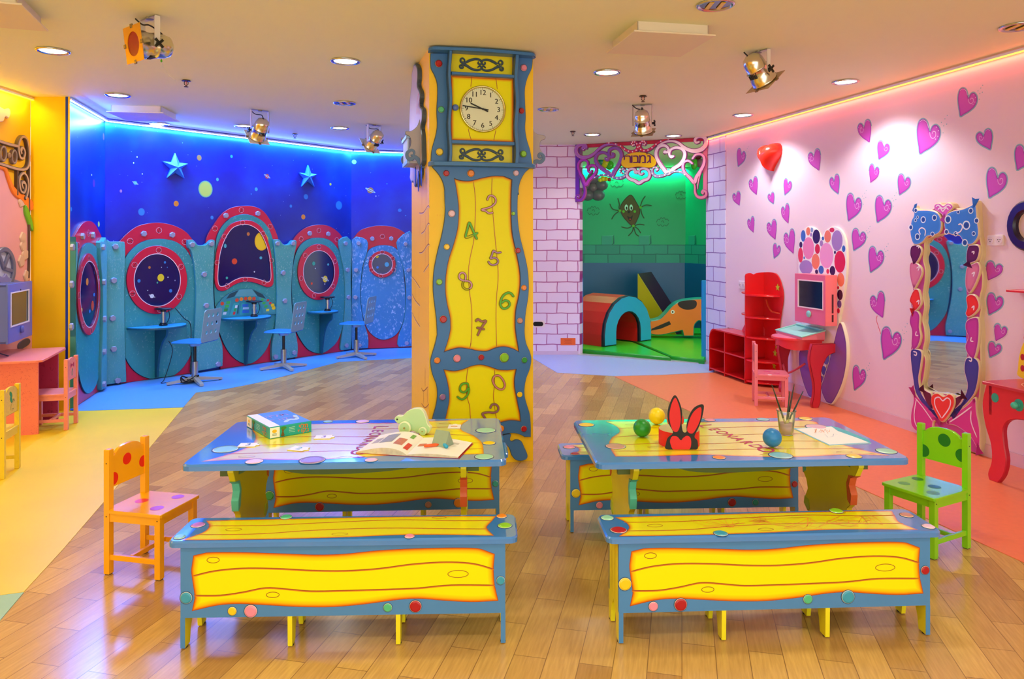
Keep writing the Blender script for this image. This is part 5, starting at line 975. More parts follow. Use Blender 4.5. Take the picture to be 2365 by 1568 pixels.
cx, cy = DOORW.w(1320 + 1075/6.956, 300 + 485/6.956, .06)
for i, (x, ch_, sz) in enumerate(((848, 'י', .135), (915, 'ר', .155), (968, 'ו', .155), (1040, 'ב', .155), (1140, 'מ', .165), (1245, 'ג', .16), (1212, "'", .09))):
    u, v = DOORW.w(1320 + x/6.956, 300 + (485 if i != 6 else 430)/6.956, .06); 
    for o_ in (-.003, .003): b.text(ch_, sz, TXT, Matrix.Translation((u + o_, v + .012, .0596 + o_*.1)), 0)
t.part('name_plate', b)
# ================================================================ play room
RM = lambda h: mat(h, .32, var=.06, nscale=5, bump=.25)
grn = RM('#2fce2a')
for nm, pts, extra, lab in (('floor_mat', [(1344,806),(1549,825),(1462,790),(1344,776)], [], 'green padded mat on the play room floor, front left'), ('floor_mat', [(1468,788),(1550,822),(1627,831),(1645,775),(1500,770)], [], 'green padded mat on the play room floor, front right'), ('floor_mat', [(1344,772),(1462,784),(1500,767),(1700,771),(1650,757),(1344,757)], [], 'green padded mat at the back, behind the soft tunnel')):
    q = [Gp(x, y, .055) for x, y in pts]; c = (sum(p[0] for p in q)/len(q), sum(p[1] for p in q)/len(q)); b = MB(); b.shape([q], .0, .055, grn, .012, RM('#1f9c22'))
    solo(nm, lab, 'mat', b, W0, c[0], c[1], 0, group='green floor mats')
TUN, tw = between(1.2, 9.76, 1.957, 10.44); z0 = .056
def arch(w, h, x0, n=10):
    r = w/2; return [(x0, z0)] + [(x0 + r - r*cos(pi*i/(2*n)*2/1), z0 + (h - r) + r*sin(pi*i/n)) for i in range(n+1)] + [(x0 + w, z0)]
t = Th('soft_play_tunnel', 'red soft-play arch with a light blue front face in the play room', 'soft play arch', TUN, tw/2, .25, z0)
oa, ia = arch(tw, .66, 0), arch(.50, .43, (tw - .50)/2); ring = oa + ia[::-1]
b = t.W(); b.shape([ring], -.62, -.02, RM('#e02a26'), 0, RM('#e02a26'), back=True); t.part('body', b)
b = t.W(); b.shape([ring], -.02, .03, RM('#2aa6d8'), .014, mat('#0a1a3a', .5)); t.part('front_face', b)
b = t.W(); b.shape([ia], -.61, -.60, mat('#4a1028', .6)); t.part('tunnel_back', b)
WED = Fr(1.93, 11.3, math.atan2(-.46, .89)); t = Th('foam_wedge', 'tall yellow and maroon foam wedge behind the tunnel', 'foam wedge', WED, .3, .35, z0)
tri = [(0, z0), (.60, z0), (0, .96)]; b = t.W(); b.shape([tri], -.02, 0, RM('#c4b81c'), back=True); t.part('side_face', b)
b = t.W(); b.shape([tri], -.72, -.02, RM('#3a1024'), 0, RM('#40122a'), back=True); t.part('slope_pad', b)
EL = Fr(1.86, 10.66, R(-6)); t = Th('soft_elephant', 'orange padded elephant shape with teal top at the right of the play room', 'soft play animal', EL, .6, .2, z0)
CE = (1220, 280, 2.614); eo = sm(EL.wl([(735,1205),(790,1193),(828,1160),(865,1118),(905,1092),(960,1078),(1040,1070),(1110,1075),(1150,1110),(1160,1180)], CE), False) + EL.wl([(1160,1296),(1060,1298),(1055,1240)], CE) + sm(EL.wl([(1052,1215),(1030,1205),(1008,1225)], CE), False) + EL.wl([(1003,1240),(1001,1298),(938,1298),(930,1264)], CE) + sm(EL.wl([(928,1264),(880,1275),(800,1292),(737,1284),(730,1245)], CE), False)
eo = [(u, max(v, z0 + .002)) for u, v in eo]
b = t.W(); b.shape([eo], -.03, .0, RM('#f08020'), .012, RM('#2a9c8a')); t.part('front_face', b)
b = t.W(); b.shape([eo], -.28, -.03, RM('#2a9c8a'), 0, RM('#2ab0a0'), back=True); t.part('body', b)
b = t.W(); b.shape([sm(EL.wl([(903,1102),(925,1086),(1000,1080),(1018,1100),(1005,1128),(960,1138),(920,1125)], CE))], 0, .004, mat('#14100c', .3)); t.part('ear_patch', b)
b = t.W(); b.shape([EL.wl([(745,1252),(852,1206),(862,1226),(800,1252),(742,1264)], CE)], 0, .004, mat('#14100c', .3)); t.part('mouth', b)
b = t.W(); u, v = EL.w(1220 + 872/2.614, 280 + 1151/2.614); b.shape([ell(u, v, .028)], 0, .003, mat('#e8f4f0', .3)); b.shape([ell(u, v, .012)], .003, .005, mat('#14100c', .3)); t.part('eye', b)
for (x, y, z_, lab) in ((.90, 9.62, .8, 'narrow light blue padded strip on the left jamb of the play room doorway'), (2.34, 8.93, .8, 'narrow light blue padded strip on the right jamb of the play room doorway')):
    b = MB(); b.box(x - .03, y, .01, x + .03, y + .05, .98, RM('#1a90e0'), .008); solo('jamb_pad', lab, 'padding', b, W0, x, y, .01, group='blue jamb pads')
# kite painted on the back wall
pb = bpy.data.objects['wall_playroom_back']; b = MB(WX); kb = mat('#3c2c10', .5, var=0)
b.burn(sm(PB.wl([(620,443),(655,490),(676,540),(662,590),(633,634),(590,600),(562,560),(553,520),(578,475)], CE)), .002, gradm('kite', [(0, '#1c1408'), (1, '#5a4418')], .5), (0, .02), (0, 1))
for P in ([(540,463),(550,500),(548,520),(553,540)],[(492,497),(510,530),(553,540)],[(503,593),(520,565),(553,540)],[(675,520),(688,480),(708,450)],[(678,520),(710,506),(747,510)],[(678,520),(686,560),(700,587)],[(560,637),(600,645),(635,630)],[(603,693),(628,665),(635,632)],[(680,677),(662,650),(635,632)],[(703,627),(670,622),(638,632)],[(635,632),(650,680),(682,705),(695,750)]):
    b.strip(sm(PB.wl(P, CE), False), .018, .0025, mat('#1c4a20', .5, var=0))
for x in (592, 621): u, v = PB.w(1220 + x/2.614, 280 + 521/2.614); b.shape([ell(u, v, .028, .05)], 0, .003, mat('#c8e8d8', .4, var=0)); b.shape([ell(u + .004, v - .01, .014, .026)], .003, .0035, mat('#101810', .4, var=0))
for x, y, c in ((575, 545, '#5cb820'), (643, 545, '#5cb820'), (553, 540, '#5cb820'), (678, 520, '#5cb820'), (635, 632, '#5cb820'), (607, 547, '#14100a')): u, v = PB.w(1220 + x/2.614, 280 + y/2.614); b.shape([ell(u, v, .022)], 0, .0032, mat(c, .5, var=0))
b.shape([sm(PB.wl([(598,572),(615,580),(630,568),(625,592),(610,600)], CE))], 0, .003, mat('#14100a', .5, var=0)); b.shape([ell(*PB.w(1220 + 615/2.614, 280 + 591/2.614), .016, .01)], 0, .0034, mat('#d83020', .5, var=0))
b.build('painted_kite', pb)
def balloons(name, label, px, py, Y, L):
    fr = Fr((px - CX)*Y/FL, Y, 0); z = K + (HZ - py)*Y/FL; t = Th(name, label, 'balloon', fr, 0, 0, z)
    if 'small' in name: b = t.B(); b.X = Matrix(); b.tube([(0, 0, 0), (.002, 0, (CZ - z)/2), (0, 0, CZ - z)], .0015, mat('#d8d8d0', .5), 5); t.part('thread', b)
    for dx, dz, r, c, *s in L: b = t.B(); b.X = Matrix(); b.ball(dx, 0, dz, r, mat(c, .2), 16, *(s or ())); t.part('balloon', b)
balloons('balloon_flower', 'grey-violet balloon flower high on the play room wall, left', 1369, 433, 12.14, [(0, 0, .08, '#8a7888')] + [(.15*cos(R(a)), .15*sin(R(a)), .10, '#7a7084', 1.15, .9, 1) for a in (90, 18, -54, -126, 162)])
balloons('balloon_bunch', 'yellow, green and dark red balloons seen through the left purple heart', 1400, 377, 11.2, [(-.05, .09, .075, '#7a1020'), (-.02, .0, .075, '#d8d020'), (.05, -.03, .07, '#4ac030'), (-.09, .02, .07, '#108a70')])
balloons('balloon_bunch', 'green, violet and dark red balloons seen through the right pink heart', 1611, 372, 10.6, [(0, .09, .07, '#5a1020'), (-.05, -.04, .065, '#4ac030', .8, .8, 1.3), (.04, -.03, .065, '#8a6a80')])
balloons('small_balloon', 'small yellow balloon figure hanging just below the left blue scroll', 1392, 413, 11.2, [(0, 0, .04, '#e8e020'), (.05, .0, .035, '#e8c020'), (-.04, -.02, .03, '#e8e020'), (.10, -.01, .03, '#a83030')])
# ================================================================ brick wall details
b = MB(WX); u, v = BRKW.w(1243, 748); b.shape([rect(u - .085, v - .045, u + .085, v + .045, .03)], 0, .002, mat('#e8dce4', .5)); b.shape([rect(u - .065, v - .028, u + .065, v + .028, .026)], 0, .003, mat('#050304', .8, var=0)); solo('wall_opening', 'black oval hole in the lilac brick wall right of the column', 'hole', b, BRKW, u, 0, v)
b = MB(WX); u, v = BRKW.w(1312, 789); b.box(u - .095, v - .045, 0, u + .095, v + .045, .003, mat('#f0641c', .5))
for k in range(5): b.box(u - .05 + .008*(k % 2), v + .028 - k*.014, .003, u + .05 - .008*(k % 2), v + .031 - k*.014, .0034, mat('#a83818', .5, var=0))
solo('wall_notice', 'small orange notice near the bottom of the brick wall beside the doorway', 'notice', b, BRKW, u, 0, v)
# ================================================================ hearts painted on the pink wall
hg = gradm('heart_paint', [(0, '#7a1c98'), (.35, '#b636b4'), (1, '#cf4cc0')], .4); sw, tl_ = mat('#f0c0ec', .4, var=0), mat('#8ab8c8', .5, var=0)
HP = [(.10, 1.0), (.02, .72), (.0, .45), (.03, .18), (.14, .02), (.30, .0), (.44, .10), (.50, .30), (.58, .34), (.72, .22), (.88, .24), (.98, .38), (1.0, .52), (.90, .72), (.62, .88), (.35, .95)]
HP = [(.12, 1.0), (.07, .80), (.01, .55), (.0, .30), (.08, .08), (.25, .0), (.42, .07), (.50, .25), (.56, .36), (.66, .22), (.82, .17), (.97, .27), (1.0, .45), (.88, .65), (.60, .82), (.32, .93)]
def heart(x0, y0, x1, y1, mir, cr):
    X = lambda a: (1 - a if mir else a)*(x1 - x0) + x0; Yv = lambda a: a*(y1 - y0) + y0
    q = PINKW.wl([(X(a), Yv(c)) for a, c in HP], cr); o = sm(q, True, 3); w = max(abs(q[0][0] - q[10][0]), .05); b = MB(WX)
    b.shape([inset(ccw(o), -.008)], 0, .0008, tl_); b.burn(o, .0012, hg, (0, w*.05, w*.12), (0, .4, 1))
    b.strip(sm(PINKW.wl([(X(a), Yv(c)) for a, c in ((.55, .37), (.58, .50), (.68, .56), (.80, .50), (.80, .38), (.70, .36), (.66, .43))], cr), False, 4), w*.035, .002, sw)
    b.strip(sm(PINKW.wl([(X(a), Yv(c)) for a, c in ((.10, .10), (.25, .03), (.42, .10), (.50, .27))], cr), False, 4), w*.03, .002, sw)
    if w > .11:
        for a, c in ((.84, .24), (.93, .34), (.90, .50), (.80, .58)): b.shape([ell(*PINKW.w(cr[0] + X(a)/cr[2], cr[1] + Yv(c)/cr[2]), w*.03, n=8)], .0018, .0024, sw)
        for a, c in ((1.05, .10), (1.2, .0), (1.15, .2), (1.3, -.1), (1.12, .4), (1.28, .15)):
            if not mir: b.shape([ell(*PINKW.w(cr[0] + X(a)/cr[2], cr[1] + Yv(c)/cr[2]), .004, n=6)], .0, .0008, tl_)
    b.build('painted_heart', wall_right)
CA, CB, CC = (1600, 50, 2.851), (1600, 480, 3.136), (2240, 430, 2.24)
for a in [(292,835,348,952,0),(760,838,842,980,1),(902,1005,966,1132,1),(370,1020,428,1140,1),(600,1033,652,1140,0),(262,1117,314,1210,1),(495,1123,537,1198,1),(583,1198,636,1328,1),(360,1283,406,1388,1),(488,1302,552,1434,1),(600,1365,672,1526,1),(530,1460,578,1556,0),(1087,645,1175,795,1),(1217,783,1297,905,0),(1163,938,1228,1060,0),(1352,1003,1434,1138,0),(1013,1130,1112,1310,0),(1203,1145,1308,1320,0),(1050,1362,1140,1505,0),(1478,640,1630,870,0),(1748,437,1872,622,0),(1868,707,1972,840,1),(1937,962,2068,1158,0),(2123,812,2240,975,0)]: heart(*a, CA)
for a in [(1275,280,1383,465,0),(1285,605,1390,795,1),(1366,862,1510,1095,0),(1160,1142,1253,1318,0)]: heart(*a, CB)
for a in [(85,388,170,487,0),(90,553,172,663,0),(127,713,193,800,0),(97,805,163,883,0)]: heart(*a, CC)
b = MB(WX); b.strip(sm(PINKW.wl([(1337,780),(1330,810),(1345,860),(1365,920),(1390,975),(1430,1005)], CB), False), .006, .0006, mat('#e84a60', .5, var=0)); b.build('crayon_scribble', wall_right)
# red heart sculpture
C = PINKW.w(1773, 358, .07); b = MB(); hr = mat('#f02a1e', .22, var=.05); N, Mm = 28, 8; prof = [(16*sin(a)**3/17, (13*cos(a) - 5*cos(2*a) - 2*cos(3*a) - cos(4*a))/15.5) for a in (2*pi*i/N for i in range(N))]
hw = abs(PINKW.w(1797, 358, .07)[0] - PINKW.w(1749, 358, .07)[0])/2*.86; hh = abs(PINKW.w(1773, 325, .07)[1] - PINKW.w(1773, 393, .07)[1])/2
vs = []; fs = []
for k in range(Mm + 1):
    a = pi/2*k/Mm; s_ = cos(a)**.75 if k < Mm else .001
    vs += [(C[0] + x*hw*s_, -.16*sin(a)*(1 - .25*max(0, 1 - abs(x)*3)*(y > .2)) , C[1] + y*hh*s_) for x, y in prof]
for k in range(Mm):
    for i in range(N): fs.append([k*N + (i+1) % N, k*N + i, (k+1)*N + i, (k+1)*N + (i+1) % N])
b.add(vs, fs, hr, True); solo('heart_sculpture', 'glossy red puffy heart mounted high on the pink wall', 'wall decoration', b, PINKW, C[0], 0, C[1])
# sockets
for px, py, w, h, lab in ((1715, 658, .13, .085, 'white double socket on the pink wall beside the red shelves'), (2301, 555, .125, .072, 'white double socket on the pink wall right of the mirror')):
    u, v = PINKW.w(px, py); t = Th('wall_socket', lab, 'socket', PINKW, u, 0, v, group='white double sockets'); b = t.W(); b.shape([rect(u - w/2, v - h/2, u + w/2, v + h/2, .008)], 0, .012, mat('#f0e0e6', .35), .003); t.part('face_plate', b)
    for s_ in (-1, 1): b = t.W(); b.cyl(u + s_*.034, v, .012, .015, .025, mat('#e8d4dc', .35), 18); [b.cyl(u + s_*.034 + dx, v + dy, .015, .0155, .004, mat('#302428', .6, var=0), 8) for dx, dy in ((-.008, .004), (.008, .004), (0, -.008))]; t.part('outlet', b)
# ================================================================ mirror
CM = (2000, 430, 2.24); mf = PINKW; gold = mat('#d8c49a', .4); dpm = .045
def mb_(pts, d=dpm, cr=CM): return sm(mf.wl(pts, cr, d))
O = mb_([(247,100),(262,118),(320,122),(345,112),(352,92),(380,84),(400,95),(420,82),(448,92),(455,112),(500,112),(545,95),(568,76),(575,150),(580,240),(590,300),(592,360),(584,395),(597,450),(596,520),(584,580),(592,630),(584,680),(590,760),(588,850),(590,960),(582,1080),(572,1150),(590,1250),(592,1330),(575,1400),(520,1390),(420,1340),(340,1290),(275,1280),(235,1240),(230,1180),(245,1100),(240,1000),(228,900),(224,850),(232,760),(222,680),(230,640),(222,590),(236,540),(222,480),(222,410),(235,380),(224,340),(240,300),(225,240),(232,170),(245,140)])
O = [(u, max(.01, v)) for u, v in O]
G = mb_([(330,268),(420,245),(520,262),(518,300),(515,360),(512,450),(510,540),(515,600),(512,680),(508,780),(515,860),(505,930),(515,1000),(520,1080),(470,1085),(400,1070),(320,1060),(285,1040),(295,980),(303,900),(290,850),(300,800),(298,740),(288,690),(298,620),(290,560),(300,490),(302,430),(292,380),(298,330),(300,290)])
t = Th('wall_mirror', 'tall mirror on the pink wall in a carved frame of blue leaves and hearts', 'mirror', mf, sum(p[0] for p in O)/len(O), 0, .01)
b = t.W(); b.shape([O, G], 0, dpm - .01, mat('#c64a98', .35), .006, gold); t.part('frame', b)
b = t.W(); gm = bpy.data.materials.new('mirror_glass'); gm.use_nodes = True; p = gm.node_tree.nodes['Principled BSDF']; p.inputs['Metallic'].default_value = 1; p.inputs['Roughness'].default_value = .02; p.inputs['Base Color'].default_value = (.86, .88, .9, 1)
b.shape([inset(ccw(G), -.012)], .004, .010, gm); t.part('mirror_glass', b)
def fp(nm, pts, c, d1=.05, ring='#f4c8e4', dots=None, curl=None, ce=None):
    b = t.W(); o = mb_(pts, d1); o = [(u, max(.012, v)) for u, v in o]; b.shape([o], dpm - .012, d1, mat(ring, .35), .006, gold); g = gradm('frame_' + c, [(0, ce or c), (1, c)], .3); b.burn(inset(ccw(o), .009), d1 + .0006, g, (0, .02), (0, 1))
    for x, y, r in dots or []: u, v = mf.w(2000 + x/2.24, 430 + y/2.24, d1); b.ringstrip(ell(u, v, r*.0023, n=14), r*.0006, d1 + .0014, mat('#e8eefc', .4, var=0)); b.shape([ell(u, v, r*.0014, n=12)], d1, d1 + .0012, mat('#28489a', .4, var=0))
    for P in curl or []: b.strip(sm(mf.wl(P, CM, d1), False, 4), .009, d1 + .0016, mat('#f8e4f0', .4, var=0))
    t.part(nm, b)
fp('leaf', [(247,105),(262,120),(330,122),(375,140),(392,185),(385,235),(350,258),(318,262),(295,290),(265,305),(240,295),(226,240),(232,180),(245,150)], '#3d7ed8', dots=[(258,125,8),(268,160,5),(297,173,11),(355,163,10),(257,176,6),(232,213,10),(267,261,11),(345,248,8)], curl=[[(283,250),(275,228),(290,215),(308,228),(305,258)]], ce='#5090e4')
fp('leaf', [(568,80),(545,95),(500,115),(450,125),(415,145),(402,185),(410,230),(440,252),(480,258),(500,285),(530,305),(560,295),(585,250),(578,170)], '#3d7ed8', dots=[(478,134,6),(543,127,9),(425,172,13),(520,202,14),(573,178,9),(558,245,7),(512,292,11),(417,236,9),(465,246,8)], curl=[[(478,200),(492,195),(500,212),(488,235),(465,245)]], ce='#5090e4')
fp('heart_crest', [(350,112),(355,92),(380,85),(400,97),(422,84),(445,92),(452,112),(425,140),(402,180),(392,150),(365,130)], '#e05ac0', curl=[[(362,108),(375,98),(398,115),(425,98),(440,108)], [(372,122),(385,112),(398,130),(415,112),(428,122)]])
for k, (c, ce, a_, b_) in enumerate((('#6a1450', '#50103c', [(232,310),(262,300),(285,318),(288,345),(268,390),(245,410),(235,385),(225,350)], [(525,312),(550,300),(582,305),(590,335),(575,385),(545,400),(525,412),(515,370)]),
    ('#dc7ca0', '#c8608c', [(228,395),(255,392),(285,420),(290,455),(270,500),(248,535),(232,500),(222,440)], [(520,420),(548,400),(580,392),(592,430),(575,490),(550,540),(530,555),(512,520),(512,460)]),
    ('#f2321c', '#d82818', [(245,535),(270,532),(282,565),(285,610),(260,645),(236,650),(238,620),(222,590)], [(515,575),(540,556),(572,570),(588,620),(565,660),(530,680),(512,660),(520,625)]),
    ('#c83aa4', '#a82a8c', [(235,650),(262,642),(280,670),(278,730),(285,780),(270,830),(245,850),(232,820),(235,750),(222,700)], [(515,700),(545,678),(582,682),(588,750),(580,830),(560,895),(530,880),(510,830),(525,780),(512,740)]),
    ('#4440a0', '#38348c', [(228,855),(262,840),(290,860),(285,930),(275,1000),(290,1070),(330,1130),(365,1180),(320,1160),(260,1080),(240,990)], [(515,890),(550,880),(582,905),(588,960),(570,1060),(530,1120),(480,1165),(450,1180),(500,1100),(522,1030),(505,950)]))):
    cu = {0: [[(262,312),(275,308),(272,322)]], 1: [[(262,425),(278,415),(270,438)]], 2: [[(262,600),(275,590),(272,612)]], 3: [[(262,750),(258,770),(272,772)]], 4: [[(245,855),(262,860),(260,875),(248,870)]]}[k]
    fp('frame_heart' if k < 4 else 'frame_plume', a_, c, ce=ce, curl=cu); fp('frame_heart' if k < 4 else 'frame_plume', b_, c, ce=ce, curl=[[(x + 285, y + 30) for x, y in cu[0]]])
fp('frame_heart', [(285,1045),(320,1060),(340,1075),(350,1130),(345,1160),(310,1120)], '#6a1438'); fp('frame_heart', [(445,1110),(470,1085),(505,1078),(500,1110),(470,1150),(448,1165)], '#6a1438')
fp('frame_petal', [(240,1050),(270,1090),(320,1140),(380,1215),(350,1220),(340,1280),(275,1278),(235,1240),(230,1180),(243,1110)], '#d83a94', curl=[[(262,1100),(250,1180),(262,1240),(300,1255)], [(255,1095),(300,1150),(345,1215)]])
fp('frame_petal', [(565,1090),(520,1130),(450,1180),(410,1225),(470,1245),(540,1300),(585,1380),(592,1330),(590,1250),(575,1170)], '#d83a94', curl=[[(548,1140),(480,1190),(430,1222)], [(545,1160),(545,1220),(575,1300)]])
fp('frame_heart', [(392,1222),(355,1170),(335,1120),(340,1080),(370,1068),(400,1085),(430,1072),(455,1090),(458,1130),(435,1180)], '#f23a28', .06, ring='#f89078', curl=[[(392,1200),(360,1140),(358,1100),(380,1092),(398,1110),(420,1095),(438,1110),(430,1150),(394,1200)]])
# ================================================================ red shelf unit
SH = Fr(0, 0, 0); SH.M = PINKW.M.copy(); SH.I = PINKW.I; SH.a = PINKW.a
rm, rd_ = mat('#d8141c', .22, var=.04), mat('#8c0a18', .4)
def uo(px, d): # station along the wall of a point at depth d seen in column px
    return PINKW.w(px, 700, d)[0]
t = Th('red_cubby_shelf', 'low glossy red cubby unit beside the brick strip, rounded at its left end', 'shelf', PINKW, .9, -.12, 0); D_ = .24
u0, u1, u2 = uo(1637.5, D_), uo(1673, D_), uo(1721, D_)
def shp(b, pts, y0, y1, m_): b.shape([pts], y0, y1, m_, back=True)
b = t.W(); b.box(u0, .035, .004, u2, .485, .012, rd_); t.part('back_panel', b)
for z_, nm in ((.035, 'shelf'), (.255, 'shelf')): b = t.W(); b.box(u0, z_, .01, u2, z_ + .014, D_, rm); t.part(nm, b)
b = t.W(); b.box(u0 + .1, .475, .01, u2, .489, D_, rm); t.part('top_board', b)
for u, h in ((u1 - .007, .475), (u2 - .014, .475)): b = t.W(); b.box(u, .01, .01, u + .014, h, D_, rm); t.part('divider', b)
b = t.W(); b.X = b.X; n = 8; arc = [(u0, .01), (u0 + .014, .01), (u0 + .014, .36)] + [(u0 + .014 + .09 - .09*cos(R(90*i/n)), .36 + .11*sin(R(90*i/n))) for i in range(n+1)] + [(u0 + .104, .489), (u0 + .10, .489)] + [(u0 + .10 - .10*sin(R(90*i/n)), .36 + .129*cos(R(90*i/n))) for i in range(n+1)]
b.shape([ccw(arc)], .01, D_, rm, back=True); t.part('rounded_end', b)
b = t.W(); b.shape([ccw([(u1 - .02, .489), (u2, .489), (u2, .55)] + sm([(u2 - .04, .60), (u1 + .10, .59), (u1 + .02, .54)], False))], .01, .022, mat('#e0445c', .2), back=True); t.part('back_crest', b)
t = Th('red_corner_shelf', 'tall glossy red corner shelf with rounded shelves and small stars', 'shelf', PINKW, 1.35, -.12, 0); uA = PINKW.w(1767.4, 700)[0]; uE = uA + .31
b = t.B(); b.X = b.X @ Matrix.Translation((uA - .014, 0, 0)) @ Matrix(((0, 0, 1, 0), (-1, 0, 0, 0), (0, 1, 0, 0), (0, 0, 0, 1)))
b.shape([ccw([(.004, .01), (.225, .01), (.225, 1.10)] + sm([(.215, 1.12), (.17, 1.13), (.13, 1.115), (.09, 1.13), (.02, 1.135)], False) + [(.004, 1.135)])], 0, .014, rm, .001, back=True); t.part('side_panel', b)
b = t.W(); o = [(uA, .01), (uE - .02, .01)] + sm([(uE - .02, .25), (uE - .03, .45), (uE - .04, .60), (uE - .01, .74), (uE + .02, .86), (uE + .02, .96), (uE - .03, 1.07), (uE - .10, 1.13), (uE - .2, 1.14), (uA, 1.135)], False); b.shape([o], .004, .016, rm, .001); t.part('wall_panel', b)
for i, z_ in enumerate((.036, .246, .479, .682, .907)):
    b = t.B(); b.X = b.X @ Matrix.Translation((uA, -.016, z_)); b.shape([[(0, 0), (0, -.215)] + [(.285*sin(R(9*k)), -.215*cos(R(9*k))) for k in range(1, 11)]], -.006, .008, mat('#e8202a', .18), .001, back=True); t.part('quarter_shelf', b)
for z_ in (.92, .70):
    b = t.B(); b.X = b.X @ Matrix.Translation((uA - .014, -.004, z_)); b.shape([[(0, 0), (0, -.21)] + [(-.26*sin(R(9*k)), -.21*cos(R(9*k))) for k in range(1, 11)]], -.006, .006, mat('#e8202a', .18), .001, back=True); t.part('outer_shelf', b)
for x, y, d in ((615, 577, .018), (608, 1000, .018), (596, 1052, .018), (590, 1145, .018)):
    u, v = PINKW.w(1600 + x/3.136, 480 + y/3.136, d); b = t.W(); b.shape([[(u + (.036 if k % 2 == 0 else .016)*cos(R(90 + 36*k)), v + (.036 if k % 2 == 0 else .016)*sin(R(90 + 36*k))) for k in range(10)]], .0165, .020, mat('#b4c81c', .4, var=0)); t.part('star_sticker', b)
b = t.W(); q = sm([(PINKW.w(1600 + x/3.136, 480 + y/3.136, .05)) for x, y in ((530, 668), (540, 705), (562, 745), (590, 758), (622, 765))], False); b.stroke(q, .013, .04, .052, mat('#d84a1c', .4), .003); t.part('orange_trim', b)
# ================================================================ heart vanity: back board, computer box, table
t = Th('vanity_back_board', 'heart-topped back board with coloured bubbles and violet petals on the pink wall', 'wall panel', PINKW, PINKW.w(1900, 700)[0], 0, .3)
o = sm(PINKW.wl([(765,560),(765,380),(767,280),(785,190),(820,145),(862,138),(900,165),(930,210),(955,170),(1000,140),(1045,140),(1085,180),(1108,250),(1115,360),(1112,480),(1095,620),(1075,740),(1055,850),(1030,960),(985,1080),(940,1230),(910,1330),(870,1300),(840,1100),(800,900),(775,740)], CB, .02))
b = t.W(); b.shape([o], 0, .02, mat('#f2eef4', .4), .003, mat('#f6f0d8', .4)); 
for x, y, rx, ry, c in ((800,203,17,42,'#3a6ac8'),(836,170,15,30,'#f0806a'),(863,160,9,18,'#8aa0d8'),(895,208,27,52,'#2c1464'),(783,267,11,22,'#3a1460'),(838,292,41,80,'#f088c0'),(903,298,18,36,'#d8204c'),(781,342,18,54,'#e83860'),(977,207,24,45,'#f0806a'),(1008,160,18,17,'#d8305a'),(1045,237,40,75,'#a884cc'),(1093,296,12,24,'#3a6ac8'),(968,345,50,92,'#f0a0d8'),(1065,390,40,80,'#e02054'),(890,388,29,56,'#f0806a'),(820,430,48,52,'#a884cc'),(930,448,19,30,'#3a6ac8'),(1012,455,20,34,'#3a0c50'),(978,460,10,18,'#d8305a'),(932,257,12,22,'#a884cc'),(943,222,8,14,'#3a6ac8'),(1072,520,26,50,'#f0806a'),(1066,630,20,38,'#3a0c40'),(1062,697,15,29,'#6a4a9c'),(1055,745,10,19,'#d8204c'),(1053,578,7,12,'#d8204c'),(950,1180,18,34,'#4a48b0'),(935,1240,12,24,'#7a50b8'),(965,1090,22,45,'#6a60b8'),(807,362,5,10,'#3a6ac8'),(1030,322,7,12,'#2c1464'),(857,195,7,14,'#a884cc'),(897,462,11,16,'#3a1460')):
    u, v = PINKW.w(1600 + x/3.136, 480 + y/3.136, .02); ru = abs(PINKW.w(1600 + (x + rx)/3.136, 480 + y/3.136, .02)[0] - u); rv = abs(PINKW.w(1600 + x/3.136, 480 + (y + ry)/3.136, .02)[1] - v); b.shape([ell(u, v, ru, rv, 22)], .02, .0206, mat(c, .25, var=0))
t.part('bubble_board', b)
for P in ([(1062,835),(1095,910),(1110,1010),(1108,1130),(1085,1250),(1045,1350),(1000,1418),(962,1398),(930,1310),(950,1230),(985,1120),(1020,980)], [(768,1060),(790,1020),(830,1030),(860,1110),(866,1240),(860,1378),(830,1345),(795,1250),(772,1150)]):
    q = [(u, max(v, .02)) for u, v in sm(PINKW.wl(P, CB, .03))]; b = t.W(); b.shape([inset(ccw(q), -.008)], .0, .028, mat('#f6f0d8', .4), .002); b.burn(q, .0286, gradm('petal', [(0, '#5a3a8c'), (.6, '#8a54a8'), (1, '#8a54a8')], .3), (0, .02), (0, 1)); t.part('petal', b)
ub0 = 0.0; P_ = PINKW.w(1907, 700, .145)[0]; Pl = PINKW.w(1837, 700, .145)[0]
zt_, zb_ = PINKW.w(1907, 636, .145)[1], PINKW.w(1907, 753.5, .145)[1]; pk_, pk2 = mat('#ee6f96', .35), mat('#fa7f86', .35)
t = Th('toy_computer_box', 'pink wooden computer box with a dark screen and a round pale knob', 'computer box', PINKW, (P_ + Pl)/2, -.07, zb_)
b = t.W(); b.box(Pl, zb_, .03, P_, zt_, .145, pk2, .002); t.part('case', b)
b = t.W(); s0, s1 = PINKW.w(1600 + 765/3.136, 480 + 520/3.136, .148), PINKW.w(1600 + 946/3.136, 480 + 740/3.136, .148)
b.shape([rect(Pl, zb_, P_, zt_), rect(s0[0], s1[1], s1[0], s0[1])], .145, .152, pk_, .002); t.part('front_panel', b)
b = t.W(); b.shape([rect(s0[0], s1[1], s1[0], s0[1])], .145, .146, mat('#0a141c', .08, var=0, spec=.8)); t.part('screen', b)
b = t.W(); b.shape([rect(s0[0] - .004, s1[1] - .004, s1[0] + .004, s0[1] + .004), rect(s0[0] + .006, s1[1] + .006, s1[0] - .006, s0[1] - .006)], .146, .155, mat('#f6dce8', .3), .001); t.part('screen_frame', b)
b = t.W(); u, v = PINKW.w(1600 + 842/3.136, 480 + 768/3.136, .155); b.cyl(u, v, .152, .166, .03, mat('#90d8d0', .3), 22, .003); t.part('knob', b)
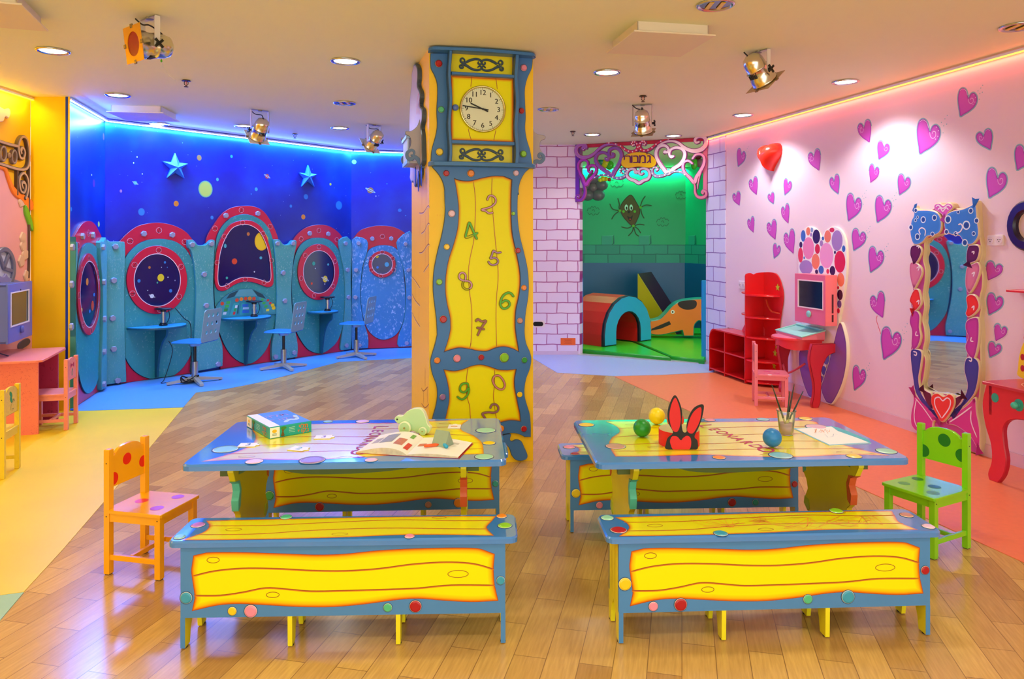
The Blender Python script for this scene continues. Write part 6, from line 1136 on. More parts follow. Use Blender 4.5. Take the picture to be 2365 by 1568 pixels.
for zz0, zz1 in ((.25, .62), (.08, .22)):
    b = t.B(); H_ = zt_ - zb_; b.box(P_ - .001, -.082, zb_ + H_*(1 - .05) - H_*zz1 + 0*zz0, P_ + .001, -.070, zb_ + H_*(1.0) - H_*zz0 if 0 else zb_ + H_*zz1, mat('#3a1018', .6)) if 0 else b.box(P_ - .001, -.085, zb_ + H_*zz0, P_ + .0012, -.068, zb_ + H_*zz1, mat('#4a1420', .6)); t.part('vent_slot', b)
# table
TZ2 = .58; uc_ = PINKW.t(1862, 775, TZ2)[0]; t = Th('vanity_table', 'pink half-oval vanity table with carved red legs under the computer box', 'table', PINKW, uc_, -.15, 0); vr, vp = mat('#ee3a4c', .3, var=.04), mat('#ea7fa4', .3)
ul = PINKW.t(1789, 769, TZ2)[0]; ur = PINKW.t(1931, 781, TZ2)[0]; hw_ = (ur - ul)/2; uc_ = (ul + ur)/2
b = t.B(); b.X = b.X @ Matrix.Translation((uc_, -.03, TZ2 - .02)); b.shape([[(hw_*1.06*cos(R(180 + 6*i)), .34*sin(R(180 + 6*i))) for i in range(31)]], 0, .02, vp, .005, vr, back=True); t.part('table_top', b)
def cab(px, py, ang, nm='leg'):   # cabriole leg standing in a vertical plane turned by ang
    u, w_ = PINKW.t(px, py, 0); b = t.B(); b.X = b.X @ Matrix.Translation((u, w_, 0)) @ Matrix.Rotation(ang, 4, 'Z') @ WX
    o = [(-.20, TZ2 - .02), (.03, TZ2 - .02)] + sm([(.045, .50), (.055, .42), (.03, .30), (.01, .20), (.015, .10), (.03, .04), (.02, .0)], False) + sm([(-.03, .0), (-.05, .05), (-.055, .12), (-.06, .22), (-.06, .32), (-.09, .40), (-.13, .455), (-.20, .48)], False)
    b.shape([ccw(o)], -.018, .018, vr, .004, mat('#c82438', .35), back=True)
    for k, c in ((.012, '#c05aa8'), (.026, '#f07890')): b.strip(sm([(.045 - k, .50), (.05 - k, .42), (.028 - k, .30), (.005 - k, .20), (.008 - k, .10), (.018 - k, .04)], False), .006, .0185, mat(c, .3, var=0))
    t.part(nm, b)
cab(1880, 942, R(-92)); cab(1806, 906, R(-78)); 
b = t.B(); ap = []
for i in range(31):
    a = R(180 + 6*i); ap.append((uc_ + hw_*.95*cos(a), -.03 + .30*sin(a)))
vs = [(x, y, TZ2 - .02) for x, y in ap] + [(x, y, TZ2 - .075 - .035*abs(sin(R(12*i)))) for i, (x, y) in enumerate(ap)]
b.add(vs, [[i, 31 + i, 32 + i, i + 1] for i in range(30)], vr, True); t.part('apron', b)
b = t.B(); b.tube(sm([(uc_ - .28, -.10, .28), (uc_ - .12, -.17, .22), (uc_ + .03, -.18, .27), (uc_ + .10, -.12, .34)], False), .010, mat('#d84a5a', .3), 8); t.part('curved_brace', b)
# sloped pale-blue writing box on the table
WB, _ = between(*Gp(1792, 768, TZ2), *Gp(1845, 783, TZ2)); t = Th('toy_keyboard_box', 'sloped pink box with a pale turquoise top on the vanity table', 'box', WB, .15, .1, TZ2)
w_ = _; wq = mat('#98e0d8', .35); b = t.B(); Lx = w_ + .06
b.add([(0, 0, TZ2), (Lx, 0, TZ2), (Lx, .21, TZ2), (0, .21, TZ2), (0, 0, TZ2 + .022), (Lx, 0, TZ2 + .022), (Lx, .21, TZ2 + .075), (0, .21, TZ2 + .075)], [[3, 2, 1, 0], [0, 1, 5, 4], [1, 2, 6, 5], [2, 3, 7, 6], [3, 0, 4, 7]], mat('#f08090', .35)); t.part('body', b)
b = t.B(); sl = math.atan2(.053, .21); b.X = b.X @ Matrix.Translation((0, 0, TZ2 + .022)) @ Matrix.Rotation(sl, 4, 'X'); b.shape([rect(-.005, -.005, Lx + .005, .225), rect(.018, .018, Lx - .018, .20)], 0, .010, wq, .002, back=True); b.box(.01, .01, -.002, Lx - .01, .21, .002, wq); t.part('tray_top', b)
b = t.B(); b.X = b.X @ Matrix.Translation((0, 0, TZ2 + .022)) @ Matrix.Rotation(sl, 4, 'X'); b.box(.03, .19, .01, Lx - .03, .225, .022, wq, .004); t.part('pen_ridge', b)
# ================================================================ red table at the right edge, and what hangs above it
RT = PINKW; TZ3 = .60; ul, yl = RT.t(2268, 879, TZ3); t = Th('red_side_table', 'red painted table with turquoise knob, cut off by the right edge', 'table', RT, ul + .3, -.2, 0); r2, r3 = mat('#e02a34', .3, var=.04), mat('#b81230', .35)
b = t.B(); b.X = b.X @ Matrix.Translation((0, 0, TZ3 - .018)); b.shape([rect(ul, yl - .01, ul + 1.0, -.02, .02)], 0, .018, mat('#c83244', .25), .004, back=True); b.ringstrip(ell(ul + .36, (yl - .02)/2 , .24, .15, 30), .006, .0184, mat('#e8a088', .4, var=0)); b.ringstrip(ell(ul + .40, (yl - .02)/2 , .16, .10, 26), .004, .0184, mat('#e8a088', .4, var=0)); t.part('table_top', b)
b = t.B(); b.X = b.X @ Matrix.Translation((0, yl + .02, 0)) @ WX
o = [(ul + .01, TZ3 - .018), (ul + .96, TZ3 - .018), (ul + .96, .42)] + sm([(ul + .70, .43), (ul + .45, .40), (ul + .30, .42), (ul + .18, .40), (ul + .13, .34), (ul + .135, .24), (ul + .15, .15), (ul + .13, .06), (ul + .09, .0)], False) + sm([(ul + .03, .0), (ul + .02, .04), (ul + .045, .12), (ul + .04, .22), (ul - .0, .33), (ul - .02, .45), (ul + .0, .55)], False)
b.shape([ccw(o)], -.03, 0, r2, .005, r3, back=True); t.part('front_apron', b)
for du, dv, r, n_ in ((.075, .51, .028, 0), (.235, .50, .036, 1)):
    b = t.B(); b.X = b.X @ Matrix.Translation((0, yl + .02, 0)) @ WX; b.shape([ell(ul + du, dv, r*.85, r)], 0, .004, mat('#34a890', .4)); 
    if n_: b.cyl(ul + du, dv, 0, .02, .010, mat('#3cb49c', .3), 12); b.ball(ul + du, dv, .032, .021, mat('#3cb49c', .25), 16)
    t.part('turquoise_spot' if not n_ else 'drawer_knob', b)
b = t.B(); b.X = b.X @ Matrix.Translation((ul + .03, 0, 0)) @ Matrix(((0, 0, 1, 0), (-1, 0, 0, 0), (0, 1, 0, 0), (0, 0, 0, 1))); b.shape([ccw([(-yl - .02, TZ3 - .018), (.03, TZ3 - .018), (.03, .42), (.10, .44), (-yl - .10, .44), (-yl - .02, .40)])], 0, .02, r3, back=True); t.part('side_apron', b)
b = t.B(); b.X = b.X @ Matrix.Translation((0, -.05, 0)) @ WX; b.box(ul + .03, 0, 0, ul + .08, TZ3 - .02, .03, r3); t.part('leg', b)
u, v = PINKW.w(2368, 521, .03); b = MB(WX); b.shape([ell(u, v, .14, .16, 30), ell(u, v, .075, .09, 30)], 0, .035, mat('#2c0c58', .25), .012, mat('#180638', .3)); solo('purple_ring', 'dark purple ring on the pink wall at the right edge', 'wall decoration', b, PINKW, u, 0, v)
u, v = PINKW.w(2362, 838, .1); b = MB(WX); b.shape([sm([(u - .02, TZ3 + .0), (u - .035, TZ3 + .06), (u - .02, TZ3 + .16), (u + .02, TZ3 + .24), (u + .10, TZ3 + .26), (u + .2, TZ3 + .2), (u + .2, TZ3 + .0)])], .08, .10, mat('#f2cc18', .35), .003, back=True)
for dx, dz in ((.0, .06), (-.0, .13), (.05, .19), (.06, .08)): b.shape([ell(u + dx, TZ3 + dz, .014, .02)], .1, .102, mat('#b81428', .4))
b.v = [v_ + Vector((0, 0, .001)) for v_ in b.v]; solo('dotted_toy', 'yellow cut-out with dark red dots standing on the red table', 'toy', b, PINKW, u, -.09, TZ3)
u, v = PINKW.w(2357, 672, .05); b = MB(WX); b.shape([sm([(u + .02, .82), (u, .88), (u + .01, 1.0), (u + .05, 1.08), (u + .3, 1.1), (u + .3, .82)])], 0, .02, r2, .003); b.box(u - .06, v - .008, 0, u + .2, v + .006, .10, r2, .002); solo('red_wall_shelf', 'little red wall shelf above the red table at the right edge', 'shelf', b, PINKW, u, 0, v)
# ================================================================ left wall mural relief
CL_ = (0, 220, 2.613); brw, brl, lav = mat('#8d6a5c', .4), mat('#b8948a', .4), mat('#8c84b8', .4)
t = Th('mural_relief', 'carved fairground relief of brown scrolls, awning and wheel on the left wall', 'wall relief', MURW, MURW.w(40, 500)[0], -.01, 1.1)
def ms(nm, P, w, c, d0=.0, d1=.03, cl=False):
    b = t.W(); q = sm(MURW.wl(P, CL_, .02), cl, 5)
    b.stroke(q, w, d0, d1, mat(c, .4), .006, mat('#5a4038', .5)); t.part(nm, b)
b = t.W(); q = sm(MURW.wl([(-60,420),(0,425),(20,440),(40,500),(62,560),(100,590),(140,625),(165,660),(172,800),(168,900),(176,1100),(180,1300),(185,1535),(100,1540),(-60,1560)], CL_)); b.shape([q], 0, .010, mat('#e8a0a8', .5, var=.08, nscale=4), .003); t.part('pink_backing', b)
b = t.W(); q = sm(MURW.wl([(-60,400),(0,418),(22,428),(44,490),(68,545),(100,580),(140,605),(182,640),(184,690),(150,690),(120,640),(80,610),(55,575),(30,505),(8,450),(-60,440)], CL_)); b.shape([q], .01, .024, mat('#ee7a2c', .4), .005); t.part('orange_awning', b)
ms('scroll_frame', [(-60,262),(0,280),(50,296),(104,308)], .03, '#b89484'); ms('scroll_frame', [(125,350),(120,325),(135,318),(146,345),(138,380),(118,375),(108,330),(112,280),(135,250),(160,270),(172,340),(172,410),(152,445),(100,445),(0,415),(-60,400)], .03, '#b89484')
ms('scroll_frame', [(130,560),(124,535),(136,522),(148,548),(140,585),(120,580),(110,540),(112,495),(135,470),(156,495),(164,545),(156,600),(148,622)], .028, '#b89484', .01, .035)
ms('thin_rail', [(175,430),(174,600),(176,800),(176,1000),(172,1100)], .014, '#8a6a5c'); ms('thin_rail', [(104,455),(104,520),(104,600)], .014, '#8a6a5c')
for x, y, rx, ry in ((18,353,20,50),(84,372,17,45)):
    b = t.W(); o = sm(MURW.wl(E(x, y, rx, ry), CL_, .02)); i = sm(MURW.wl(E(x, y, rx*.66, ry*.72), CL_, .02)); b.shape([o, i], 0, .03, mat('#8d7478', .4), .004); t.part('scroll_ring', b)
b = t.W(); b.shape([sm(MURW.wl(E(52, 363, 10, 18), CL_, .02))], 0, .035, brw, .008); t.part('scroll_ball', b)
b = t.W(); b.shape([sm(MURW.wl([(135,662),(150,680),(168,730),(182,790),(180,820),(166,800),(148,750),(134,705)], CL_))], .01, .03, mat('#6ab02c', .4), .005); t.part('green_leaf', b)
b = t.W(); o = sm(MURW.wl(E(30, 1045, 66, 130, 24), CL_, .03)); i = sm(MURW.wl(E(30, 1045, 50, 100, 24), CL_, .03)); b.shape([o, i], .012, .035, mat('#6c6a88', .35), .005); b.shape([i], .011, .014, mat('#c2c4dc', .4))
for P in ([(30,1045),(60,955)], [(30,1045),(0,960)], [(30,1045),(78,1060)]): b.stroke(MURW.wl(P, CL_, .03), .03, .014, .03, mat('#6c6a88', .35), .004)
t.part('steering_wheel', b)
b = t.W(); b.shape([sm(MURW.wl([(-60,1100),(0,1095),(18,1075),(35,1100),(100,1120),(150,1150),(160,1300),(-60,1320)], CL_))], .012, .03, lav, .005); t.part('car_body', b)
b = t.W(); b.shape([sm(MURW.wl([(100,1500),(140,1470),(165,1470),(168,1495),(140,1520),(102,1535)], CL_))], .012, .02, mat('#4c4460', .4), .003); t.part('car_body', b)
for x, y in ((130, 905), (140, 960), (118, 1000), (128, 860), (150, 1090), (120, 640)): b = t.W(); b.shape([sm(MURW.wl([(x + 17*cos(a)*(1 + .18*(k % 2)), y + 32*sin(a)*(1 + .18*(k % 2))) for k, a in ((k, 2*pi*k/10) for k in range(10))], CL_))], .01, .022, mat('#d8b0a0', .5), .006); t.part('smoke_puff', b)
b = t.W(); b.shape([sm(MURW.wl([(-40,60),(0,75),(20,85),(45,80),(52,110),(40,140),(20,130),(5,160),(-40,150)], CL_))], 0, .02, mat('#f0c8b0', .5), .008); t.part('cloud', b)
# toy television cabinet on the left wall
TVF, tvl = between(-3.78, 5.5, -3.954, 6.04); lv2 = mat('#5a66c0', .4, var=.05); z0, z1 = .686, 1.123
t = Th('toy_television', 'violet-blue wooden television cabinet with a glass window and knob on the left wall', 'cabinet', TVF, tvl/2, .14, z0)
s0, s1 = TVF.w(52/2.613, 220 + 1192/2.613), TVF.w(163/2.613, 220 + 1365/2.613)
b = t.B(); b.X = b.X; W_ = .24
for x0, y0, zz0, x1, y1, zz1 in ((0, .0, z0, tvl, W_, z0 + .014), (0, 0, z1 - .014, tvl, W_, z1), (0, 0, z0, .014, W_, z1), (tvl - .014, 0, z0, tvl, W_, z1), (0, W_ - .01, z0, tvl, W_, z1)): b.box(x0, y0, zz0, x1, y1, zz1, lv2)
t.part('case', b)
b = t.W(); b.shape([rect(-.004, z0 - .004, tvl + .004, z1 + .006), rect(s0[0], s1[1], s1[0], s0[1])], 0, .014, mat('#6470cc', .35), .003, lv2); t.part('front_panel', b)
b = t.W(); b.shape([rect(s0[0] - .002, s1[1] - .002, s1[0] + .002, s0[1] + .002), rect(s0[0] + .008, s1[1] + .008, s1[0] - .008, s0[1] - .008)], .010, .018, mat('#e8e4f8', .3), .001); t.part('window_frame', b)
b = t.W(); b.shape([rect(s0[0], s1[1], s1[0], s0[1])], .006, .008, mat('#24404a', .05, var=0, spec=.9)); t.part('screen', b)
b = t.W(); u, v = TVF.w(115/2.613, 220 + 1412/2.613); b.cyl(u, v, .014, .032, .028, lv2, 20, .004); t.part('knob', b)
b = t.W(); u, v = TVF.w(111/2.613, 220 + 1174/2.613); b.cyl(u, v, .014, .018, .006, mat('#2a2440', .5), 8); t.part('screw_head', b)
# pink speckled desk
DF, _ = between(-3.56, 5.53, -3.71, 6.03); pks = spotm('sponge_pink2', '#f8826a', '#c84048', 50, .2, .42, amt=1, dist=1.5); pkt = spotm('sponge_pink_top', '#f08a90', '#d85a78', 50, .2, .3, amt=.7, dist=1.5); mg = spotm('sponge_magenta', '#c03068', '#8c1048', 20, .2, .45, amt=.8, dist=1)
t = Th('pink_desk', 'pink sponge-painted desk against the left wall below the television cabinet', 'desk', DF, .26, .2, 0)
b = t.B(); b.X = b.X @ Matrix.Translation((0, 0, .557)); b.shape([[(-.03, -.055), (.02, -.055 + .0), (.57, -.035), (.60, -.02), (.60, .42), (-.12, .62), (-.12, -.02), (-.09, -.055)]], 0, .018, pkt, .004, pks, back=True); t.part('desk_top', b)
for u in (0, .49): b = t.B(); b.box(u, 0, 0, u + .018, .46 if u else .62, .557, pks if u == 0 else mg); t.part('side_panel', b)
b = t.B(); b.box(.018, .30, .10, .49, .318, .557, mg); t.part('back_panel', b)
b = t.B(); q = TVF.M @ Vector((.03, .1, z0)); q2 = DF.M @ Vector((.18, .25, .575)); P = MB(); P.tube(sm([tuple(q), tuple(q + Vector((.01, 0, -.05))), tuple(q2 + Vector((0, 0, .0)))], False), .004, mat('#141014', .5), 6); solo('cable', 'black cable hanging from the violet television cabinet to the pink desk', 'cable', P, W0, q2.x, q2.y, q2.z)

# ================================================================ things on the left table
L4, L5 = (400, 900, 2.782), (1250, 880, 2.628); ZT = TZ + .0005
def gp(c, x, y, z=ZT): return Gp(c[0] + x/c[2], c[1] + y/c[2], z)
# board game box
BX, bw = between(*gp(L4, 617, 318), *gp(L4, 888, 272)); li = BX.t(400 + 425/2.782, 900 + 243/2.782, ZT); bd = li[1]; H0 = .052
t = Th('board_game_box', 'turquoise and white board game box with orange Hebrew title on its sides', 'game box', BX, bw/2, bd/2, ZT)
tq, wh = mat('#18a8a0', .3), mat('#f6f4ea', .35); top = mat('#4a86d8', .3, var=.35, nscale=22)
b = t.B(); b.box(0, 0, ZT, bw, bd, ZT + H0, tq, .002); t.part('lid', b)
lid_ = bpy.data.objects[-1] if 0 else None
b = t.B(); b.X = b.X @ Matrix.Translation((0, 0, ZT + H0)); b.shape([rect(.003, .003, bw - .003, bd - .003)], 0, .0006, top); b.shape([[(.003, .003), (.05, .003), (.05, bd - .003), (.003, bd - .003)]], .0006, .0009, mat('#eef2fa', .35, var=.04))
for chs, y, sz in (('תלוי'[::-1], bd*.66, .07), ('בקוף'[::-1], bd*.40, .06)): b.text(chs, sz, mat('#b090e0', .4, var=0), Matrix.Translation((bw*.30 + .05, y, .0012)) @ Matrix.Rotation(R(90), 4, 'Z') @ Matrix.Rotation(R(-90), 4, 'Z'))
b.stroke(sm([(bw*.5, bd*.2), (bw*.65, bd*.3), (bw*.8, bd*.25), (bw*.9, bd*.5)], False), .02, .0007, .0012, mat('#b8d4f4', .4)); t.part('top_picture', b)
for nm, M_, Lw in (('front_side', Matrix.Translation((0, -.0008, ZT)) @ WX, bw), ('left_side', Matrix.Translation((-.0008, bd, ZT)) @ Matrix.Rotation(R(-90), 4, 'Z') @ WX, bd)):
    b = t.B(); b.X = b.X @ M_; s_ = 1
    b.shape([rect(.003, .003, Lw*.24, H0 - .003)], 0, .0004, wh); b.shape([ell(Lw*.12, H0*.62, .011, .008, 16)], .0004, .0007, mat('#f4c020', .4)); b.box(Lw*.07, H0*.25, .0004, Lw*.17, H0*.31, .0006, mat('#6a8a60', .5)); b.box(Lw*.07, H0*.36, .0004, Lw*.17, H0*.41, .0006, mat('#6a8a60', .5))
    b.shape([sm([(Lw*.27, .006), (Lw*.30, H0*.5), (Lw*.27, H0*.8), (Lw*.33, H0*.9), (Lw*.38, H0*.75), (Lw*.33, H0*.5), (Lw*.35, .006)])], 0, .0004, mat('#6a5010', .5)); b.shape([ell(Lw*.33, H0*.78, .014, .007, 12)], .0004, .0006, mat('#3a8a28', .5))
    for k in range(4): b.box(Lw*.46, H0*.32 + k*.007, 0, Lw*.60, H0*.35 + k*.007, .0004, mat('#c8f0e0', .5, var=0))
    for chs, y in (('תלוי'[::-1], H0*.68), ('בקוף'[::-1], H0*.30)):
        for o_ in (0, .0008): b.text(chs, .027, mat('#f07818', .35, var=0), Matrix.Translation((Lw*.80 + o_, y, .0006 + o_*.2)))
    t.part(nm, b)
def card(x, y, a, txt, c, label, w=.085, h=.06):
    X, Y_ = gp(L4, x, y); fr = Fr(X, Y_, R(a)); b = MB(Matrix.Translation((0, 0, ZT))); b.shape([[(-w/2, -h/2), (w/2 - .01, -h/2), (w/2 - .01, -h*.2)] + [(w/2, -h*.15), (w/2 + .004, 0), (w/2, h*.15)] + [(w/2 - .01, h*.2), (w/2 - .01, h/2), (-w/2, h/2)]], 0, .003, mat('#f4f2e6', .35), .0005, mat('#d8c890', .5)); b.text(txt, h*.8, mat(c, .4, var=0), Matrix.Translation((-.004, 0, .0032)))
    b.text(txt, h*.8, mat(c, .4, var=0), Matrix.Translation((-.002, 0, .0033))); solo('number_card', label, 'card', b, fr, 0, 0, ZT, group='puzzle number cards on the left table')
card(487, 357, 5, '3', '#2a5a98', 'white card with a blue number below the game box'); card(972, 306, 3, '3', '#8a50b8', 'white card with a purple number right of the game box')
card(812, 382, -18, '2', '#3a9ac0', 'white card with a light blue number nearest the table front'); card(1808, 238, 90, '0', '#e8963a', 'white card with an orange number behind the book, at the right')
# wooden turtle on wheels
tx, ty = gp(L4, 1540, 280); TF = Fr(tx, ty, R(-12)); t = Th('toy_turtle', 'pale green wooden turtle on wheels standing on the left table', 'toy', TF, 0, 0, ZT); pg, pe = mat('#b8dcaa', .4), mat('#e4ecc4', .45)
tw_ = lambda P: TF.wl(P, L4)
o = sm([(u, v) for u, v in tw_([(1432,195),(1430,178),(1445,164),(1470,166),(1485,160),(1510,135),(1545,119),(1590,118),(1615,140),(1630,180),(1642,220),(1658,240),(1650,268),(1632,278),(1600,272),(1575,275),(1555,262),(1520,255),(1490,240),(1470,215),(1450,212)])]); 
b = t.W(); b.shape([o], -.014, .014, pg, .002, pe, back=True); t.part('body', b)
for x, y, r, nm in ((1490, 243, 36, 'wheel'), (1605, 258, 24, 'wheel')):
    for d0, d1 in ((.015, .030), (-.030, -.015)):
        b = t.W(); u, v = TF.w(400 + x/2.782, 900 + y/2.782, .02); rr = v - ZT if r > 30 else .019; vv = ZT + rr; 
        b.cyl(u, vv, d0, d1, rr, pe, 24, .002); b.cyl(u, vv, d1, d1 + .0006, rr*.82, pg, 24); b.cyl(u, vv, d1, d1 + .004, rr*.16, mat('#a89848', .5), 10); t.part(nm, b)
b = t.W(); u, v = TF.w(400 + 1446/2.782, 900 + 186/2.782); b.cyl(u, v, .014, .0146, .0045, mat('#1a2a18', .4), 10); t.part('eye', b)
# open book
A_, B_, C_, D_2, E_, F_ = (Vector((*gp(L4, x, y), 0)) for x, y in ((1178, 408), (1502, 428), (1832, 442), (1922, 348), (1610, 318), (1330, 302)))
c = (A_ + D_2)/2; t = Th('open_book', 'open children\'s book lying on the left table, its left pages bulging', 'book', W0, c.x, c.y, ZT)
def page(p0, p1, p2, p3, prof, m_, nm, pics=(), base=0.002):
    b = t.B(); n, k = 12, 6; vs = []
    for j in range(k + 1):
        for i in range(n + 1):
            s_, r_ = i/n, j/k; P = (p0*(1-s_) + p1*s_)*(1-r_) + (p3*(1-s_) + p2*s_)*r_; vs.append((P.x, P.y, ZT + base + prof(s_)))
    m2 = n + 1; b.add(vs, [[j*m2 + i, j*m2 + i + 1, (j+1)*m2 + i + 1, (j+1)*m2 + i] for j in range(k) for i in range(n)], m_, True)
    edge = mat('#d8c8a8', .6, var=.3, nscale=60)
    for j in (0, k):
        row = [vs[j*m2 + i] for i in range(m2)]; low = [(x, y, ZT + base) for x, y, z in row]; b.add(row + low, [[m2 + i, m2 + i + 1, i + 1, i] if j == 0 else [i, i + 1, m2 + i + 1, m2 + i] for i in range(n)], edge)
    for s0_, s1_, r0, r1, c_ in pics:
        q = []
        for r_ in (r0, r1):
            for i in range(5): s_ = s0_ + (s1_ - s0_)*i/4; P = (p0*(1-s_) + p1*s_)*(1-r_) + (p3*(1-s_) + p2*s_)*r_; q.append((P.x, P.y, ZT + base + prof(s_) + .0006))
        b.add(q, [[i, i + 1, 6 + i, 5 + i] for i in range(4)], mat(c_, .5, var=.3, nscale=80))
    t.part(nm, b)
pw = mat('#f8f2e2', .5, var=.02)
page(A_, B_, E_, F_, lambda s_: .003 + .036*max(0, sin(pi*min(1, s_*.98 + .02)))**.8*(.35 + .65*s_), pw, 'left_pages', [(.28, .55, .35, .85, '#9a9a98'), (.62, .80, .25, .6, '#c87858'), (.86, .95, .15, .45, '#d83a2a'), (.80, .88, .7, .9, '#7ab04a'), (.1, .25, .4, .7, '#b0a8a0')])
page(B_, C_, D_2, E_, lambda s_: .003 + .012*max(0, sin(pi*min(1, s_*.9 + .05)))*(1 - s_*.4), pw, 'right_pages', [(.05, .2, .45, .6, '#d07850'), (.3, .5, .5, .62, '#d8a080'), (.6, .8, .7, .8, '#c8c0b0')])
b = t.B(); b.shape([[(v.x, v.y) for v in (A_ + (A_ - B_)*.02, B_, C_ + (C_ - B_)*.02, D_2 + (D_2 - E_)*.02, E_, F_ + (F_ - E_)*.02)]], ZT, ZT + .002, mat('#b82a24', .4)); t.part('cover', b)
px_, py_ = gp(L4, 1735, 385); zb = ZT + .0145; PR2 = Fr(px_, py_ + .02, R(-28)); b = MB(PR2.M.inverted() @ PR2.M); gm2 = mat('#93a68c', .45, var=.1, nscale=30)
b.X = Matrix.Translation((0, 0, zb)) @ Matrix(((0, 0, 1, 0), (-1, 0, 0, 0), (0, 1, 0, 0), (0, 0, 0, 1))); b.shape([[(-.035, 0), (.035, 0), (0, .062)]], -.04, .03, gm2, .0015, back=True); solo('triangle_block', 'grey-green triangular block standing on the open book', 'toy block', b, PR2, 0, 0, zb)
def crayon(x0, y0, x1, y1, c, label, r=.0065):
    a, e = Vector((*gp(L4, x0, y0), 0)), Vector((*gp(L4, x1, y1), 0)); fr = Fr(a.x, a.y, math.atan2(e.y - a.y, e.x - a.x)); L = (e - a).length; zc = ZT + .016 + r
    b = MB(Matrix.Translation((0, 0, zc)) @ Matrix.Rotation(R(90), 4, 'Y')); b.lathe([(.0001, 0), (r, .001), (r, L - .012), (r*.5, L), (.0001, L)], mat(c, .4), 14); solo('crayon', label, 'crayon', b, fr, 0, 0, zc - r, group='crayons on the book')
crayon(1612, 396, 1706, 386, '#f05a14', 'orange crayon lying on the open book'); crayon(1758, 402, 1722, 372, '#2aa4d0', 'short blue crayon lying by the triangular block', .0075)
# ================================================================ things on the right table
for x, y, c, lab in ((612, 338, '#148a24', 'green ball at the left of the right table'), (702, 262, '#f6dc10', 'yellow ball behind the green one on the right table'), (815, 290, '#d8301c', 'red ball hidden behind the bunny-ear headband'), (1402, 400, '#1c7ac0', 'blue ball near the front edge of the right table')):
    X, Y_ = gp(L5, x, y); b = MB(); b.ball(0, 0, ZT + .0405, .040, mat(c, .35, bump=.1), 32); solo('plastic_ball', lab, 'ball', b, Fr(X, Y_, 0), 0, 0, ZT, group='plastic balls on the right table')
X, Y_ = gp(L5, 866, 416); HB = Fr(X, Y_ + .001, R(0)); t = Th('bunny_headband', 'red paper headband with black and red bunny ears standing on the right table', 'headband', HB, 0, .09, ZT); rp, bp_ = mat('#e01818', .55), mat('#14100c', .6)
b = t.B(); n = 40; b.X = b.X @ Matrix.Translation((0, .092, ZT)); ra = .088
for r_, fl in ((ra, 1), (ra - .0015, 0)): b.lathe([(r_, 0), (r_, .066)] if fl else [(r_, .066), (r_, 0)], rp if fl else mat('#e8dcc0', .6), n)
b.lathe([(ra - .0015, .066), (ra, .066)][::-1], rp, n); t.part('paper_band', b)
hw2 = lambda P, d=.002: HB.wl(P, L5, d)
b = t.W(); o = sm(hw2([(812,85),(782,130),(766,200),(776,262),(800,312),(768,345),(757,380),(757,412),(830,417),(905,417),(948,412),(948,362),(930,335),(958,275),(980,205),(984,143),(932,158),(898,208),(882,268),(882,308),(860,306),(852,250),(855,190),(840,130)]), True, 4); o = [(u, max(v, ZT + .001)) for u, v in o]
b.shape([o], .001, .003, bp_, back=True); t.part('ear_card', b)
for nm, P in (('red_inner_ear', [(812,102),(788,150),(778,225),(798,298),(828,305),(846,250),(843,180),(830,130)]), ('red_inner_ear', [(970,160),(930,182),(900,235),(886,300),(918,318),(948,275),(968,220)])):
    b = t.W(); b.shape([sm(hw2(P, .004), True, 4)], .003, .004, rp); t.part(nm, b)
b = t.W(); o = sm(hw2([(848,360),(825,337),(795,336),(782,362),(788,392),(802,415),(848,417),(898,415),(910,382),(906,345),(885,332),(862,345)], .004), True, 4); b.shape([[(u, max(v, ZT + .001)) for u, v in o]], .003, .004, rp); t.part('red_heart', b)
# cup with brushes
X, Y_ = gp(L5, 1487, 324); CU = Fr(X, Y_ , 0); t = Th('paint_cup', 'clear plastic cup with pinkish water and paintbrushes on the right table', 'cup', CU, 0, 0, ZT)
pl = bpy.data.materials.new('clear_plastic'); pl.use_nodes = True; p = pl.node_tree.nodes['Principled BSDF']; p.inputs['Base Color'].default_value = (.95, .97, 1, 1); p.inputs['Roughness'].default_value = .08; p.inputs['IOR'].default_value = 1.12; p.inputs['Transmission Weight'].default_value = .92
b = t.B(); b.X = Matrix(); b.lathe([(.0001, .001), (.030, .001), (.0415, .108), (.0445, .110), (.0445, .113), (.0405, .113), (.029, .003), (.0001, .003)], pl, 28); t.part('cup_wall', b)
b = t.B(); b.X = Matrix(); b.lathe([(.0001, .0035), (.0285, .0035), (.0335, .050), (.0001, .050)], mat('#e0a8ac', .25, trans=.25, var=.1), 24); t.part('paint_water', b)
def on_plane(x, y, Y): return ((L5[0] + x/L5[2] - CX)*Y/FL, Y, K + (HZ - (L5[1] + y/L5[2]))*Y/FL)
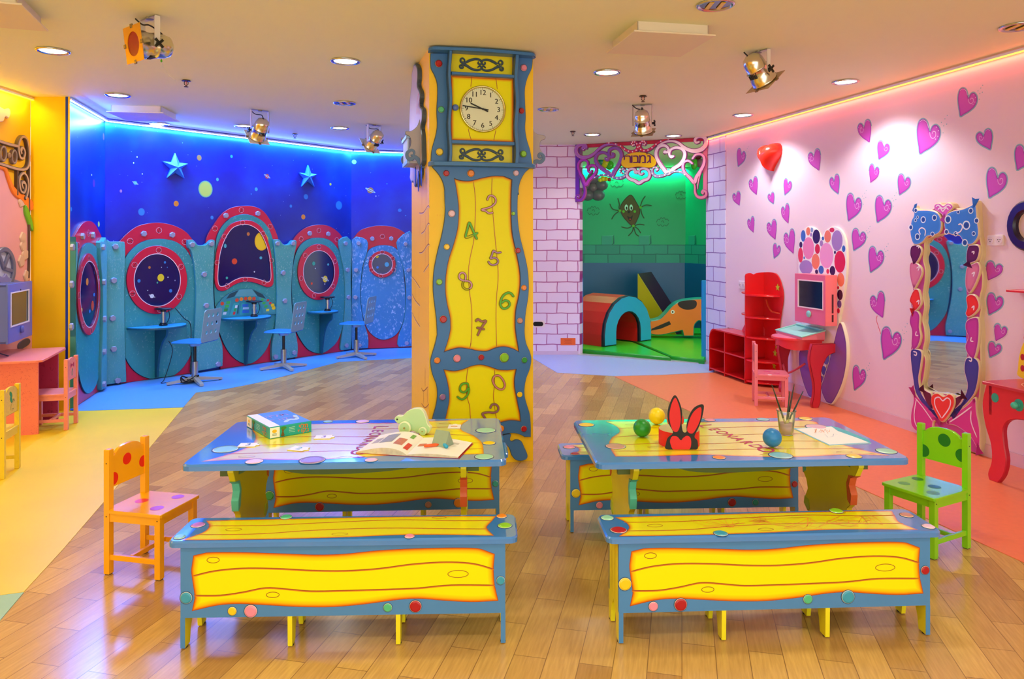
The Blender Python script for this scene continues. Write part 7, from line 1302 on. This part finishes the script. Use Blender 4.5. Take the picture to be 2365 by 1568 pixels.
for i, (x, y, dy, c) in enumerate(((1399, 20, -.02, '#16301c'), (1535, 20, .02, '#1a1a14'), (1508, 62, .0, '#20301c'), (1590, 60, -.01, '#0c2a28'))):
    tip = Vector(on_plane(x, y, Y_ + dy)); bot = Vector((X + (.006, -.004, 0, -.008)[i], Y_ + .004*i - .006, ZT + .012)); fr = Fr(bot.x, bot.y, 0); tip -= Vector((bot.x, bot.y, 0)); z_ = bot.z; bo = Vector((0, 0, z_)); dv = tip - bo
    t = Th('paintbrush', ('long dark paintbrush leaning left in the cup', 'dark paintbrush standing tallest at the middle of the cup', 'thin paintbrush just left of the tallest one in the cup', 'dark teal paintbrush leaning right in the cup')[i], 'paintbrush', fr, 0, 0, z_, group='paintbrushes in the cup')
    b = t.B(); b.tube([tuple(bo + dv*k) for k in (.3, .5, .8, 1)], [.0045, .0042, .003, .0018], mat(c, .3), 8); t.part('handle', b)
    b = t.B(); b.tube([tuple(bo + dv*k) for k in (.12, .3)], [.0035, .0042], mat('#b8b060', .25, metal=.8), 8); t.part('ferrule', b)
    b = t.B(); b.tube([tuple(bo + dv*k) for k in (0, .06, .12)], [.001, .005, .004], mat('#6a5a20', .7), 8); t.part('bristles', b)
# child's drawing
q = [gp(L5, x, y) for x, y in ((1530, 290), (1762, 276), (2003, 378), (1746, 393))]; c = (sum(p[0] for p in q)/4, sum(p[1] for p in q)/4); t = Th('childs_drawing', 'child\'s drawing with orange scribble and turquoise border on the right table', 'drawing', W0, *c, ZT)
b = t.B(); l = []
for i in range(4):
    a, e = q[i], q[(i+1) % 4]; l += [(a[0] + (e[0]-a[0])*k/8 + random.uniform(-.001, .001), a[1] + (e[1]-a[1])*k/8 + random.uniform(-.001, .001)) for k in range(8)]
b.shape([l], ZT, ZT + .002, mat('#eef2f6', .5, var=.02)); t.part('paper', b)
b = t.B(); b.burn(l, ZT + .0024, gradm('crayon_border', [(0, '#2aa8d8'), (.7, '#5ac4e4'), (1, '#eef2f6')], .5), (0, .006, .010), (0, .7, 1))
s_ = [gp(L5, x, y) for x, y in ((1762, 278), (1800, 284), (1988, 358), (2000, 378), (1930, 352), (1800, 306))]; b.shape([s_], ZT + .0025, ZT + .0028, mat('#2ab0c8', .5, var=.3, nscale=60))
for k in range(12): a = random.uniform(1650, 1775); b.strip([gp(L5, a, random.uniform(292, 300)), gp(L5, a + random.uniform(-15, 25), random.uniform(308, 322))], .004, ZT + .003, mat('#f08a28', .5, var=0))
b.strip([gp(L5, x, y) for x, y in ((1720, 325), (1740, 345), (1770, 340), (1775, 325), (1800, 328))], .002, ZT + .003, mat('#8a9ac0', .5, var=0)); t.part('crayon_marks', b)
